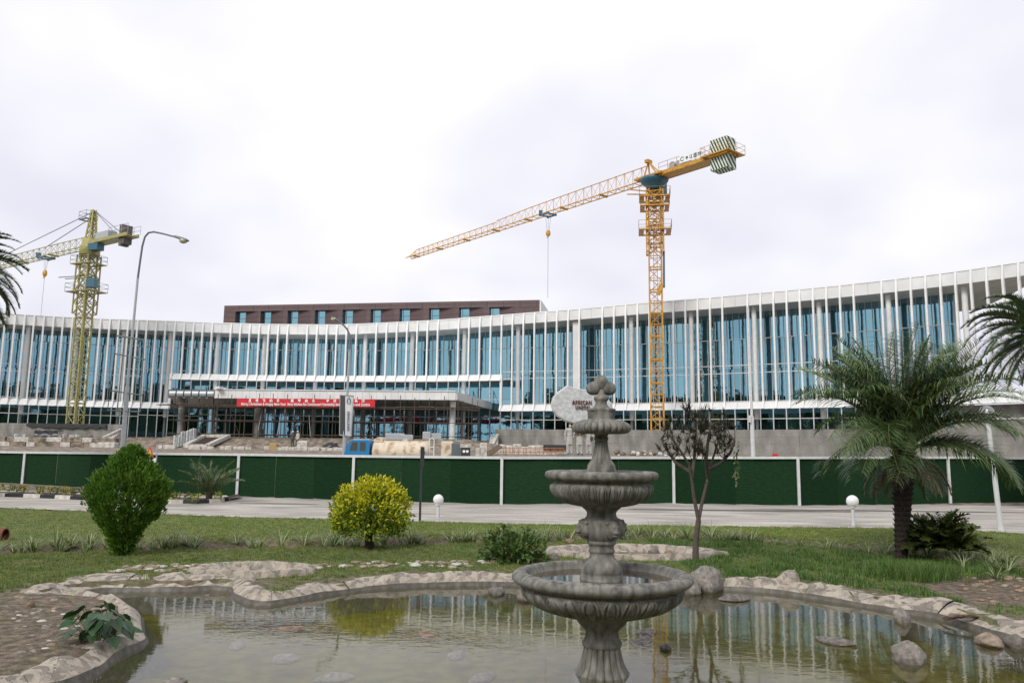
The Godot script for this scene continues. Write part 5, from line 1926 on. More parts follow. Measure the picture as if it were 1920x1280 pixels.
func build_cranes() -> void:
	# ---- orange-yellow flat-top crane over the glass building
	var base := Vector3(17.33, 2.4, -95.0)
	var t := thing("tower_crane", "orange-yellow tower crane with striped green counterweights rising before the glass front", "crane", base)
	var dir := Vector3(-36.1, 0, -43.0).normalized()
	var side := dir.cross(Vector3.UP).normalized()
	var mu := Vector3(1, 0, 0.16).normalized()
	var mw := Vector3(mu.z, 0, -mu.x) * -1.0
	crane_mast(t, base, 34.6, mu, mw, 0.74, mats.crane_yellow)
	# climbing cage
	var cg := MB.new()
	lattice(cg, Vector3(base.x, 26.6, base.z), Vector3(base.x, 34.4, base.z), mu, mw, 1.0, 1.0, 5, 0.17, 0.09)
	part(t, "climbing_frame", cg.mesh(), mats.crane_yellow)
	for q in [[29.3, 1.95, 1.6], [32.3, 1.75, 1.5], [33.5, 1.85, 1.5]]:
		platform(t, Vector3(base.x, q[0], base.z), mu, mw, q[1], q[2], mats.crane_yellow, mats.crane_yellow)
	var arm := MB.new()
	for e in [-0.5, 0.5]:
		arm.bar(Vector3(base.x, 34.2, base.z) + mw * e, Vector3(base.x - 3.4, 34.35 + e * 0.3, base.z) + mw * e, 0.12, 0.12)
	part(t, "feed_beam", arm.mesh(), mats.crane_yellow)
	var cy := MB.new()
	cy.tube(Vector3(base.x + 0.86, 22.2, base.z + 0.8), Vector3(base.x + 0.9, 26.8, base.z + 0.8), 0.12, 0.12, 8)
	part(t, "jack_cylinder", cy.mesh(), mats.crane_blue)
	var bx := MB.new()
	bx.bar(Vector3(base.x + 0.1, 21.3, base.z + 0.95), Vector3(base.x + 0.55, 22.6, base.z + 0.95), 0.5, 0.15, Vector3(0, 0, 1))
	part(t, "notice_plate", bx.mesh(), mats.crane_yellow)
	# slewing unit
	var sl := MB.new()
	sl.lathe(Vector3(base.x, 34.5, base.z), [[0.0, 0.0], [1.0, 0.0], [1.0, 0.5], [1.5, 0.9], [1.75, 1.25], [1.75, 1.5], [0.0, 1.5]], 20)
	part(t, "slewing_ring", sl.mesh(), mats.crane_blue)
	var dk := MB.new()
	dk.box(Vector3(base.x, 36.15, base.z), Vector3(4.2, 0.25, 2.7), Basis(dir, Vector3.UP, side))
	part(t, "slewing_deck", dk.mesh(), mats.crane_yellow)
	# short tower head
	var hd := MB.new()
	var top := Vector3(base.x, 38.5, base.z) + dir * 0.9
	for e in [-0.6, 0.6]:
		hd.bar(Vector3(base.x, 36.2, base.z) + dir * 1.2 + side * e, top, 0.16, 0.16)
		hd.bar(Vector3(base.x, 36.2, base.z) - dir * 1.0 + side * e, top, 0.14, 0.14)
	hd.box(top, Vector3(0.5, 0.4, 0.9), Basis(dir, Vector3.UP, side))
	part(t, "tower_head", hd.mesh(), mats.crane_yellow)
	var cb := MB.new()
	cb.box(Vector3(base.x, 35.4, base.z) + side * 1.7 + dir * 0.6, Vector3(1.5, 1.7, 1.1), Basis(dir, Vector3.UP, side))
	part(t, "operator_cab", cb.mesh(), mats.crane_blue)
	jib(t, Vector3(base.x, 36.0, base.z), dir, [[1.3, 8.5, 2.0, 1.95], [8.5, 16.0, 1.95, 1.85], [16.0, 23.5, 1.85, 1.75], [23.5, 31.0, 1.75, 1.45], [31.0, 38.5, 1.25, 1.2], [38.5, 46.0, 1.2, 1.15], [46.0, 53.0, 1.15, 1.1], [53.0, 55.6, 1.1, 0.25]], mats.crane_yellow)
	hook_set(t, Vector3(base.x, 35.75, base.z) + dir * 19.3, dir, 2.4, 9.5, mats.crane_yellow)
	# counter-jib
	var cj := MB.new()
	var r0 := Vector3(base.x, 36.1, base.z)
	for e in [-0.85, 0.85]:
		cj.bar(r0 - dir * 0.5 + side * e, r0 - dir * 11.4 + side * e, 0.2, 0.5, Vector3.UP)
	for i in 11:
		cj.bar(r0 - dir * (0.8 + i) - side * 0.85, r0 - dir * (0.8 + i) + side * 0.85, 0.12, 0.3)
	cj.box(r0 - dir * 5.9 + Vector3(0, -0.2, 0), Vector3(11.0, 0.06, 1.9), Basis(dir, Vector3.UP, side))
	part(t, "counter_jib", cj.mesh(), mats.crane_yellow)
	var cr := MB.new()
	for e in [-0.95, 0.95]:
		railing(cr, [r0 - dir * 1.5 + side * e + Vector3(0, 0.2, 0), r0 - dir * 8.3 + side * e + Vector3(0, 0.2, 0)], 1.1, 0.03)
	part(t, "guard_rail", cr.mesh(), mats.crane_yellow)
	var wd := MB.new()
	wd.tube(r0 - dir * 3.2 + Vector3(0, 0.7, 0) - side * 0.6, r0 - dir * 3.2 + Vector3(0, 0.7, 0) + side * 0.6, 0.45, 0.45, 12)
	wd.box(r0 - dir * 4.6 + Vector3(0, 0.6, 0), Vector3(1.3, 0.8, 1.2), Basis(dir, Vector3.UP, side))
	part(t, "winch", wd.mesh(), mats.steel)
	platform(t, r0 - dir * 10.0, dir, side, 1.9, 1.6, mats.crane_yellow, mats.crane_yellow)
	var st := StandardMaterial3D.new()
	st.resource_name = "striped_ballast"
	st.albedo_texture = stripe_texture()
	st.roughness = 0.7
	st.cull_mode = BaseMaterial3D.CULL_DISABLED
	for i in 3:
		var k := MB.new()
		var hc := r0 - dir * (9.3 + i * 0.76) + Vector3(0, 0.12, 0)
		for fc in [[dir, side, 0.37, 0.85], [-dir, -side, 0.37, 0.85], [side, -dir, 0.85, 0.37], [-side, dir, 0.85, 0.37]]:
			for vv in 2:
				var o: Vector3 = hc + fc[0] * fc[2] + Vector3(0, -1.8 + 1.8 * vv, 0)
				k.quad_uv(o - fc[1] * fc[3], o - fc[1] * fc[3] + Vector3(0, 1.8, 0), o + fc[1] * fc[3] + Vector3(0, 1.8, 0), o + fc[1] * fc[3])
		for yy in [-1.8, 1.8]:
			var o: Vector3 = hc + Vector3(0, yy, 0)
			k.quad_uv(o - dir * 0.37 - side * 0.85, o + dir * 0.37 - side * 0.85, o + dir * 0.37 + side * 0.85, o - dir * 0.37 + side * 0.85)
		part(t, "counterweight", k.mesh(), st)
	# company board on the rail
	var bd := MB.new()
	var face := side if side.z > 0 else -side
	var b0 := r0 - dir * 4.7 + face * 1.02 + Vector3(0, 0.45, 0)
	var b1 := r0 - dir * 7.9 + face * 1.02 + Vector3(0, 0.45, 0)
	bd.bar(b0, b1, 0.85, 0.04, face)
	var rt := (b1 - b0).normalized()
	bd = MB.new()
	bd.box((b0 + b1) * 0.5 + Vector3(0, 0.35, 0), Vector3(b0.distance_to(b1), 0.95, 0.05), Basis(rt, Vector3.UP, rt.cross(Vector3.UP)))
	var bp := part(t, "company_board", bd.mesh(), mats.white_paint)
	var gl := MB.new()
	for i in 4:
		var gc := MB.new()
		glyph_strokes(gc, "hnop"[i], b0 + rt * (0.85 + 0.6 * i) + Vector3(0, 0.08, 0) + face * 0.04, rt, Vector3.UP, face, 0.48, 0.0, 0.075)
		part(bp, "character", gc.mesh(), mats.crane_blue)
	for i in 11:
		var a0 := 0.5 + TAU * 0.85 * i / 11.0
		var a1 := 0.5 + TAU * 0.85 * (i + 1) / 11.0
		var cc := b0 + rt * 0.42 + Vector3(0, 0.33, 0) + face * 0.04
		gl.bar(cc + rt * cos(a0) * 0.24 + Vector3(0, sin(a0) * 0.24, 0), cc + rt * cos(a1) * 0.24 + Vector3(0, sin(a1) * 0.24, 0), 0.09, 0.02, face)
	part(bp, "logo_ring", gl.mesh(), mats.crane_blue)
	# ---- lime-yellow hammerhead crane
	base = Vector3(-55.9, 2.4, -103.0)
	t = thing("tower_crane", "faded lime-yellow tower crane with pointed lattice head and dark counterweight", "crane", base)
	dir = Vector3(-0.84, 0, -0.54).normalized()
	side = dir.cross(Vector3.UP).normalized()
	mu = Vector3(0.93, 0, 0.36).normalized()
	mw = Vector3(-mu.z, 0, mu.x)
	crane_mast(t, base, 27.8, mu, mw, 0.68, mats.crane_lime)
	var c2 := MB.new()
	lattice(c2, Vector3(base.x, 19.6, base.z), Vector3(base.x, 27.4, base.z), mu, mw, 1.0, 1.0, 5, 0.14, 0.075)
	part(t, "climbing_frame", c2.mesh(), mats.crane_lime)
	for q in [[22.5, 2.2, 1.4], [26.2, 1.8, 1.3]]:
		platform(t, Vector3(base.x, q[0], base.z), mu, mw, q[1], q[2], mats.crane_lime, mats.steel_dark)
	var ar := MB.new()
	for e in [-0.5, 0.5]:
		ar.bar(Vector3(base.x, 24.6, base.z) + mw * e, Vector3(base.x, 24.7, base.z) - mu * 4.6 + mw * e, 0.1, 0.1)
	part(t, "feed_beam", ar.mesh(), mats.steel_dark)
	var cb2 := MB.new()
	cb2.box(Vector3(base.x, 23.4, base.z) + mu * 2.1 + mw * 1.0, Vector3(1.0, 1.2, 1.0))
	part(t, "control_box", cb2.mesh(), mats.crane_blue)
	var s2 := MB.new()
	s2.lathe(Vector3(base.x, 27.4, base.z), [[0.0, 0.0], [1.25, 0.0], [1.25, 1.2], [1.0, 1.3], [1.0, 2.2], [0.0, 2.2]], 16)
	part(t, "slewing_ring", s2.mesh(), mats.crane_lime)
	var oc := MB.new()
	oc.box(Vector3(base.x, 28.2, base.z) + mu * 2.0 + mw * 0.8, Vector3(1.6, 0.9, 1.1), Basis(mu, Vector3.UP, mu.cross(Vector3.UP)))
	part(t, "operator_cab", oc.mesh(), mats.crane_blue)
	# lattice head, leaning to a point
	var hp := MB.new()
	var pk := Vector3(base.x, 33.6, base.z) - dir * 0.15
	for e in [[-0.6, -0.5], [0.6, -0.5], [0.6, 0.5], [-0.6, 0.5]]:
		hp.bar(Vector3(base.x, 29.0, base.z) + dir * e[0] + side * e[1], pk + dir * e[0] * 0.35 + side * e[1] * 0.4, 0.16, 0.16)
	for i in 6:
		var f0 := i / 6.0
		var f1 := (i + 1) / 6.0
		var cs := [[-0.6, -0.5], [0.6, -0.5], [0.6, 0.5], [-0.6, 0.5]]
		for j in 4:
			var a: Array = cs[j]
			var b: Array = cs[(j + 1) % 4]
			var lo := Vector3(base.x, lerpf(29.0, 33.6, f0), base.z) - dir * 0.15 * f0
			var hi := Vector3(base.x, lerpf(29.0, 33.6, f1), base.z) - dir * 0.15 * f1
			var k0 := lerpf(1.0, 0.37, f0)
			var k1 := lerpf(1.0, 0.37, f1)
			hp.bar(lo + (dir * a[0] + side * a[1]) * k0, hi + (dir * b[0] + side * b[1]) * k1, 0.085, 0.085)
			hp.bar(lo + (dir * a[0] + side * a[1]) * k0, lo + (dir * b[0] + side * b[1]) * k0, 0.08, 0.08)
	part(t, "lattice_head", hp.mesh(), mats.crane_lime)
	platform(t, pk + dir * 1.2 + Vector3(0, -1.2, 0), dir, side, 0.85, 0.8, mats.steel_dark, mats.steel_dark)
	jib(t, Vector3(base.x, 28.6, base.z), dir, [[1.2, 9.0, 1.5, 1.5], [9.0, 17.0, 1.5, 1.45], [17.0, 25.0, 1.45, 1.4], [25.0, 33.0, 1.4, 1.3], [33.0, 41.0, 1.3, 1.1]], mats.crane_lime)
	hook_set(t, Vector3(base.x, 28.4, base.z) + dir * 10.9, dir, 1.9, 6.3, mats.crane_yellow)
	var pd := MB.new()
	for e in [[11.0, 1.5], [25.5, 1.4]]:
		pd.tube(pk + Vector3(0, -0.2 if e[0] > 20 else -0.9, 0), Vector3(base.x, 28.6 + e[1], base.z) + dir * e[0], 0.055, 0.055, 5)
	for e in [-0.6, 0.6]:
		pd.tube(pk, Vector3(base.x, 29.4, base.z) - dir * 6.6 + side * e, 0.05, 0.05, 5)
	part(t, "pendant_bar", pd.mesh(), mats.cable)
	var q0 := Vector3(base.x, 28.9, base.z)
	var cj2 := MB.new()
	for e in [-0.75, 0.75]:
		cj2.bar(q0 - dir * 0.8 + side * e, q0 - dir * 9.6 + side * e, 0.2, 0.42, Vector3.UP)
	cj2.box(q0 - dir * 5.2 + Vector3(0, -0.15, 0), Vector3(8.8, 0.08, 1.6), Basis(dir, Vector3.UP, side))
	part(t, "counter_jib", cj2.mesh(), mats.crane_lime)
	var w2 := MB.new()
	w2.box(q0 - dir * 3.6 + Vector3(0, 0.7, 0), Vector3(3.0, 0.9, 1.2), Basis(dir, Vector3.UP, side))
	part(t, "winch", w2.mesh(), mats.steel)
	var rl := MB.new()
	for e in [-0.85, 0.85]:
		railing(rl, [q0 - dir * 5.5 + side * e + Vector3(0, 0.2, 0), q0 - dir * 9.8 + side * e + Vector3(0, 0.2, 0)], 1.1, 0.03)
	part(t, "guard_rail", rl.mesh(), mats.steel)
	for i in 2:
		var k := MB.new()
		k.box(q0 - dir * (7.7 + i * 0.58) + Vector3(0, 0.15, 0), Vector3(0.54, 2.75 - i * 0.35, 1.1), Basis(dir, Vector3.UP, side))
		part(t, "counterweight", k.mesh(), mk("ballast", Color(0.17, 0.15, 0.14), 0.85, {"tex": tone("con", 12, 5, 0.3, 70, 0.16, 512, 0.05), "scale": 0.4}))


# ------------------------------------------------------------------ hoarding, lamps, kerb bed
func build_fence() -> void:
	var pts := [Vector3(-62, 2.05, -58.5), Vector3(-45.5, 2.05, -52.8), Vector3(-28.022, 2.060, -46.710), Vector3(-13.899, 2.123, -41.440), Vector3(-7.650, 2.126, -39.530), Vector3(-0.406, 2.148, -37.690), Vector3(8.060, 2.235, -40.090), Vector3(14.054, 2.311, -39.600), Vector3(22.986, 2.413, -42.520), Vector3(34.5, 2.45, -44.5), Vector3(46.0, 2.45, -46.0)]
	var f := thing("hoarding", "dark green mesh construction hoarding with white posts and top rail", "fence", Vector3(-0.4, 0, -37.7))
	for i in pts.size():
		var p: Vector3 = pts[i]
		var m := MB.new()
		m.box(Vector3(p.x, p.y * 0.5 - 0.02, p.z + 0.09), Vector3(0.13, p.y + 0.04, 0.1))
		part(f, "post", m.mesh(), mats.post_white)
		if i == pts.size() - 1:
			break
		var q: Vector3 = pts[i + 1]
		var r := MB.new()
		r.bar(p + Vector3(0, 0, 0.07), q + Vector3(0, 0, 0.07), 0.1, 0.12, Vector3.UP)
		part(f, "top_rail", r.mesh(), mats.post_white)
		# two to four lengths of mesh between posts, each hanging a little differently
		var L := Vector2(q.x - p.x, q.z - p.z).length()
		var k := maxi(2, int(round(L / 2.6)))
		var nn := Vector3(-(q.z - p.z), 0, q.x - p.x).normalized()
		for j in k:
			var rows := []
			var ph := rf(0, 9)
			for y in 5:
				var row := PackedVector3Array()
				for s in 9:
					var t := (j + s / 8.0) / k
					var b := p.lerp(q, t)
					var edge: float = sin(PI * s / 8.0)
					var v := y / 4.0
					var o := 0.035 * sin(ph + s * 0.8 + v * 1.5) * edge + 0.05 * sin(PI * v) * sin(PI * t)
					row.append(Vector3(b.x, lerpf(0.02 + 0.02 * sin(ph + s), b.y - 0.03, v), b.z) + nn * (o - 0.01 * (j % 2)))
				rows.append(row)
			var m2 := MB.new()
			m2.grid(rows)
			part(f, "mesh_sheet", m2.mesh(), mats["mesh_green_%d" % rng.randi_range(0, 2)])


func lamp_head(t: Node3D, p: Vector3, dir: Vector3, k: float) -> void:
	# a flat tapering casing and a bowl-shaped refractor under its outer end
	var side := dir.cross(Vector3.UP).normalized()
	var up := side.cross(dir).normalized()
	var rows := []
	for s in [[0.0, 0.06, 0.06], [0.08, 0.1, 0.1], [0.35, 0.13, 0.12], [0.75, 0.19, 0.13], [1.0, 0.15, 0.09], [1.08, 0.03, 0.03]]:
		var row := PackedVector3Array()
		for i in 12:
			var a := TAU * i / 12.0
			row.append(p + dir * (s[0] * k) + side * (cos(a) * s[1] * k) + up * (sin(a) * s[2] * k * (1.0 if sin(a) > 0 else 0.5)))
		rows.append(row)
	var m := MB.new()
	m.grid(rows, true)
	var hd := part(t, "lamp_head", m.mesh(), mats.steel_dark)
	var g := MB.new()
	g.blob(p + dir * 0.72 * k - up * 0.06 * k, Vector3(0.27, 0.19, 0.2) * k, 14, 10, null, 0, 1, 0)
	part(hd, "refractor", g.mesh(), mats.lamp_glass)


func build_street() -> void:
	# curved-arm street lamp behind the conifer
	var b := Vector3(-20.2, 0.0, -42.0)
	var t := thing("street_lamp", "tall grey curved-arm street lamp with empty banner brackets behind the conifer", "street lamp", b)
	var m := MB.new()
	m.tube(b, Vector3(-20.2, 5.6, -42.0), 0.13, 0.115, 10)
	m.tube(Vector3(-20.2, 5.6, -42.0), Vector3(-20.1, 11.4, -42.0), 0.075, 0.06, 10)
	part(t, "pole", m.mesh(), mats.steel)
	var am := MB.new()
	var arm := [Vector3(-20.112, 11.145, -42.000), Vector3(-20.043, 12.315, -42.000), Vector3(-19.991, 13.139, -42.000), Vector3(-19.888, 13.671, -42.000), Vector3(-19.704, 13.910, -42.000), Vector3(-19.420, 13.958, -42.000), Vector3(-18.923, 13.861, -42.000), Vector3(-18.366, 13.720, -42.000)]
	am.path(arm, [0.06, 0.055, 0.055, 0.05, 0.05, 0.05, 0.045, 0.045], 8)
	part(t, "arm", am.mesh(), mats.steel_dark)
	lamp_head(t, arm[7], (Vector3(-17.426, 13.436, -42.000) - Vector3(-18.366, 13.720, -42.000)).normalized(), 0.85)
	var br := MB.new()
	var brk := [Vector3(-21.281, 8.363, -42.600), Vector3(-19.216, 7.988, -41.400), Vector3(-21.288, 7.381, -42.600), Vector3(-19.110, 6.952, -41.400), Vector3(-21.356, 5.405, -42.600), Vector3(-19.108, 5.092, -41.400), Vector3(-21.441, 4.356, -42.600), Vector3(-19.154, 4.239, -41.400)]
	for i in 4:
		br.tube(brk[i * 2], brk[i * 2 + 1], 0.035 if i > 0 else 0.05, 0.035, 6)
	br.tube(brk[0], brk[6], 0.025, 0.025, 5)
	br.tube(brk[1], brk[7], 0.025, 0.025, 5)
	br.tube(brk[0].lerp(brk[1], 0.3), brk[6].lerp(brk[7], 0.3), 0.03, 0.03, 5)
	part(t, "banner_bracket", br.mesh(), mats.steel_dark)
	# second lamp, with a lit-sign box hung on it
	var g2 := site_y(-12.35, -60.0)
	t = thing("street_lamp", "slim pale street lamp rising behind the hoarding through the sign box", "street lamp", Vector3(-12.35, g2, -60.0))
	m = MB.new()
	m.tube(Vector3(-12.37, g2, -60.0), Vector3(-12.33, 5.0, -60.0), 0.19, 0.16, 10)
	m.tube(Vector3(-12.33, 5.0, -60.0), Vector3(-12.29, 9.8, -60.0), 0.1, 0.08, 10)
	part(t, "pole", m.mesh(), mats.steel)
	am = MB.new()
	arm = [Vector3(-12.279, 9.958, -60.000), Vector3(-12.271, 10.569, -60.000), Vector3(-12.355, 11.139, -60.000), Vector3(-12.553, 11.546, -60.000), Vector3(-12.849, 11.849, -60.000), Vector3(-13.100, 12.051, -60.000)]
	am.path(arm, [0.08, 0.075, 0.07, 0.07, 0.065, 0.065], 8)
	part(t, "arm", am.mesh(), mats.steel_dark)
	lamp_head(t, arm[5], (Vector3(-13.805, 12.433, -60.000) - Vector3(-13.100, 12.051, -60.000)).normalized(), 0.75)
	# the sign: a shallow two-faced box, one face white with lettering, one face black
	var c := Vector3(-12.406, 6.467, -59.700)
	var bt := Vector3(-12.284, 3.484, -59.700)
	var sg := thing("hanging_sign", "tall two-faced sign box, white face lettered MEETINGS, on the slim lamp post", "sign", bt)
	var wl := Vector3(-12.935, 6.551, -60.400)
	var wlb := Vector3(-12.850, 3.551, -60.400)
	var wr := Vector3(-11.867, 6.462, -60.100)
	var wrb := Vector3(-11.928, 3.457, -60.100)
	var fw := MB.new()
	fw.hexa([bt, wrb, wrb + Vector3(-0.1, 0, -0.5), bt + Vector3(0, 0, -0.5), c, wr, wr + Vector3(-0.1, 0, -0.5), c + Vector3(0, 0, -0.5)])
	part(sg, "white_face", fw.mesh(), mats.white_paint)
	var fb := MB.new()
	fb.hexa([wlb, bt + Vector3(-0.01, 0, 0), bt + Vector3(-0.02, 0, -0.45), wlb + Vector3(0.1, 0, -0.3), wl, c + Vector3(-0.01, 0, 0), c + Vector3(-0.02, 0, -0.45), wl + Vector3(0.1, 0, -0.3)])
	part(sg, "dark_face", fb.mesh(), mats.dark_metal)
	var fr := MB.new()
	for e in [[wl, c], [c, wr], [wlb, bt], [bt, wrb], [wl, wlb], [wr, wrb]]:
		fr.bar(e[0], e[1], 0.07, 0.07)
	part(sg, "frame", fr.mesh(), mats.steel)
	var rt := (wr - c).normalized()
	var up := (c - bt).normalized()
	var fc := rt.cross(up).normalized()
	var tm := text_mesh("MEETINGS", 0.17, 0.02)
	var o := part(sg, "lettering", tm, mats.crane_blue, false)
	var kx := 1.45 / tm.get_aabb().size.x
	o.transform = Transform3D(Basis(up * kx, -rt, fc), bt.lerp(c, 0.36) + rt * 0.24 + fc * 0.05 - sg.global_position)
	var lg := MB.new()
	for i in 14:
		var a0 := -1.2 + TAU * 0.88 * i / 14.0
		var a1 := -1.2 + TAU * 0.88 * (i + 1) / 14.0
		var q := bt.lerp(c, 0.86) + rt * 0.29 + fc * 0.03
		lg.bar(q + rt * cos(a0) * 0.13 + up * sin(a0) * 0.24, q + rt * cos(a1) * 0.13 + up * sin(a1) * 0.24, 0.05, 0.02, fc)
	part(sg, "emblem", lg.mesh(), mats.crane_blue)
	# headless pole
	var g3 := site_y(17.4, -58.0)
	t = thing("steel_pole", "slim headless steel pole standing before the long retaining wall", "pole", Vector3(17.4, g3, -58.0))
	m = MB.new()
	m.tube(Vector3(17.44, g3, -58.0), Vector3(17.42, 5.2, -58.0), 0.17, 0.15, 10)
	m.tube(Vector3(17.42, 5.2, -58.0), Vector3(17.37, 13.2, -58.0), 0.1, 0.075, 10)
	part(t, "shaft", m.mesh(), mats.post_white)
	var bk := MB.new()
	bk.box(Vector3(17.177, 5.004, -57.800), Vector3(0.18, 0.5, 0.2))
	part(t, "junction_box", bk.mesh(), mats.post_white)
	# black sign post on the lawn edge
	b = Vector3(-3.121, 0.000, -28.323)
	t = thing("sign_post", "thin black steel post with a narrow plate seen edge-on by the yellow bush", "post", b)
	m = MB.new()
	m.box(b + Vector3(0, 1.28, 0), Vector3(0.075, 2.56, 0.06))
	part(t, "post", m.mesh(), mats.dark_metal)
	m = MB.new()
	m.box(b + Vector3(0.03, 2.2, 0.02), Vector3(0.14, 0.7, 0.05), Basis(Vector3.UP, 0.1))
	part(t, "plate", m.mesh(), mats.dark_metal)
	# globe path lights
	for q in [["white globe path light at the lawn edge beside the black post", Vector3(-2.623, 0.000, -29.763), 0.66, 0.19], ["white globe path light at the lawn edge near the feathery palm", Vector3(12.012, 0.000, -28.527), 0.85, 0.21]]:
		b = q[1]
		t = thing("path_light", q[0], "path light", b, "globe path lights")
		m = MB.new()
		m.tube(b - Vector3(0, 0.05, 0), b + Vector3(0, q[2] - q[3] * 0.7, 0), 0.065, 0.06, 12)
		m.tube(b + Vector3(0, q[2] - q[3] * 1.1, 0), b + Vector3(0, q[2] - q[3] * 0.8, 0), 0.1, 0.12, 12)
		part(t, "stem", m.mesh(), mats.post_white)
		m = MB.new()
		m.blob(b + Vector3(0, q[2], 0), Vector3.ONE * q[3], 20, 14, null, 0, 1, 0)
		part(t, "globe", m.mesh(), mats.globe_white)
	# taller lamp post with a clear globe
	b = Vector3(16.340, 0.000, -27.163)
	t = thing("globe_lamp", "tall white lamp post with a clear glass globe behind the palm fronds", "lamp post", b)
	var tp := Vector3(16.236, 3.693, -27.300)
	m = MB.new()
	m.tube(b, b.lerp(tp, 0.05), 0.11, 0.1, 12)
	m.tube(b.lerp(tp, 0.05), tp, 0.085, 0.07, 12)
	part(t, "post", m.mesh(), mats.post_white)
	m = MB.new()
	m.tube(tp, tp + Vector3(0, 0.06, 0), 0.14, 0.14, 12)
	part(t, "collar", m.mesh(), mats.dark_metal)
	var gc := Vector3(16.217, 3.946, -27.300)
	m = MB.new()
	m.blob(gc, Vector3.ONE * 0.235, 22, 16, null, 0, 1, 0)
	part(t, "globe", m.mesh(), mats.clear_glass)
	m = MB.new()
	m.blob(gc + Vector3(0, -0.03, 0), Vector3(0.06, 0.1, 0.06), 10, 8, null, 0, 1, 0)
	m.tube(tp, gc, 0.03, 0.02, 6)
	part(t, "bulb", m.mesh(), mats.globe_white)
	# triangular warning sign
	b = Vector3(-17.35, 0, -39.6)
	t = thing("warning_sign", "yellow triangular warning sign with red border above the conifer's shoulder", "road sign", b)
	m = MB.new()
	m.tube(b, Vector3(b.x, 2.5, b.z), 0.035, 0.035, 8)
	part(t, "pole", m.mesh(), mats.steel)
	var tri := [Vector3(-17.641, 2.509, -39.500), Vector3(-17.386, 1.880, -39.500), Vector3(-17.828, 1.874, -39.500)]
	var cc: Vector3 = (tri[0] + tri[1] + tri[2]) / 3.0
	for q in [[1.0, 0.0, "sign_red", "border"], [0.66, 0.012, "sign_yellow", "field"]]:
		m = MB.new()
		var p := []
		for v in tri:
			p.append(cc + (v - cc) * q[0] + Vector3(0, 0, 0.05 + q[1]))
		m.tri(p[2], p[0], p[1])
		var off := Vector3(0, 0, -0.02)
		m.tri(p[2] + off, p[1] + off, p[0] + off)
		for i in 3:
			m.quad(p[i], p[i] + off, p[(i + 1) % 3] + off, p[(i + 1) % 3])
		part(t, q[3], m.mesh(), mats[q[2]])
	m = MB.new()
	m.bar(cc + Vector3(-0.09, -0.04, 0.08), cc + Vector3(0.09, -0.02, 0.08), 0.035, 0.012, Vector3(0, 0, 1))
	part(t, "symbol", m.mesh(), mats.dark_metal)
	m = MB.new()
	m.box(Vector3(-17.482, 1.776, -39.500) + Vector3(0, 0, 0.03), Vector3(0.33, 0.28, 0.02))
	part(t, "plate", m.mesh(), mats.white_paint)
	# flower bed with black and white kerb
	var kp := [Vector3(-30.850, 0.000, -40.045), Vector3(-26.215, 0.000, -39.392), Vector3(-22.630, 0.000, -38.564), Vector3(-19.869, 0.000, -37.420), Vector3(-17.355, 0.000, -36.520), Vector3(-15.032, 0.000, -35.833), Vector3(-13.699, 0.000, -35.721), Vector3(-13.035, 0.000, -36.600), Vector3(-13.132, 0.000, -37.975), Vector3(-13.792, 0.000, -39.565)]
	var bed := thing("flower_bed", "long roadside flower bed edged with black and white kerb stones", "flower bed", kp[4])
	var soil := MB.new()
	var path := []
	for i in kp.size() - 1:
		var seg: Vector3 = kp[i + 1] - kp[i]
		var k := maxi(1, int(seg.length() / 0.46))
		for j in k:
			path.append(kp[i] + seg * (float(j) / k))
	path.append(kp[kp.size() - 1])
	var i0 := 0
	var n_stone := 0
	while i0 < path.size() - 1:
		var i1 := mini(i0 + 2, path.size() - 1)
		var st := MB.new()
		for i in range(i0, i1):
			var a: Vector3 = path[i]
			var e: Vector3 = path[i + 1]
			var dd := (e - a).normalized()
			var nn := Vector3(-dd.z, 0, dd.x)
			st.hexa([a + nn * 0.02, e + nn * 0.02, e - nn * 0.2, a - nn * 0.2, a - nn * 0.0 + Vector3(0, 0.17, 0), e - nn * 0.0 + Vector3(0, 0.17, 0), e - nn * 0.2 + Vector3(0, 0.17, 0), a - nn * 0.2 + Vector3(0, 0.17, 0)])
		part(bed, "kerb_stone", st.mesh(), mats.kerb_white if n_stone % 2 == 0 else mats.kerb_black)
		n_stone += 1
		i0 = i1
	for i in path.size() - 1:
		var a: Vector3 = path[i] + Vector3(0, 0.12, -0.15)
		var e: Vector3 = path[i + 1] + Vector3(0, 0.12, -0.15)
		soil.quad(a, a + Vector3(0, 0.03, -1.5), e + Vector3(0, 0.03, -1.5), e)
	part(bed, "soil", soil.mesh(), mats.soil_red)
	for i in range(0, path.size() - 2, 2):
		var a: Vector3 = path[i] + Vector3(0, 0, -1.62)
		var e: Vector3 = path[i + 2] + Vector3(0, 0, -1.62)
		if e.x > -14.6:
			continue
		var st := MB.new()
		st.bar(a + Vector3(0, 0.09, 0), e + Vector3(0, 0.09, 0), 0.2, 0.2, Vector3.UP)
		part(bed, "back_kerb_stone", st.mesh(), mats.kerb_white)
	# terracotta pipe end in the grass
	var pp := Vector3(-13.199, 0.000, -21.342)
	t = thing("clay_pipe", "short terracotta pipe lying in the grass", "pipe", pp)
	m = MB.new()
	var rows := []
	for q in [[0.0, 0.17], [0.9, 0.17], [0.9, 0.12], [0.2, 0.12]]:
		var row := PackedVector3Array()
		for i in 16:
			var a := TAU * i / 16.0
			row.append(pp + Vector3(-0.55 + q[0] * 0.9, 0.15 + sin(a) * q[1], q[0] * 0.35 + cos(a) * q[1]))
		rows.append(row)
	m.grid(rows, true)
	part(t, "pipe", m.mesh(), mats.terracotta)


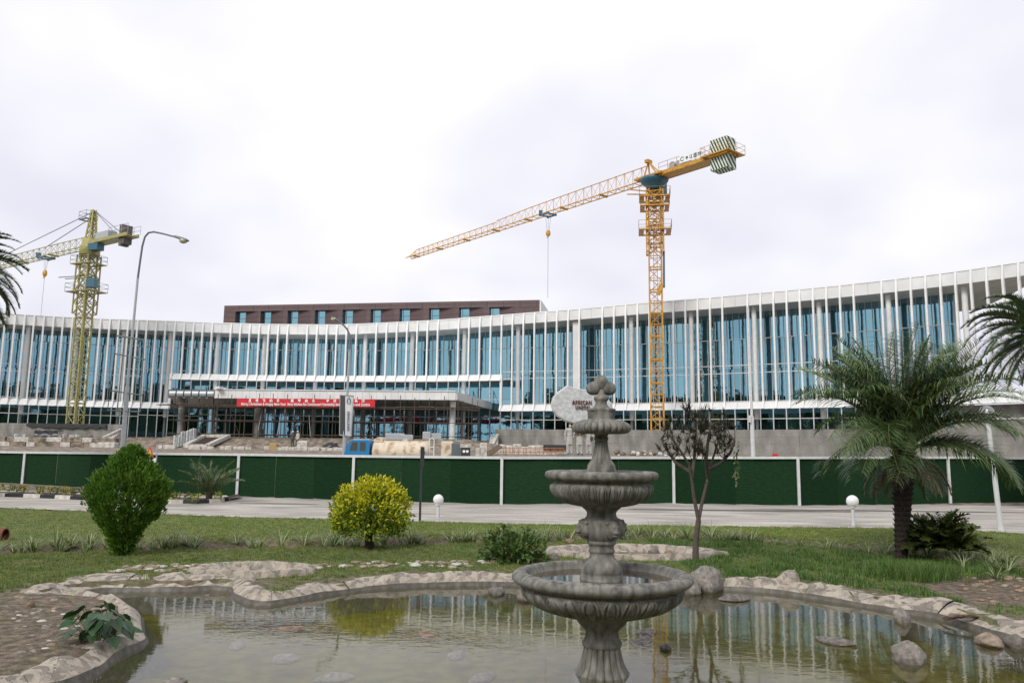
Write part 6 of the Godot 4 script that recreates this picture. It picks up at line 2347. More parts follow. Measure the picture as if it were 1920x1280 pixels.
# ------------------------------------------------------------------ fountain
func build_fountain() -> void:
	var ax := Vector3(1.171, -0.306, -10.420)
	ax.y = 0.0
	var f := thing("fountain", "weathered grey stone three-tier fountain with lion heads standing in the pond", "fountain", Vector3(ax.x, -0.7, ax.z))
	var petal := func(n: float, y0: float, y1: float, amp: float) -> Callable:
		return func(a: float, r: float, y: float) -> float:
			var v := clampf((y - y0) / (y1 - y0), 0.0, 1.0)
			var u := absf(fposmod(a * n / TAU, 1.0) - 0.5) * 2.0      # 0 in the middle of a petal
			var edge := 1.0 - pow(clampf(v, 0, 1), 6.0) * 0.6
			var ring := smoothstep(0.98 * edge, 0.84 * edge, u) - 0.9 * smoothstep(0.66 * edge, 0.58 * edge, u) + 0.95 * smoothstep(0.5 * edge, 0.38 * edge, u)
			return r + amp * (ring - 0.5) * smoothstep(0.0, 0.12, v) * smoothstep(1.0, 0.97, v) * 1.5
	var m := MB.new()
	m.lathe(ax, [[0.4088, -0.7343], [0.3773, -0.4515], [0.3449, -0.3062], [0.3087, -0.2555], [0.2790, -0.1984], [0.2560, -0.1284], [0.2363, -0.0520], [0.2232, 0.0183]], 288, func(a: float, r: float, _y: float) -> float: return r * (0.84 + 0.18 * pow(absf(cos(a * 9.0)), 0.4)))
	part(f, "fluted_foot", m.mesh(), mats.stone)
	m = MB.new()
	m.lathe(ax, [[0.2199, 0.0119], [0.2399, 0.0246], [0.2500, 0.0502], [0.2467, 0.0758], [0.2268, 0.0886], [0.2135, 0.1270], [0.2070, 0.1719], [0.2071, 0.2105], [0.2205, 0.2233], [0.2272, 0.2297], [0.2473, 0.2490], [0.2876, 0.2876], [0.3145, 0.3263], [0.3247, 0.3585], [0.3214, 0.3843]], 64)
	part(f, "stem", m.mesh(), mats.stone)
	m = MB.new()
	m.lathe(ax, m.fine([[0.3146, 0.3585], [0.3414, 0.3650], [0.4219, 0.3843], [0.5091, 0.4101], [0.6098, 0.4360], [0.6971, 0.4619], [0.7913, 0.4942], [0.8656, 0.5331], [0.9129, 0.5655], [0.9503, 0.5979], [0.9830, 0.6369], [1.0017, 0.6759], [1.0055, 0.7085], [0.9957, 0.7280], [0.9757, 0.7410]], 0.03), 624, petal.call(26.0, 0.384315, 0.721491, 0.026))
	part(f, "lower_bowl", m.mesh(), mats.stone)
	m = MB.new()
	m.lathe(ax, [[0.9756, 0.7345], [0.9725, 0.7541], [1.0029, 0.7639], [1.0502, 0.7736], [1.0908, 0.7900], [1.1201, 0.8128], [1.1388, 0.8422], [1.1392, 0.8716], [1.1214, 0.8978], [1.0893, 0.9174], [1.0456, 0.9273], [1.0018, 0.9305], [0.9680, 0.9207], [0.9440, 0.8912], [0.9163, 0.8324], [0.8616, 0.7671], [0.7401, 0.7345], [0.2018, 0.7280]], 96)
	part(f, "lower_rim", m.mesh(), mats.stone)
	m = MB.new()
	var ring := []
	for q in [[0.0, 0.0], [0.903037, 0.0]]:
		var row := PackedVector3Array()
		for i in 48:
			row.append(Vector3(ax.x + cos(TAU * i / 48) * q[0], 0.832397, ax.z + sin(TAU * i / 48) * q[0]))
		ring.append(row)
	m.grid(ring, true)
	part(f, "bowl_water", m.mesh(), mats.bowl_water)
	m = MB.new()
	m.lathe(ax, [[0.2826, 0.7280], [0.2862, 0.7997], [0.2829, 0.8259], [0.2695, 0.8455], [0.2650, 0.8912], [0.2529, 0.8978], [0.2597, 0.9109], [0.2605, 0.9436], [0.2498, 0.9830], [0.2297, 1.0224], [0.2027, 1.0552], [0.1859, 1.0651], [0.1825, 1.0815], [0.1623, 1.0947], [0.1529, 1.1276], [0.1529, 1.1572], [0.1658, 1.1671], [0.1692, 1.1869], [0.1557, 1.2001], [0.1531, 1.2331], [0.1626, 1.2529], [0.1796, 1.2662], [0.1851, 1.2860], [0.1831, 1.3059]], 64)
	part(f, "lower_pedestal", m.mesh(), mats.stone)
	m = MB.new()
	m.lathe(ax, [[0.1831, 1.3059], [0.2001, 1.3257], [0.2239, 1.3522], [0.2464, 1.3920], [0.2636, 1.4385], [0.2705, 1.4916], [0.2673, 1.5449], [0.2586, 1.5682], [0.2314, 1.5715], [0.2110, 1.5815], [0.1906, 1.6115], [0.1859, 1.6382], [0.1880, 1.6583], [0.2010, 1.6783], [0.2249, 1.6984], [0.2420, 1.7118], [0.2475, 1.7218], [0.2523, 1.7285]], 64)
	var body := part(f, "lion_drum", m.mesh(), mats.stone)
	# lion heads
	for i in 4:
		var az := deg_to_rad(90.0 - 25.0 + 90.0 * i)
		var dir := Vector3(cos(az), 0, sin(az))
		var side := dir.cross(Vector3.UP)
		var c := Vector3(ax.x, 1.458382, ax.z) + dir * 0.244606
		var h := MB.new()
		var u := 0.006795
		h.blob(c, Vector3(14, 17, 14) * u, 20, 14, fnl, 0.22, 5.0, i * 5.0)
		h.blob(c + dir * 7 * u + Vector3(0, 3, 0) * u, Vector3(10, 11, 10) * u, 16, 12, null, 0, 1, 0)
		h.blob(c + dir * 14 * u - Vector3(0, 3.5, 0) * u, Vector3(6.2, 5, 6.2) * u, 14, 10, null, 0, 1, 0)
		h.blob(c + dir * 11 * u - Vector3(0, 10, 0) * u, Vector3(4.6, 3, 4.6) * u, 12, 8, null, 0, 1, 0)
		h.blob(c + dir * 17.5 * u + Vector3(0, 0.2, 0) * u, Vector3(2.4, 2.2, 2.4) * u, 8, 6, null, 0, 1, 0)
		for s in [-1.0, 1.0]:
			h.blob(c + dir * 14 * u + side * s * 4.6 * u + Vector3(0, 6, 0) * u, Vector3(3.0, 2.0, 3.0) * u, 10, 6, null, 0, 1, 0)
			h.blob(c + dir * 3 * u + side * s * 11 * u + Vector3(0, 12, 0) * u, Vector3(4, 4.4, 4) * u, 10, 8, null, 0, 1, 0)
		part(body, "lion_head", h.mesh(), mats.stone)
	m = MB.new()
	m.lathe(ax, m.fine([[0.2455, 1.7252], [0.3069, 1.7352], [0.3888, 1.7519], [0.4503, 1.7720], [0.4982, 1.7921], [0.5462, 1.8190], [0.5840, 1.8458], [0.6150, 1.8794], [0.6392, 1.9198], [0.6499, 1.9602], [0.6467, 1.9938], [0.6332, 2.0141], [0.6162, 2.0276]], 0.025), 640, petal.call(32.0, 1.731847, 2.007334, 0.02))
	part(f, "upper_bowl", m.mesh(), mats.stone)
	m = MB.new()
	m.lathe(ax, [[0.6162, 2.0242], [0.6095, 2.0411], [0.6233, 2.0579], [0.6713, 2.0647], [0.6988, 2.0748], [0.7182, 2.0951], [0.7267, 2.1222], [0.7221, 2.1492], [0.7065, 2.1662], [0.6792, 2.1763], [0.6518, 2.1797], [0.6311, 2.1695], [0.6034, 2.1357], [0.5346, 2.1086], [0.1371, 2.1019]], 96)
	part(f, "upper_rim", m.mesh(), mats.stone)
	m = MB.new()
	m.lathe(ax, [[0.1892, 2.1019], [0.1914, 2.1628], [0.1874, 2.2034], [0.1785, 2.2204], [0.1799, 2.2373], [0.1737, 2.2543], [0.1648, 2.2679]], 64)
	m.lathe(ax, [[0.1648, 2.2679], [0.1477, 2.2917], [0.1306, 2.3189], [0.1142, 2.3597], [0.1005, 2.4074], [0.0909, 2.4551], [0.0841, 2.5097], [0.0807, 2.5645]], 96, func(a: float, r: float, _y: float) -> float: return r * (0.86 + 0.16 * pow(absf(cos(a * 7.0)), 0.45)))
	m.lathe(ax, [[0.0807, 2.5645], [0.0910, 2.5782], [0.0924, 2.5987], [0.0814, 2.6124], [0.0842, 2.6330], [0.1001, 2.6536], [0.1243, 2.6741], [0.1520, 2.6879]], 48)
	part(f, "upper_pedestal", m.mesh(), mats.stone)
	m = MB.new()
	m.lathe(ax, [[0.1243, 2.6810], [0.2071, 2.6604], [0.2900, 2.6536], [0.3383, 2.6639], [0.3702, 2.6879], [0.3856, 2.7188], [0.3816, 2.7497], [0.3562, 2.7807], [0.3148, 2.8048], [0.2629, 2.8220], [0.2145, 2.8324], [0.1730, 2.8393]], 416, func(a: float, r: float, _y: float) -> float: return r * (0.8 + 0.21 * pow(absf(cos(a * 13.0)), 0.35)))
	part(f, "lobed_dish", m.mesh(), mats.stone)
	m = MB.new()
	m.lathe(ax, [[0.1771, 2.8255], [0.1774, 2.9359], [0.1871, 2.9463], [0.1900, 2.9670], [0.1733, 2.9774], [0.1248, 2.9843], [0.1006, 2.9947], [0.0833, 3.0190], [0.0736, 3.0467], [0.0750, 3.0710], [0.0889, 3.0848], [0.0958, 3.1057], [0.0903, 3.1230], [0.0695, 3.1369], [0.0626, 3.1578], [0.0487, 3.2622]], 48)
	part(f, "finial_drum", m.mesh(), mats.stone)
	for i in 4:
		var az := deg_to_rad(45.0 + 90.0 * i)
		var k := MB.new()
		k.blob(Vector3(ax.x + cos(az) * 0.166378, 2.956664, ax.z + sin(az) * 0.166378), Vector3(0.035, 0.026, 0.035), 10, 8, null, 0, 1, 0)
		part(f, "drum_knob", k.mesh(), mats.stone)
	# buds: plump, with a swirl of creases
	var px := 0.006958
	for q in [[-14.5, 728.0, 0.0, 14.0, 12.8, 0.45], [14.5, 728.0, 0.0, 14.0, 12.8, -0.45], [0.0, 729.0, -13.0, 13.0, 12.5, 0.0], [0.5, 718.0, 0.0, 13.2, 15.0, 0.0], [-7.5, 745.0, 5.0, 6.5, 5.5, 0.3], [7.5, 745.0, 5.0, 6.5, 5.5, -0.3]]:
		var b := MB.new()
		var ctr := Vector3(ax.x + q[0] * px, 3.241305 + (728.0 - q[1]) * px, ax.z + q[2] * px)
		var rows := []
		for r in 15:
			var t := -PI / 2 + PI * r / 14.0
			var row := PackedVector3Array()
			for i in 28:
				var a := TAU * i / 28.0
				var rad: float = cos(t) * q[3] * px * (1.0 - 0.05 * pow(absf(sin(a * 4.0 + t * 1.2)), 8.0))
				row.append(ctr + Basis(Vector3(0, 0, 1), q[5]) * Vector3(cos(a) * rad, sin(t) * q[4] * px, sin(a) * rad))
			rows.append(row)
		b.grid(rows, true, true)
		part(f, "bud", b.mesh(), mats.stone)


# ------------------------------------------------------------------ plants
var sd_grid := PackedFloat32Array()


func sd_fast(x: float, z: float) -> float:  # distance to the waterline from a table, 0.25 m cells
	if sd_grid.is_empty():
		for j in 80:
			for i in 120:
				sd_grid.append(shore_distance(Vector2(-15.0 + i * 0.25, -22.0 + j * 0.25)))
	var i := int((x + 15.0) * 4.0)
	var j := int((z + 22.0) * 4.0)
	if i < 0 or j < 0 or i > 119 or j > 79:
		return 5.0
	return sd_grid[j * 120 + i]


func leaf(m: MB, p: Vector3, dir: Vector3, side: Vector3, l: float, w: float, fold := 0.0) -> void:
	var mid := p + dir * (l * 0.45)
	var up := side.cross(dir) * (fold * w)
	m.tri(p, mid + side * w + up, p + dir * l)
	m.tri(p, p + dir * l, mid - side * w + up)


func blade(m: MB, p: Vector3, dir: Vector3, l: float, w: float, droop: float, segs := 3) -> void:
	var side := dir.cross(Vector3.UP)
	side = Vector3.RIGHT if side.length() < 0.05 else side.normalized()
	var q := p
	var d := dir
	var w0 := w
	for i in segs:
		var e := q + d * (l / segs)
		var w1 := w * (1.0 - pow(float(i + 1) / segs, 1.6))
		if i == segs - 1:
			m.tri(q - side * w0, e, q + side * w0)
		else:
			m.quad(q - side * w0, e - side * w1, e + side * w1, q + side * w0)
		q = e
		w0 = w1
		d = (d - Vector3(0, droop, 0)).normalized()


func rdir() -> Vector3:
	return Vector3(rng.randfn(), rng.randfn(), rng.randfn()).normalized()


func frond(l: float, rise: float, droop: float, pairs: int, leaf_l: float, leaf_w: float, col_a: Color, col_b: Color, hang: float, vee := 0.35, ahead := 0.68) -> ArrayMesh:
	# a feather leaf growing along +x; rise is the starting angle above the horizontal
	var m := MB.new()
	var p := Vector3.ZERO
	var ang := rise
	var segs := 14
	var pts := [p]
	var dirs := [Vector3(cos(ang), sin(ang), 0)]
	for i in segs:
		ang -= droop / segs * (0.5 + 1.2 * i / segs)
		p += Vector3(cos(ang), sin(ang), 0) * (l / segs)
		pts.append(p)
		dirs.append(Vector3(cos(ang), sin(ang), 0))
	m.tint(col_b.lerp(Color(0.16, 0.15, 0.05), 0.5))
	for i in segs:
		m.tube(pts[i], pts[i + 1], lerpf(0.012, 0.003, float(i) / segs) * (l / 2.0 + 0.4), lerpf(0.012, 0.003, float(i + 1) / segs) * (l / 2.0 + 0.4), 4, false)
	for k in pairs:
		var t := lerpf(0.1, 0.995, (k + rng.randf() * 0.5) / pairs)
		var f := t * segs
		var i := mini(int(f), segs - 1)
		var q: Vector3 = (pts[i] as Vector3).lerp(pts[i + 1], f - i)
		var d: Vector3 = (dirs[i] as Vector3).lerp(dirs[i + 1], f - i).normalized()
		var up := Vector3(-d.y, d.x, 0)
		var ll := leaf_l * (0.35 + 0.9 * sin(PI * pow(clampf(t, 0, 1), 0.75))) * rf(0.85, 1.1)
		m.tint(col_a.lerp(col_b, rng.randf()))
		for s in [-1.0, 1.0]:
			var dd := (d * (ahead + rf(-0.15, 0.15)) + Vector3(0, 0, s) * rf(0.7, 0.95) + up * (vee + rf(-0.25, 0.25))).normalized()
			blade(m, q, dd, ll, leaf_w, hang * rf(0.7, 1.3), 3)
	return m.mesh()


func crown_of(t: Node3D, ctr: Vector3, variants: Array, n: int, seed_turn: float, sc := 1.0) -> void:
	for i in n:
		var o := part(t, "frond", variants[i % variants.size()], mats.leaf_gloss, false)
		var yaw := seed_turn + i * 2.39996 + rf(-0.15, 0.15)
		var k := sc * rf(0.88, 1.08)
		o.transform = Transform3D(Basis(Vector3.UP, yaw) * Basis(Vector3(1, 0, 0), rf(-0.5, 0.5)) * Basis(Vector3(0, 0, 1), rf(-0.15, 0.12)) * Basis.from_scale(Vector3(k, k, k)), ctr + Vector3(cos(yaw), 0, -sin(yaw)) * 0.08)


func build_plants() -> void:
	build_conifer()
	build_yellow_bush()
	build_palms()
	build_small_tree()
	build_low_plants()
	build_grass()


func build_conifer() -> void:
	var b := Vector3(-9.207, -0.120, -19.525)
	var t := thing("conifer", "dense green teardrop-shaped clipped conifer on the lawn", "conifer", b)
	var u := 0.012663
	var prof := [[0.0, 12], [10, 16], [38, 29], [66, 52], [92, 68], [114, 73], [136, 63], [158, 44], [176, 26], [188, 12], [194, 4]]
	var rad := func(h: float) -> float:
		for i in prof.size() - 1:
			if h <= prof[i + 1][0]:
				return lerpf(prof[i][1], prof[i + 1][1], (h - prof[i][0]) / (prof[i + 1][0] - prof[i][0]))
		return 3.0
	var m := MB.new()
	var lean := 0.025000
	for i in 1500:
		var h := 194.0 * rng.randf()
		var a := rf(0, TAU)
		var r: float = rad.call(h)
		if rng.randf() > r / 82.0 + 0.12:
			continue
		var lump: float = 1.0 + 0.24 * fnl.get_noise_3d(cos(a) * 2.2, h * 0.028, sin(a) * 2.2) + 0.08 * fnl.get_noise_3d(cos(a) * 6, h * 0.09, sin(a) * 6)
		var k := sqrt(rf(0.45, 1.0))
		var p := b + Vector3(cos(a) * r * k * lump + lean * h, h + 4.0, sin(a) * r * k * lump) * u
		if k > 0.8 and fnl.get_noise_3d(p.x * 2.3 + 5.0, p.y * 2.3, p.z * 2.3) < -0.3:
			continue
		var out := Vector3(cos(a), 0.25 + 0.5 * (h - 90.0) / 100.0, sin(a)).normalized()
		var cc := Color(0.06, 0.15, 0.014).lerp(Color(0.13, 0.245, 0.025), clampf(0.5 + 0.9 * fnl.get_noise_3d(p.x * 3, p.y * 3, p.z * 3), 0, 1))
		for j in 20:
			var q := p + rdir() * 0.085
			var d := (out * 0.8 + Vector3.UP * 0.75 + rdir() * 0.55).normalized()
			m.tint(cc * rf(0.75, 1.2))
			leaf(m, q, d, d.cross(rdir()).normalized(), rf(0.07, 0.13), rf(0.014, 0.026))
	part(t, "foliage", m.mesh(), mats.leaf)
	var tr := MB.new()
	tr.tube(b - Vector3(0, 0.1, 0), b + Vector3(0.02, 0.6, 0), 0.1, 0.08, 8)
	tr.tube(b + Vector3(0.02, 0.6, 0), b + Vector3(0.08, 1.9, 0), 0.08, 0.03, 8)
	part(t, "trunk", tr.mesh(), mats.bark)


func build_yellow_bush() -> void:
	var b := Vector3(-3.666, -0.100, -21.435)
	var u := 0.013925
	var t := thing("golden_bush", "round bright yellow-leaved bush with short dark trunk", "bush", b)
	var m := MB.new()
	var ctr := b + Vector3(1, 63, 0) * u
	for i in 900:
		var d := rdir()
		if d.y < -0.75:
			continue
		var lump := 1.0 + 0.2 * fnl.get_noise_3d(d.x * 2.6, d.y * 2.6 + 4.0, d.z * 2.6)
		var k := pow(rng.randf(), 0.3)
		var e := Vector3(72, 65 if d.y > 0.0 else 56, 72)
		var p := ctr + d * e * u * k * lump
		if k > 0.8 and fnl.get_noise_3d(p.x * 2.6, p.y * 2.6 + 9.0, p.z * 2.6) < -0.28:
			continue
		var shell := smoothstep(0.6, 0.95, k)
		for j in 13:
			var q := p + rdir() * 0.11
			var dd := (d * 0.8 + Vector3.UP * 0.35 + rdir() * 0.75).normalized()
			# new growth is yellow, older leaves are green; more new growth on the clipped top
			var yellow := rng.randf() < shell * clampf(0.1 + 0.72 * (d.y + 0.5), 0.04, 0.86)
			m.tint((Color(0.66, 0.6, 0.014) if yellow else Color(0.19, 0.27, 0.016)) * rf(0.75, 1.15))
			leaf(m, q, dd, dd.cross(rdir()).normalized(), rf(0.07, 0.12), rf(0.018, 0.032), 0.35)
	part(t, "foliage", m.mesh(), mats.leaf)
	var tr := MB.new()
	tr.tube(b - Vector3(0, 0.15, 0), b + Vector3(0, 0.45, 0), 0.13, 0.11, 8)
	for i in 14:
		var a := TAU * i / 14.0
		tr.tube(b + Vector3(cos(a) * 0.06, 0.3, sin(a) * 0.06), b + Vector3(cos(a) * 0.55, rf(0.7, 1.3), sin(a) * 0.55), 0.04, 0.012, 5)
	part(t, "trunk", tr.mesh(), mats.bark)


func scaly_trunk(t: Node3D, base: Vector3, top: Vector3, r0: float, r1: float, rows: int, around: int) -> void:
	var m := MB.new()
	m.tube(base - Vector3(0, 0.1, 0), top, r0, r1, 12)
	part(t, "trunk", m.mesh(), mats.bark)
	# old leaf bases wrapped round the trunk
	var s := MB.new()
	for r in rows:
		var f := (r + 0.5) / rows
		var c := base.lerp(top, f)
		var rr := lerpf(r0, r1, f)
		for i in around:
			var a := TAU * (i + 0.5 * (r % 2)) / around + rf(-0.1, 0.1)
			var o := Vector3(cos(a), 0, sin(a))
			var p := c + o * rr * 0.92
			var l := 0.05 + rr * 0.5 * (0.3 + f)
			var sd := o.cross(Vector3.UP) * (rr * 0.3)
			var tip := p + (o * (0.55 + 0.35 * f) + Vector3.UP).normalized() * l
			s.tri(p - sd, tip - sd * 0.35, p + sd)
			s.tri(p + sd, tip - sd * 0.35, tip + sd * 0.35)
			s.tri(p - sd * 0.9 - o * 0.02, p + sd * 0.9 - o * 0.02, tip)
	part(t, "leaf_bases", s.mesh(), mats.bark).set_meta("kind", "stuff")


func build_palms() -> void:
	# feathery pygmy date palm
	var b := Vector3(9.686, -0.120, -20.306)
	var c := Vector3(9.912, 2.600, -20.300)
	var t := thing("feathery_palm", "short feathery palm with dark scaly trunk and arching fronds by the pond", "palm", b)
	scaly_trunk(t, b, c, 0.14, 0.25, 22, 11)
	var ca := Color(0.1, 0.165, 0.062)
	var cb := Color(0.18, 0.245, 0.1)
	var va := []
	for q in [[3.1, 1.52, 0.7], [3.1, 1.38, 1.1], [3.1, 1.15, 1.4], [3.0, 0.8, 1.6], [2.8, 0.4, 1.45], [3.0, 1.46, 0.45], [3.1, 1.3, 0.8]]:
		va.append(frond(q[0], q[1], q[2], 60, 0.7, 0.0145, ca, cb, 0.38, 0.22, 0.5))
	crown_of(t, c - b, va, 104, 0.4)
	var dead := []
	for q in [[1.5, -0.35, 1.0], [1.3, -0.7, 0.7]]:
		dead.append(frond(q[0], q[1], q[2], 34, 0.36, 0.012, Color(0.14, 0.1, 0.05), Color(0.08, 0.075, 0.035), 0.5))
	crown_of(t, c - b - Vector3(0, 0.12, 0), dead, 13, 1.0)
	# two tall date palms at the edges, their crowns only partly in view
	var vb := []
	for q in [[3.5, 1.25, 1.5], [3.7, 0.9, 1.6], [3.8, 0.5, 1.6], [3.7, 0.1, 1.4], [3.4, -0.35, 0.9]]:
		vb.append(frond(q[0], q[1], q[2], 120, 0.4, 0.027, Color(0.07, 0.115, 0.05), Color(0.115, 0.17, 0.075), 0.12, 0.45))
	for q in [["tall date palm with dense drooping crown beside the glass building's open end", Vector3(24.327, 7.986, -36.000)], ["tall date palm with dense drooping crown beyond the lime crane's jib", Vector3(-25.947, 10.237, -36.000)]]:
		var top: Vector3 = q[1]
		var base := Vector3(top.x + 0.2, 0.0, top.z)
		var p := thing("date_palm", q[0], "palm", base)
		scaly_trunk(p, base, top, 0.42, 0.36, 40, 14)
		crown_of(p, top - base, vb, 75, 0.2)
	# young date palm in the kerb bed
	b = Vector3(-13.565, 0.120, -36.653)
	t = thing("young_palm", "small upright date palm growing in the kerb-edged flower bed", "palm", b)
	var vc := []
	for q in [[1.75, 1.42, 0.5], [1.7, 1.2, 0.75], [1.65, 1.0, 0.95]]:
		vc.append(frond(q[0], q[1], q[2], 44, 0.3, 0.016, Color(0.1, 0.15, 0.055), Color(0.15, 0.2, 0.08), 0.1))
	crown_of(t, Vector3(0, 0.18, 0), vc, 20, 0.3)
	var m := MB.new()
	m.tube(b - Vector3(0, 0.05, 0), b + Vector3(0, 0.3, 0), 0.13, 0.16, 9)
	part(t, "trunk", m.mesh(), mats.bark)
	# low cycad-like bush behind the palm's trunk
	b = Vector3(10.681, -0.100, -20.243)
	t = thing("fern_bush", "low dark bush of stiff fern-like leaves beside the palm trunk", "bush", b)
	var vd := []
	for q in [[0.72, 1.35, 0.7], [0.75, 1.05, 0.9], [0.75, 0.7, 0.9], [0.7, 0.3, 0.7]]:
		vd.append(frond(q[0], q[1], q[2], 26, 0.2, 0.026, Color(0.035, 0.065, 0.018), Color(0.1, 0.12, 0.03), 0.05, 0.2))
	for k in 13:
		var a := k * 2.4
		var r := 0.5 * sqrt(k / 12.0)
		crown_of(t, Vector3(cos(a) * r, 0.12 + 0.55 * (1.0 - r * 1.5), sin(a) * r), vd, 14, k * 1.3, 0.95)


func build_small_tree() -> void:
	var D := 19.7
	var b := Vector3(4.445, -0.120, -19.635)
	var t := thing("spiky_tree", "slender forked tree with dark purplish spiky leaf tufts", "tree", b)
	var m := MB.new()
	var fork := Vector3(4.555, 0.836, -19.700)
	m.path([b - Vector3(0, 0.1, 0), Vector3(4.481, 0.333, -19.700), fork], [0.085, 0.07, 0.065], 8)
	var nodes := []
	var limbs := [
		[Vector3(4.555, 0.836, -19.700), Vector3(4.462, 1.341, -19.700), Vector3(4.385, 1.853, -19.600), Vector3(4.304, 2.172, -19.500), Vector3(3.987, 2.612, -19.300), Vector3(3.780, 2.861, -19.200)],
		[Vector3(4.385, 1.853, -19.600), Vector3(4.525, 2.272, -19.900), Vector3(4.607, 2.759, -20.100), Vector3(4.666, 3.227, -20.200)],
		[Vector3(4.555, 0.836, -19.700), Vector3(4.664, 1.210, -19.800), Vector3(4.805, 1.723, -19.800), Vector3(4.888, 2.043, -19.900), Vector3(5.079, 2.435, -20.100), Vector3(5.277, 2.968, -20.200)],
		[Vector3(4.888, 2.043, -19.900), Vector3(5.128, 2.204, -19.700), Vector3(5.314, 2.464, -19.500), Vector3(5.397, 2.745, -19.400)],
		[Vector3(4.833, 1.852, -19.800), Vector3(4.717, 2.240, -19.500), Vector3(4.730, 2.748, -19.300), Vector3(4.791, 3.127, -19.200)],
		[Vector3(4.374, 1.980, -19.600), Vector3(4.078, 2.189, -19.900), Vector3(3.885, 2.526, -20.100), Vector3(3.774, 2.790, -20.200)]]
	for l in limbs:
		var rs := []
		for i in l.size():
			rs.append(lerpf(0.05, 0.018, float(i) / l.size()))
		m.path(l, rs, 6)
		for i in range(1, l.size()):
			nodes.append(l[i])
			nodes.append((l[i - 1] as Vector3).lerp(l[i], 0.5))
	var lv := MB.new()
	var ctr := Vector3(4.568, 2.791, -19.700)
	var u := 19.7 / 1500.0
	for i in 88:
		var d := rdir()
		var k := pow(rng.randf(), 0.4)
		var p := ctr + Vector3(d.x * 78, d.y * 58, d.z * 62) * u * k
		if p.y < ctr.y - 0.42 and absf(p.x - ctr.x) < 0.6:
			continue
		var best: Vector3 = nodes[0]
		for q in nodes:
			if q.distance_squared_to(p) < best.distance_squared_to(p) and q.y < p.y + 0.05:
				best = q
		m.path([best, best.lerp(p, 0.5) - Vector3(0, 0.06, 0), p], [0.016, 0.012, 0.008], 5)
		var out := ((p - ctr).normalized() * 0.6 + Vector3.UP * 0.8).normalized()
		for j in 25:
			var dd := (out * 0.75 + rdir() * 0.95).normalized()
			lv.tint(Color(0.03, 0.035, 0.022).lerp(Color(0.065, 0.055, 0.05), rng.randf()) if rng.randf() < 0.8 else Color(0.07, 0.09, 0.035))
			blade(lv, p + rdir() * 0.03, dd, rf(0.17, 0.32), rf(0.008, 0.013), rf(0.05, 0.25), 2)
	part(t, "trunk", m.mesh(), mats.bark_pale)
	part(t, "foliage", lv.mesh(), mats.leaf)
	# hanging creeper strand
	var cr := MB.new()
	for i in 70:
		var f := rng.randf()
		var p := Vector3(5.460, 2.695, -19.400).lerp(Vector3(5.396, 1.745, -19.400), f) + rdir() * 0.05
		cr.tint(Color(0.09, 0.13, 0.05) if f < 0.7 else Color(0.2, 0.2, 0.1))
		var dd := (Vector3.DOWN + rdir() * 0.7).normalized()
		leaf(cr, p, dd, dd.cross(rdir()).normalized(), 0.09, 0.022)
	part(t, "creeper", cr.mesh(), mats.leaf)


func heart_leaf(l: float) -> ArrayMesh:
	var m := MB.new()
	m.tint(Color(0.035, 0.085, 0.03))
	var o := [[0.0, 0.0, 0.0], [-0.1, 0.24, 0.06], [0.05, 0.4, 0.07], [0.3, 0.42, 0.05], [0.6, 0.28, 0.01], [0.85, 0.1, -0.06], [1.0, 0.0, -0.12]]
	for s in [-1.0, 1.0]:
		for i in o.size() - 1:
			var a := Vector3(o[i][0], o[i][2], o[i][1] * s) * l
			var c := Vector3(o[i + 1][0], o[i + 1][2], o[i + 1][1] * s) * l
			var ma := Vector3(maxf(o[i][0], 0.0), -0.12 * maxf(o[i][0], 0.0), 0) * l
			var mc := Vector3(maxf(o[i + 1][0], 0.0), -0.12 * maxf(o[i + 1][0], 0.0), 0) * l
			m.quad(ma, a, c, mc)
	return m.mesh()


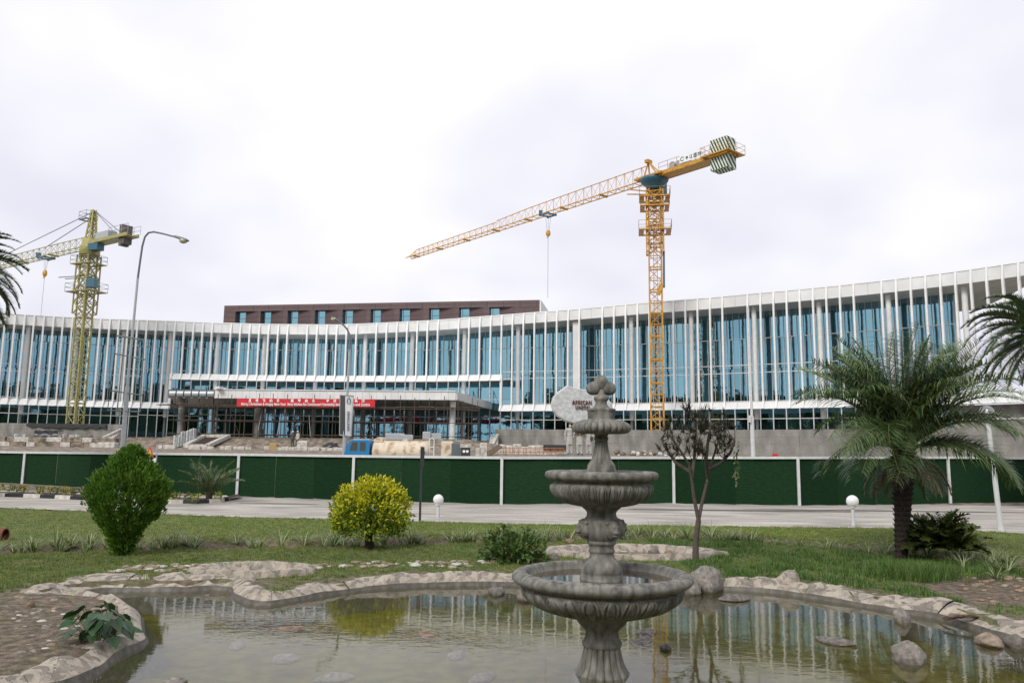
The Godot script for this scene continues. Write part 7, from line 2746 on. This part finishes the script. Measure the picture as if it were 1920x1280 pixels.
func build_low_plants() -> void:
	# broad-leaved plant on the near bank
	var b := Vector3(-5.387, -0.100, -10.981)
	var t := thing("broadleaf_plant", "dark green plant with large heart-shaped leaves on the pebbled bank", "plant", b)
	var hl := heart_leaf(0.2)
	var st := MB.new()
	for i in 46:
		var a := rf(0, TAU)
		var r := sqrt(rng.randf()) * 0.36
		var h := rf(0.06, 0.5) * (1.1 - r)
		var p := Vector3(cos(a) * r * 1.1, h, sin(a) * r)
		st.tube(b + Vector3(p.x * 0.3, 0, p.z * 0.3), b + p, 0.006, 0.004, 4, false)
		var o := part(t, "leaf", hl, mats.leaf_gloss, false)
		var k := rf(0.65, 1.15)
		o.transform = Transform3D(Basis(Vector3.UP, -a + rf(-0.5, 0.5)) * Basis(Vector3(0, 0, 1), rf(-0.9, -0.05)) * Basis(Vector3(1, 0, 0), rf(-0.4, 0.4)) * Basis.from_scale(Vector3(k, k, k)), p)
	part(t, "stem", st.mesh(), mk("stem_green", Color(0.06, 0.1, 0.035), 0.6))
	# leafy bush left of the fountain
	b = Vector3(0.088, -0.140, -19.208)
	t = thing("leafy_bush", "low green bush with reddish tips at the pond's far rim beside the fountain", "bush", b)
	var m := MB.new()
	for i in 330:
		var d := rdir()
		d.y = absf(d.y)
		var p := b + Vector3(d.x * 0.78, 0.1 + d.y * 0.7, d.z * 0.55) * pow(rng.randf(), 0.4)
		for j in 5:
			var dd := (d * 0.7 + rdir() * 0.6 + Vector3(0, -0.1, 0)).normalized()
			m.tint((Color(0.13, 0.09, 0.03) if rng.randf() < 0.12 else Color(0.06, 0.12, 0.025).lerp(Color(0.1, 0.17, 0.04), rng.randf())) * rf(0.8, 1.2))
			leaf(m, p + rdir() * 0.05, dd, dd.cross(rdir()).normalized(), rf(0.1, 0.17), rf(0.025, 0.04), 0.3)
	part(t, "foliage", m.mesh(), mats.leaf)
	var bs := MB.new()
	for i in 9:
		bs.tube(b - Vector3(0, 0.08, 0), b + Vector3(rf(-0.5, 0.5), rf(0.3, 0.6), rf(-0.3, 0.3)), 0.014, 0.006, 5)
	part(t, "stem", bs.mesh(), mats.bark)
	# small yellow-green plants in the kerb bed
	var i := 0
	for p in [Vector3(-25.694, 0.140, -41.121), Vector3(-24.978, 0.140, -40.748), Vector3(-24.414, 0.140, -40.348), Vector3(-23.883, 0.140, -39.951), Vector3(-22.718, 0.140, -39.211), Vector3(-22.251, 0.140, -38.586), Vector3(-22.039, 0.140, -38.878), Vector3(-21.506, 0.140, -38.519), Vector3(-21.498, 0.140, -39.004), Vector3(-20.738, 0.140, -38.223), Vector3(-20.292, 0.140, -37.861), Vector3(-15.086, 0.140, -35.991), Vector3(-14.630, 0.140, -35.688), Vector3(-13.849, 0.140, -35.076), Vector3(-13.483, 0.140, -34.961), Vector3(-12.802, 0.140, -35.671)]:
		var k := thing("bedding_plant", "small yellow-flecked bedding plant in the kerb-edged flower bed" if i % 3 != 1 else "small plain green bedding plant in the kerb-edged flower bed", "plant", p, "bedding plants")
		var q := MB.new()
		for j in 60:
			var dd := (Vector3.UP * 0.9 + rdir()).normalized()
			q.tint((Color(0.42, 0.36, 0.03) if (i % 3 != 1 and rng.randf() < 0.5) else Color(0.13, 0.17, 0.035)) * rf(0.8, 1.1))
			leaf(q, p + Vector3(rf(-0.16, 0.16), rf(0.02, 0.32), rf(-0.12, 0.12)), dd, dd.cross(rdir()).normalized(), rf(0.1, 0.17), 0.03)
		part(k, "foliage", q.mesh(), mats.leaf)
		i += 1
	# spider plants along the lawn's dug edge
	var vs := []
	for v in 6:
		var q := MB.new()
		for j in 20 + v * 3:
			var a := rf(0, TAU)
			var dd := Vector3(cos(a) * rf(0.25, 0.8), 1.0, sin(a) * rf(0.25, 0.8)).normalized()
			q.tint(Color(0.17, 0.22, 0.09).lerp(Color(0.42, 0.46, 0.29), pow(rng.randf(), 1.5)))
			blade(q, Vector3(cos(a), 0, sin(a)) * 0.03, dd, rf(0.34, 0.66), rf(0.008, 0.013), rf(0.15, 0.4), 5)
		vs.append(q.mesh())
	var spots := []
	for k in 125:
		var x := rf(-15.0, 7.0)
		spots.append(Vector2(x, line_z(trench, x) + rf(-0.1, 0.85)))
	for k in 34:
		var x := rf(5.0, 12.0)
		spots.append(Vector2(x, line_z(trench, x) + rf(0.0, 1.3)))
	for k in 14:
		spots.append(Vector2(rf(10.2, 13.2), rf(-19.6, -17.2)))
	for s in spots:
		if Vector2((s.x - (3.131656)) / 2.4, (s.y - (-20.981983)) / 1.3).length() < 1.0:
			continue
		var y := ground_y(s.x, s.y, 5.0)
		var o := single("spider_plant", "pale striped tuft of arching leaves along the lawn's dug edge", "plant", vs[rng.randi_range(0, 5)], mats.leaf, "striped tufts along the dug edge", Vector3(s.x, y, s.y))
		o.rotation.y = rf(0, TAU)
		var k := rf(0.8, 1.4)
		o.scale = Vector3(k, k * rf(0.65, 0.95), k)
	# fallen bundle of dead fronds in the water's edge
	var df := frond(0.6, 0.12, 0.25, 90, 0.3, 0.009, Color(0.2, 0.1, 0.06), Color(0.12, 0.07, 0.042), 0.06, 0.05, 2.0)
	var fo := single("dead_frond", "dry reddish-brown palm frond lying in the water by the rim", "dead frond", df, mats.leaf, "", Vector3(7.710, -0.140, -13.379))
	fo.rotation = Vector3(0.0, PI - 0.15, -0.08)


func tuft_mesh(n: int, h: float, spread: float, w: float) -> ArrayMesh:
	var m := MB.new()
	for i in n:
		var a := rf(0, TAU)
		var p := Vector3(cos(a), 0, sin(a)) * rf(0, spread)
		var d := Vector3(rf(-0.6, 0.6), 1.0, rf(-0.6, 0.6)).normalized()
		blade(m, p, d, h * rf(0.6, 1.2), w, rf(0.05, 0.3), 2)
	return m.mesh()


func scatter(called: String, label: String, tuft: ArrayMesh, spots: Array, cols: Array) -> void:
	var mm := MultiMesh.new()
	mm.transform_format = MultiMesh.TRANSFORM_3D
	mm.use_colors = true
	mm.mesh = tuft
	mm.instance_count = spots.size()
	for i in spots.size():
		var s: Array = spots[i]
		var k: float = s[1]
		mm.set_instance_transform(i, Transform3D(Basis(Vector3.UP, rf(0, TAU)) * Basis.from_scale(Vector3(k, k, k)), s[0]))
		mm.set_instance_color(i, (cols[0] as Color).lerp(cols[1], s[2]) * rf(0.8, 1.2))
	var o := MultiMeshInstance3D.new()
	o.name = called
	o.multimesh = mm
	o.material_override = mats.leaf
	add_child(o)
	tag(o, label, "grass", "", "stuff")


func build_grass() -> void:
	var upper := []
	for i in 26000:
		var x := rf(-23.0, 20.0)
		var kz := line_z(kerb, x)
		var tz := line_z(trench, x) + 0.25 * fnl.get_noise_2d(x * 1.1, 3.0)
		var z := lerpf(kz + 0.02, tz - 0.05, rng.randf())
		var n1 := fnl.get_noise_2d(x * 0.35, z * 0.8) * 0.5 + 0.5
		if z > tz - 0.02:
			continue
		upper.append([Vector3(x, ground_y(x, z, 5.0) - 0.01, z), rf(0.7, 1.2) * (1.5 if z < kz + 0.12 else 1.0), clampf(n1 + rf(-0.2, 0.2), 0, 1)])
	scatter("lawn_grass", "short mown lawn between the road and the pond", tuft_mesh(12, 0.055, 0.09, 0.006), upper, [Color(0.14, 0.235, 0.036), Color(0.28, 0.3, 0.075)])
	var lower := []
	var long := []
	for i in 52000:
		var x := rf(-15.0, 15.0)
		var tz := line_z(trench, x)
		var z := rf(tz, -9.0)
		var s := sd_fast(x, z)
		if s < 0.42 + 0.4 * fnl.get_noise_2d(x * 1.7, z * 1.7):
			continue
		if Vector2((x - (3.131656)) / 2.2, (z - (-20.981983)) / 1.25).length() < 1.0 or Vector2((x - (-5.303840)) / 1.25, (z - (-17.194786)) / 0.85).length() < 1.0:
			continue
		var so := soil_share(x, z, s)
		if rng.randf() < so * 1.3 + 0.12 or z < tz + 0.6 and rng.randf() < 0.8:
			continue
		var y := ground_y(x, z, s) - 0.01
		var n2 := fnl.get_noise_2d(x * 0.8, z * 0.8)
		if x > 4.0 and n2 > -0.1:
			long.append([Vector3(x, y, z), rf(0.7, 1.3), clampf(0.3 + rf(-0.3, 0.5), 0, 1)])
		else:
			lower.append([Vector3(x, y, z), rf(0.6, 1.2), clampf(0.5 + n2 + rf(-0.2, 0.2), 0, 1)])
	scatter("bank_grass", "patchy grass on the lower bank round the pond", tuft_mesh(11, 0.085, 0.07, 0.005), lower, [Color(0.11, 0.18, 0.03), Color(0.22, 0.24, 0.065)])
	scatter("rough_grass", "longer bright green grass on the bank under the feathery palm", tuft_mesh(12, 0.15, 0.07, 0.005), long, [Color(0.065, 0.14, 0.018), Color(0.11, 0.18, 0.035)])
	var clump := []
	for i in 260:
		var q := Vector3(8.607, -0.120, -17.492) + Vector3(rng.randfn() * 0.5, 0, rng.randfn() * 0.35)
		clump.append([Vector3(q.x, ground_y(q.x, q.z, 2.0), q.z), rf(0.7, 1.3), rng.randf()])
	scatter("tall_grass", "clump of tall fine grass at the foot of the feathery palm", tuft_mesh(16, 0.34, 0.08, 0.004), clump, [Color(0.07, 0.15, 0.02), Color(0.12, 0.2, 0.04)])


# ------------------------------------------------------------------ stones
func rock(label: String, at: Vector3, s: Vector3, mat: Material, seed_: float, group := "") -> void:
	var m := MB.new()
	var rows := []
	for r in 17:
		var t := -PI / 2 + PI * r / 16.0
		var row := PackedVector3Array()
		for i in 24:
			var a := TAU * i / 24.0
			var d := Vector3(cos(t) * cos(a), sin(t), cos(t) * sin(a))
			var e := d * 1.05 + Vector3(seed_, seed_ * 0.7, 0)
			var w := 1.0 + 0.3 * fnl.get_noise_3d(e.x, e.y, e.z) + 0.11 * fnl.get_noise_3d(e.x * 3.1, e.y * 3.1, e.z * 3.1)
			# blunt facets
			for f in 7:
				var fd := Vector3(sin(f * 2.1 + seed_), cos(f * 1.3 + seed_ * 2.0), cos(f * 2.9 + seed_)).normalized()
				w = minf(w, 0.86 / maxf(d.dot(fd), 0.2))
			row.append(d * w * s)
		rows.append(row)
	m.grid(rows, true, true)
	var o := single("rock", label, "rock", m.mesh(), mat, group, at)
	o.rotation.y = seed_


func build_stones() -> void:
	var u := 1.0 / 1500.0
	# [label, waterline or ground point, half width px, height px, depth, material]
	for q in [
		["round pale boulder half out of the water near the rim", Vector3(5.363, -0.300, -11.157), 0.26, 0.3, 0.24, "rock_pale"],
		["pointed pale rock standing at the far rim by the dead frond", Vector3(6.534, -0.300, -13.776), 0.19, 0.24, 0.16, "rock_pale"],
		["flat tilted rock just breaking the water near the big bank boulder", Vector3(4.250, -0.300, -15.558), 0.34, 0.12, 0.24, "rock_grey"],
		["long low rock awash in the rippled water", Vector3(4.779, -0.300, -12.183), 0.36, 0.09, 0.2, "rock_grey"],
		["long ochre rock awash close to the curving rim", Vector3(7.064, -0.300, -12.235), 0.36, 0.16, 0.22, "pebble"],
		["dark rounded rock beside the long ochre rock", Vector3(7.363, -0.300, -12.088), 0.16, 0.2, 0.16, "rock_grey"],
		["low grey rock in the water before the peninsula rim", Vector3(-0.238, -0.300, -15.874), 0.24, 0.17, 0.18, "rock_grey"],
		["dark rock close behind the fountain's lower bowl", Vector3(0.294, -0.300, -15.240), 0.2, 0.18, 0.18, "rock_grey"],
		["big white-grey boulder on the rim behind the fountain bowl", Vector3(4.017, -0.250, -16.737), 0.56, 0.46, 0.4, "rock_pale"],
		["smaller broken boulder leaning against the big bank boulder", Vector3(3.542, -0.300, -16.256), 0.3, 0.36, 0.26, "rock_pale"],
		["smooth brown boulder in the upper basin", Vector3(3.615, -0.160, -20.559), 0.21, 0.27, 0.2, "rock_grey"],
		["pale crumbly rock beside the smooth brown boulder", Vector3(4.016, -0.160, -20.699), 0.18, 0.2, 0.16, "pebble"],
		["small dark stone tip poking from the water by the fountain foot", Vector3(2.195, -0.300, -11.639), 0.1, 0.1, 0.08, "rock_grey"],
		["flat rock awash beside the fountain stem", Vector3(1.963, -0.340, -12.181), 0.42, 0.07, 0.22, "rock_grey"],
		["low mossy rock awash behind the fountain stem", Vector3(2.116, -0.330, -12.768), 0.3, 0.07, 0.2, "rock_grey"],
		["rounded stone breaking the water's surface by the near bank", Vector3(-3.875, -0.320, -9.749), 0.19, 0.09, 0.14, "rock_pale"],
		["pale stone lying under water off the pebbled bank", Vector3(-3.031, -0.440, -11.382), 0.26, 0.1, 0.2, "rock_pale"],
		["narrow pale stone lying under the still water", Vector3(-3.923, -0.440, -12.089), 0.28, 0.09, 0.13, "rock_pale"],
		["wide pale stone under water near the lamp's reflection", Vector3(-2.171, -0.440, -10.443), 0.3, 0.1, 0.16, "rock_pale"],
		["dim pale stone under water before the fountain", Vector3(-0.733, -0.460, -11.747), 0.22, 0.09, 0.14, "rock_pale"],
		["broad pale stone under water at the fountain's near side", Vector3(-0.317, -0.450, -10.561), 0.28, 0.1, 0.14, "rock_pale"],
		["brownish flat stone awash beyond the fountain", Vector3(-1.225, -0.340, -12.490), 0.34, 0.07, 0.16, "pebble_b"],
		["brownish flat stone awash under the golden bush's reflection", Vector3(-3.332, -0.340, -12.736), 0.4, 0.07, 0.18, "pebble_b"],
		["white peeling lump on the rim beside the side basin", Vector3(-6.055, -0.160, -16.740), 0.36, 0.2, 0.25, "concrete_pale"],
		["white worn lump of concrete rim below the rough grass", Vector3(5.675, -0.280, -16.721), 0.42, 0.42, 0.3, "concrete_pale"],
		["small pale pointed stone at the leafy bush's foot", Vector3(1.046, -0.140, -19.669), 0.16, 0.22, 0.12, "rock_pale"],
		["brown flat stone by the upper basin's rim", Vector3(1.719, -0.120, -23.468), 0.3, 0.1, 0.15, "pebble_b"],
		["pinkish stone at the tip of the inlet", Vector3(-7.571, -0.100, -13.130), 0.07, 0.11, 0.07, "pebble_b"]]:
		rock(q[0], (q[1] as Vector3) + Vector3(0, q[3] * 0.22, 0), Vector3(q[2], q[3] * 0.8, q[4]) * 0.84, mats[q[5]], q[1].x * 3.7 + q[1].z)
	# pebbles set in the soil of the near bank and of the far right bank
	var pm := []
	for v in 5:
		var m := MB.new()
		m.blob(Vector3.ZERO, Vector3(1, 0.42, 0.72), 10, 7, fnl, 0.35, 1.4, v * 6.0)
		pm.append(m.mesh())
	var bank := thing("pebble_paving", "", "")
	bank.set_meta("kind", "structure")
	var n := 0
	for k in 900:
		if n >= 120:
			break
		var x := rf(-8.4, -4.6)
		var z := rf(-15.0, -9.6)
		var s := shore_distance(Vector2(x, z))
		if s < 0.55 or s > 3.2:
			continue
		n += 1
		var o := part(bank, "pebble", pm[rng.randi_range(0, 4)], mats.white_stone if rng.randf() < 0.2 else (mats.pebble if rng.randf() < 0.6 else mats.rock_pale), false)
		var r := rf(0.025, 0.07)
		o.transform = Transform3D(Basis(Vector3.UP, rf(-0.5, 0.5)) * Basis.from_scale(Vector3(r, r, r)), Vector3(x, ground_y(x, z, s) - 0.004, z))
	var far := thing("pebble_strip", "", "")
	far.set_meta("kind", "structure")
	n = 0
	for k in 900:
		if n >= 120:
			break
		var x := rf(8.4, 12.5)
		var z := rf(-17.6, -14.0)
		var s := shore_distance(Vector2(x, z))
		if s < 0.9 or soil_share(x, z, s) < 0.55:
			continue
		n += 1
		var o := part(far, "pebble", pm[rng.randi_range(0, 4)], mats.pebble_b if rng.randf() < 0.6 else mats.pebble, false)
		var r := rf(0.04, 0.1)
		o.transform = Transform3D(Basis(Vector3.UP, rf(-0.6, 0.6)) * Basis.from_scale(Vector3(r, r, r)), Vector3(x, ground_y(x, z, s) + 0.012, z))
	# broken flat stones along the far rim and round the little basins
	var edge := thing("stone_edging", "", "")
	edge.set_meta("kind", "structure")
	for k in 150:
		var a := Vector3(-4.590, -0.120, -17.953)
		var b := Vector3(-0.301, -0.120, -18.666)
		if k >= 90:
			a = Vector3(-8.215, -0.120, -17.168)
			b = Vector3(-6.552, -0.120, -17.464)
		var p := a.lerp(b, rng.randf()) + Vector3(0, 0, rf(-0.55, 0.35))
		var o := part(edge, "flat_stone", pm[rng.randi_range(0, 4)], [mats.pebble, mats.pebble_b, mats.concrete_pale, mats.white_stone][rng.randi_range(0, 3)], false)
		var r := rf(0.05, 0.15)
		o.transform = Transform3D(Basis(Vector3.UP, rf(0, 3)) * Basis.from_scale(Vector3(r, r * 0.7, r)), Vector3(p.x, ground_y(p.x, p.z, 1.0) + 0.012, p.z))
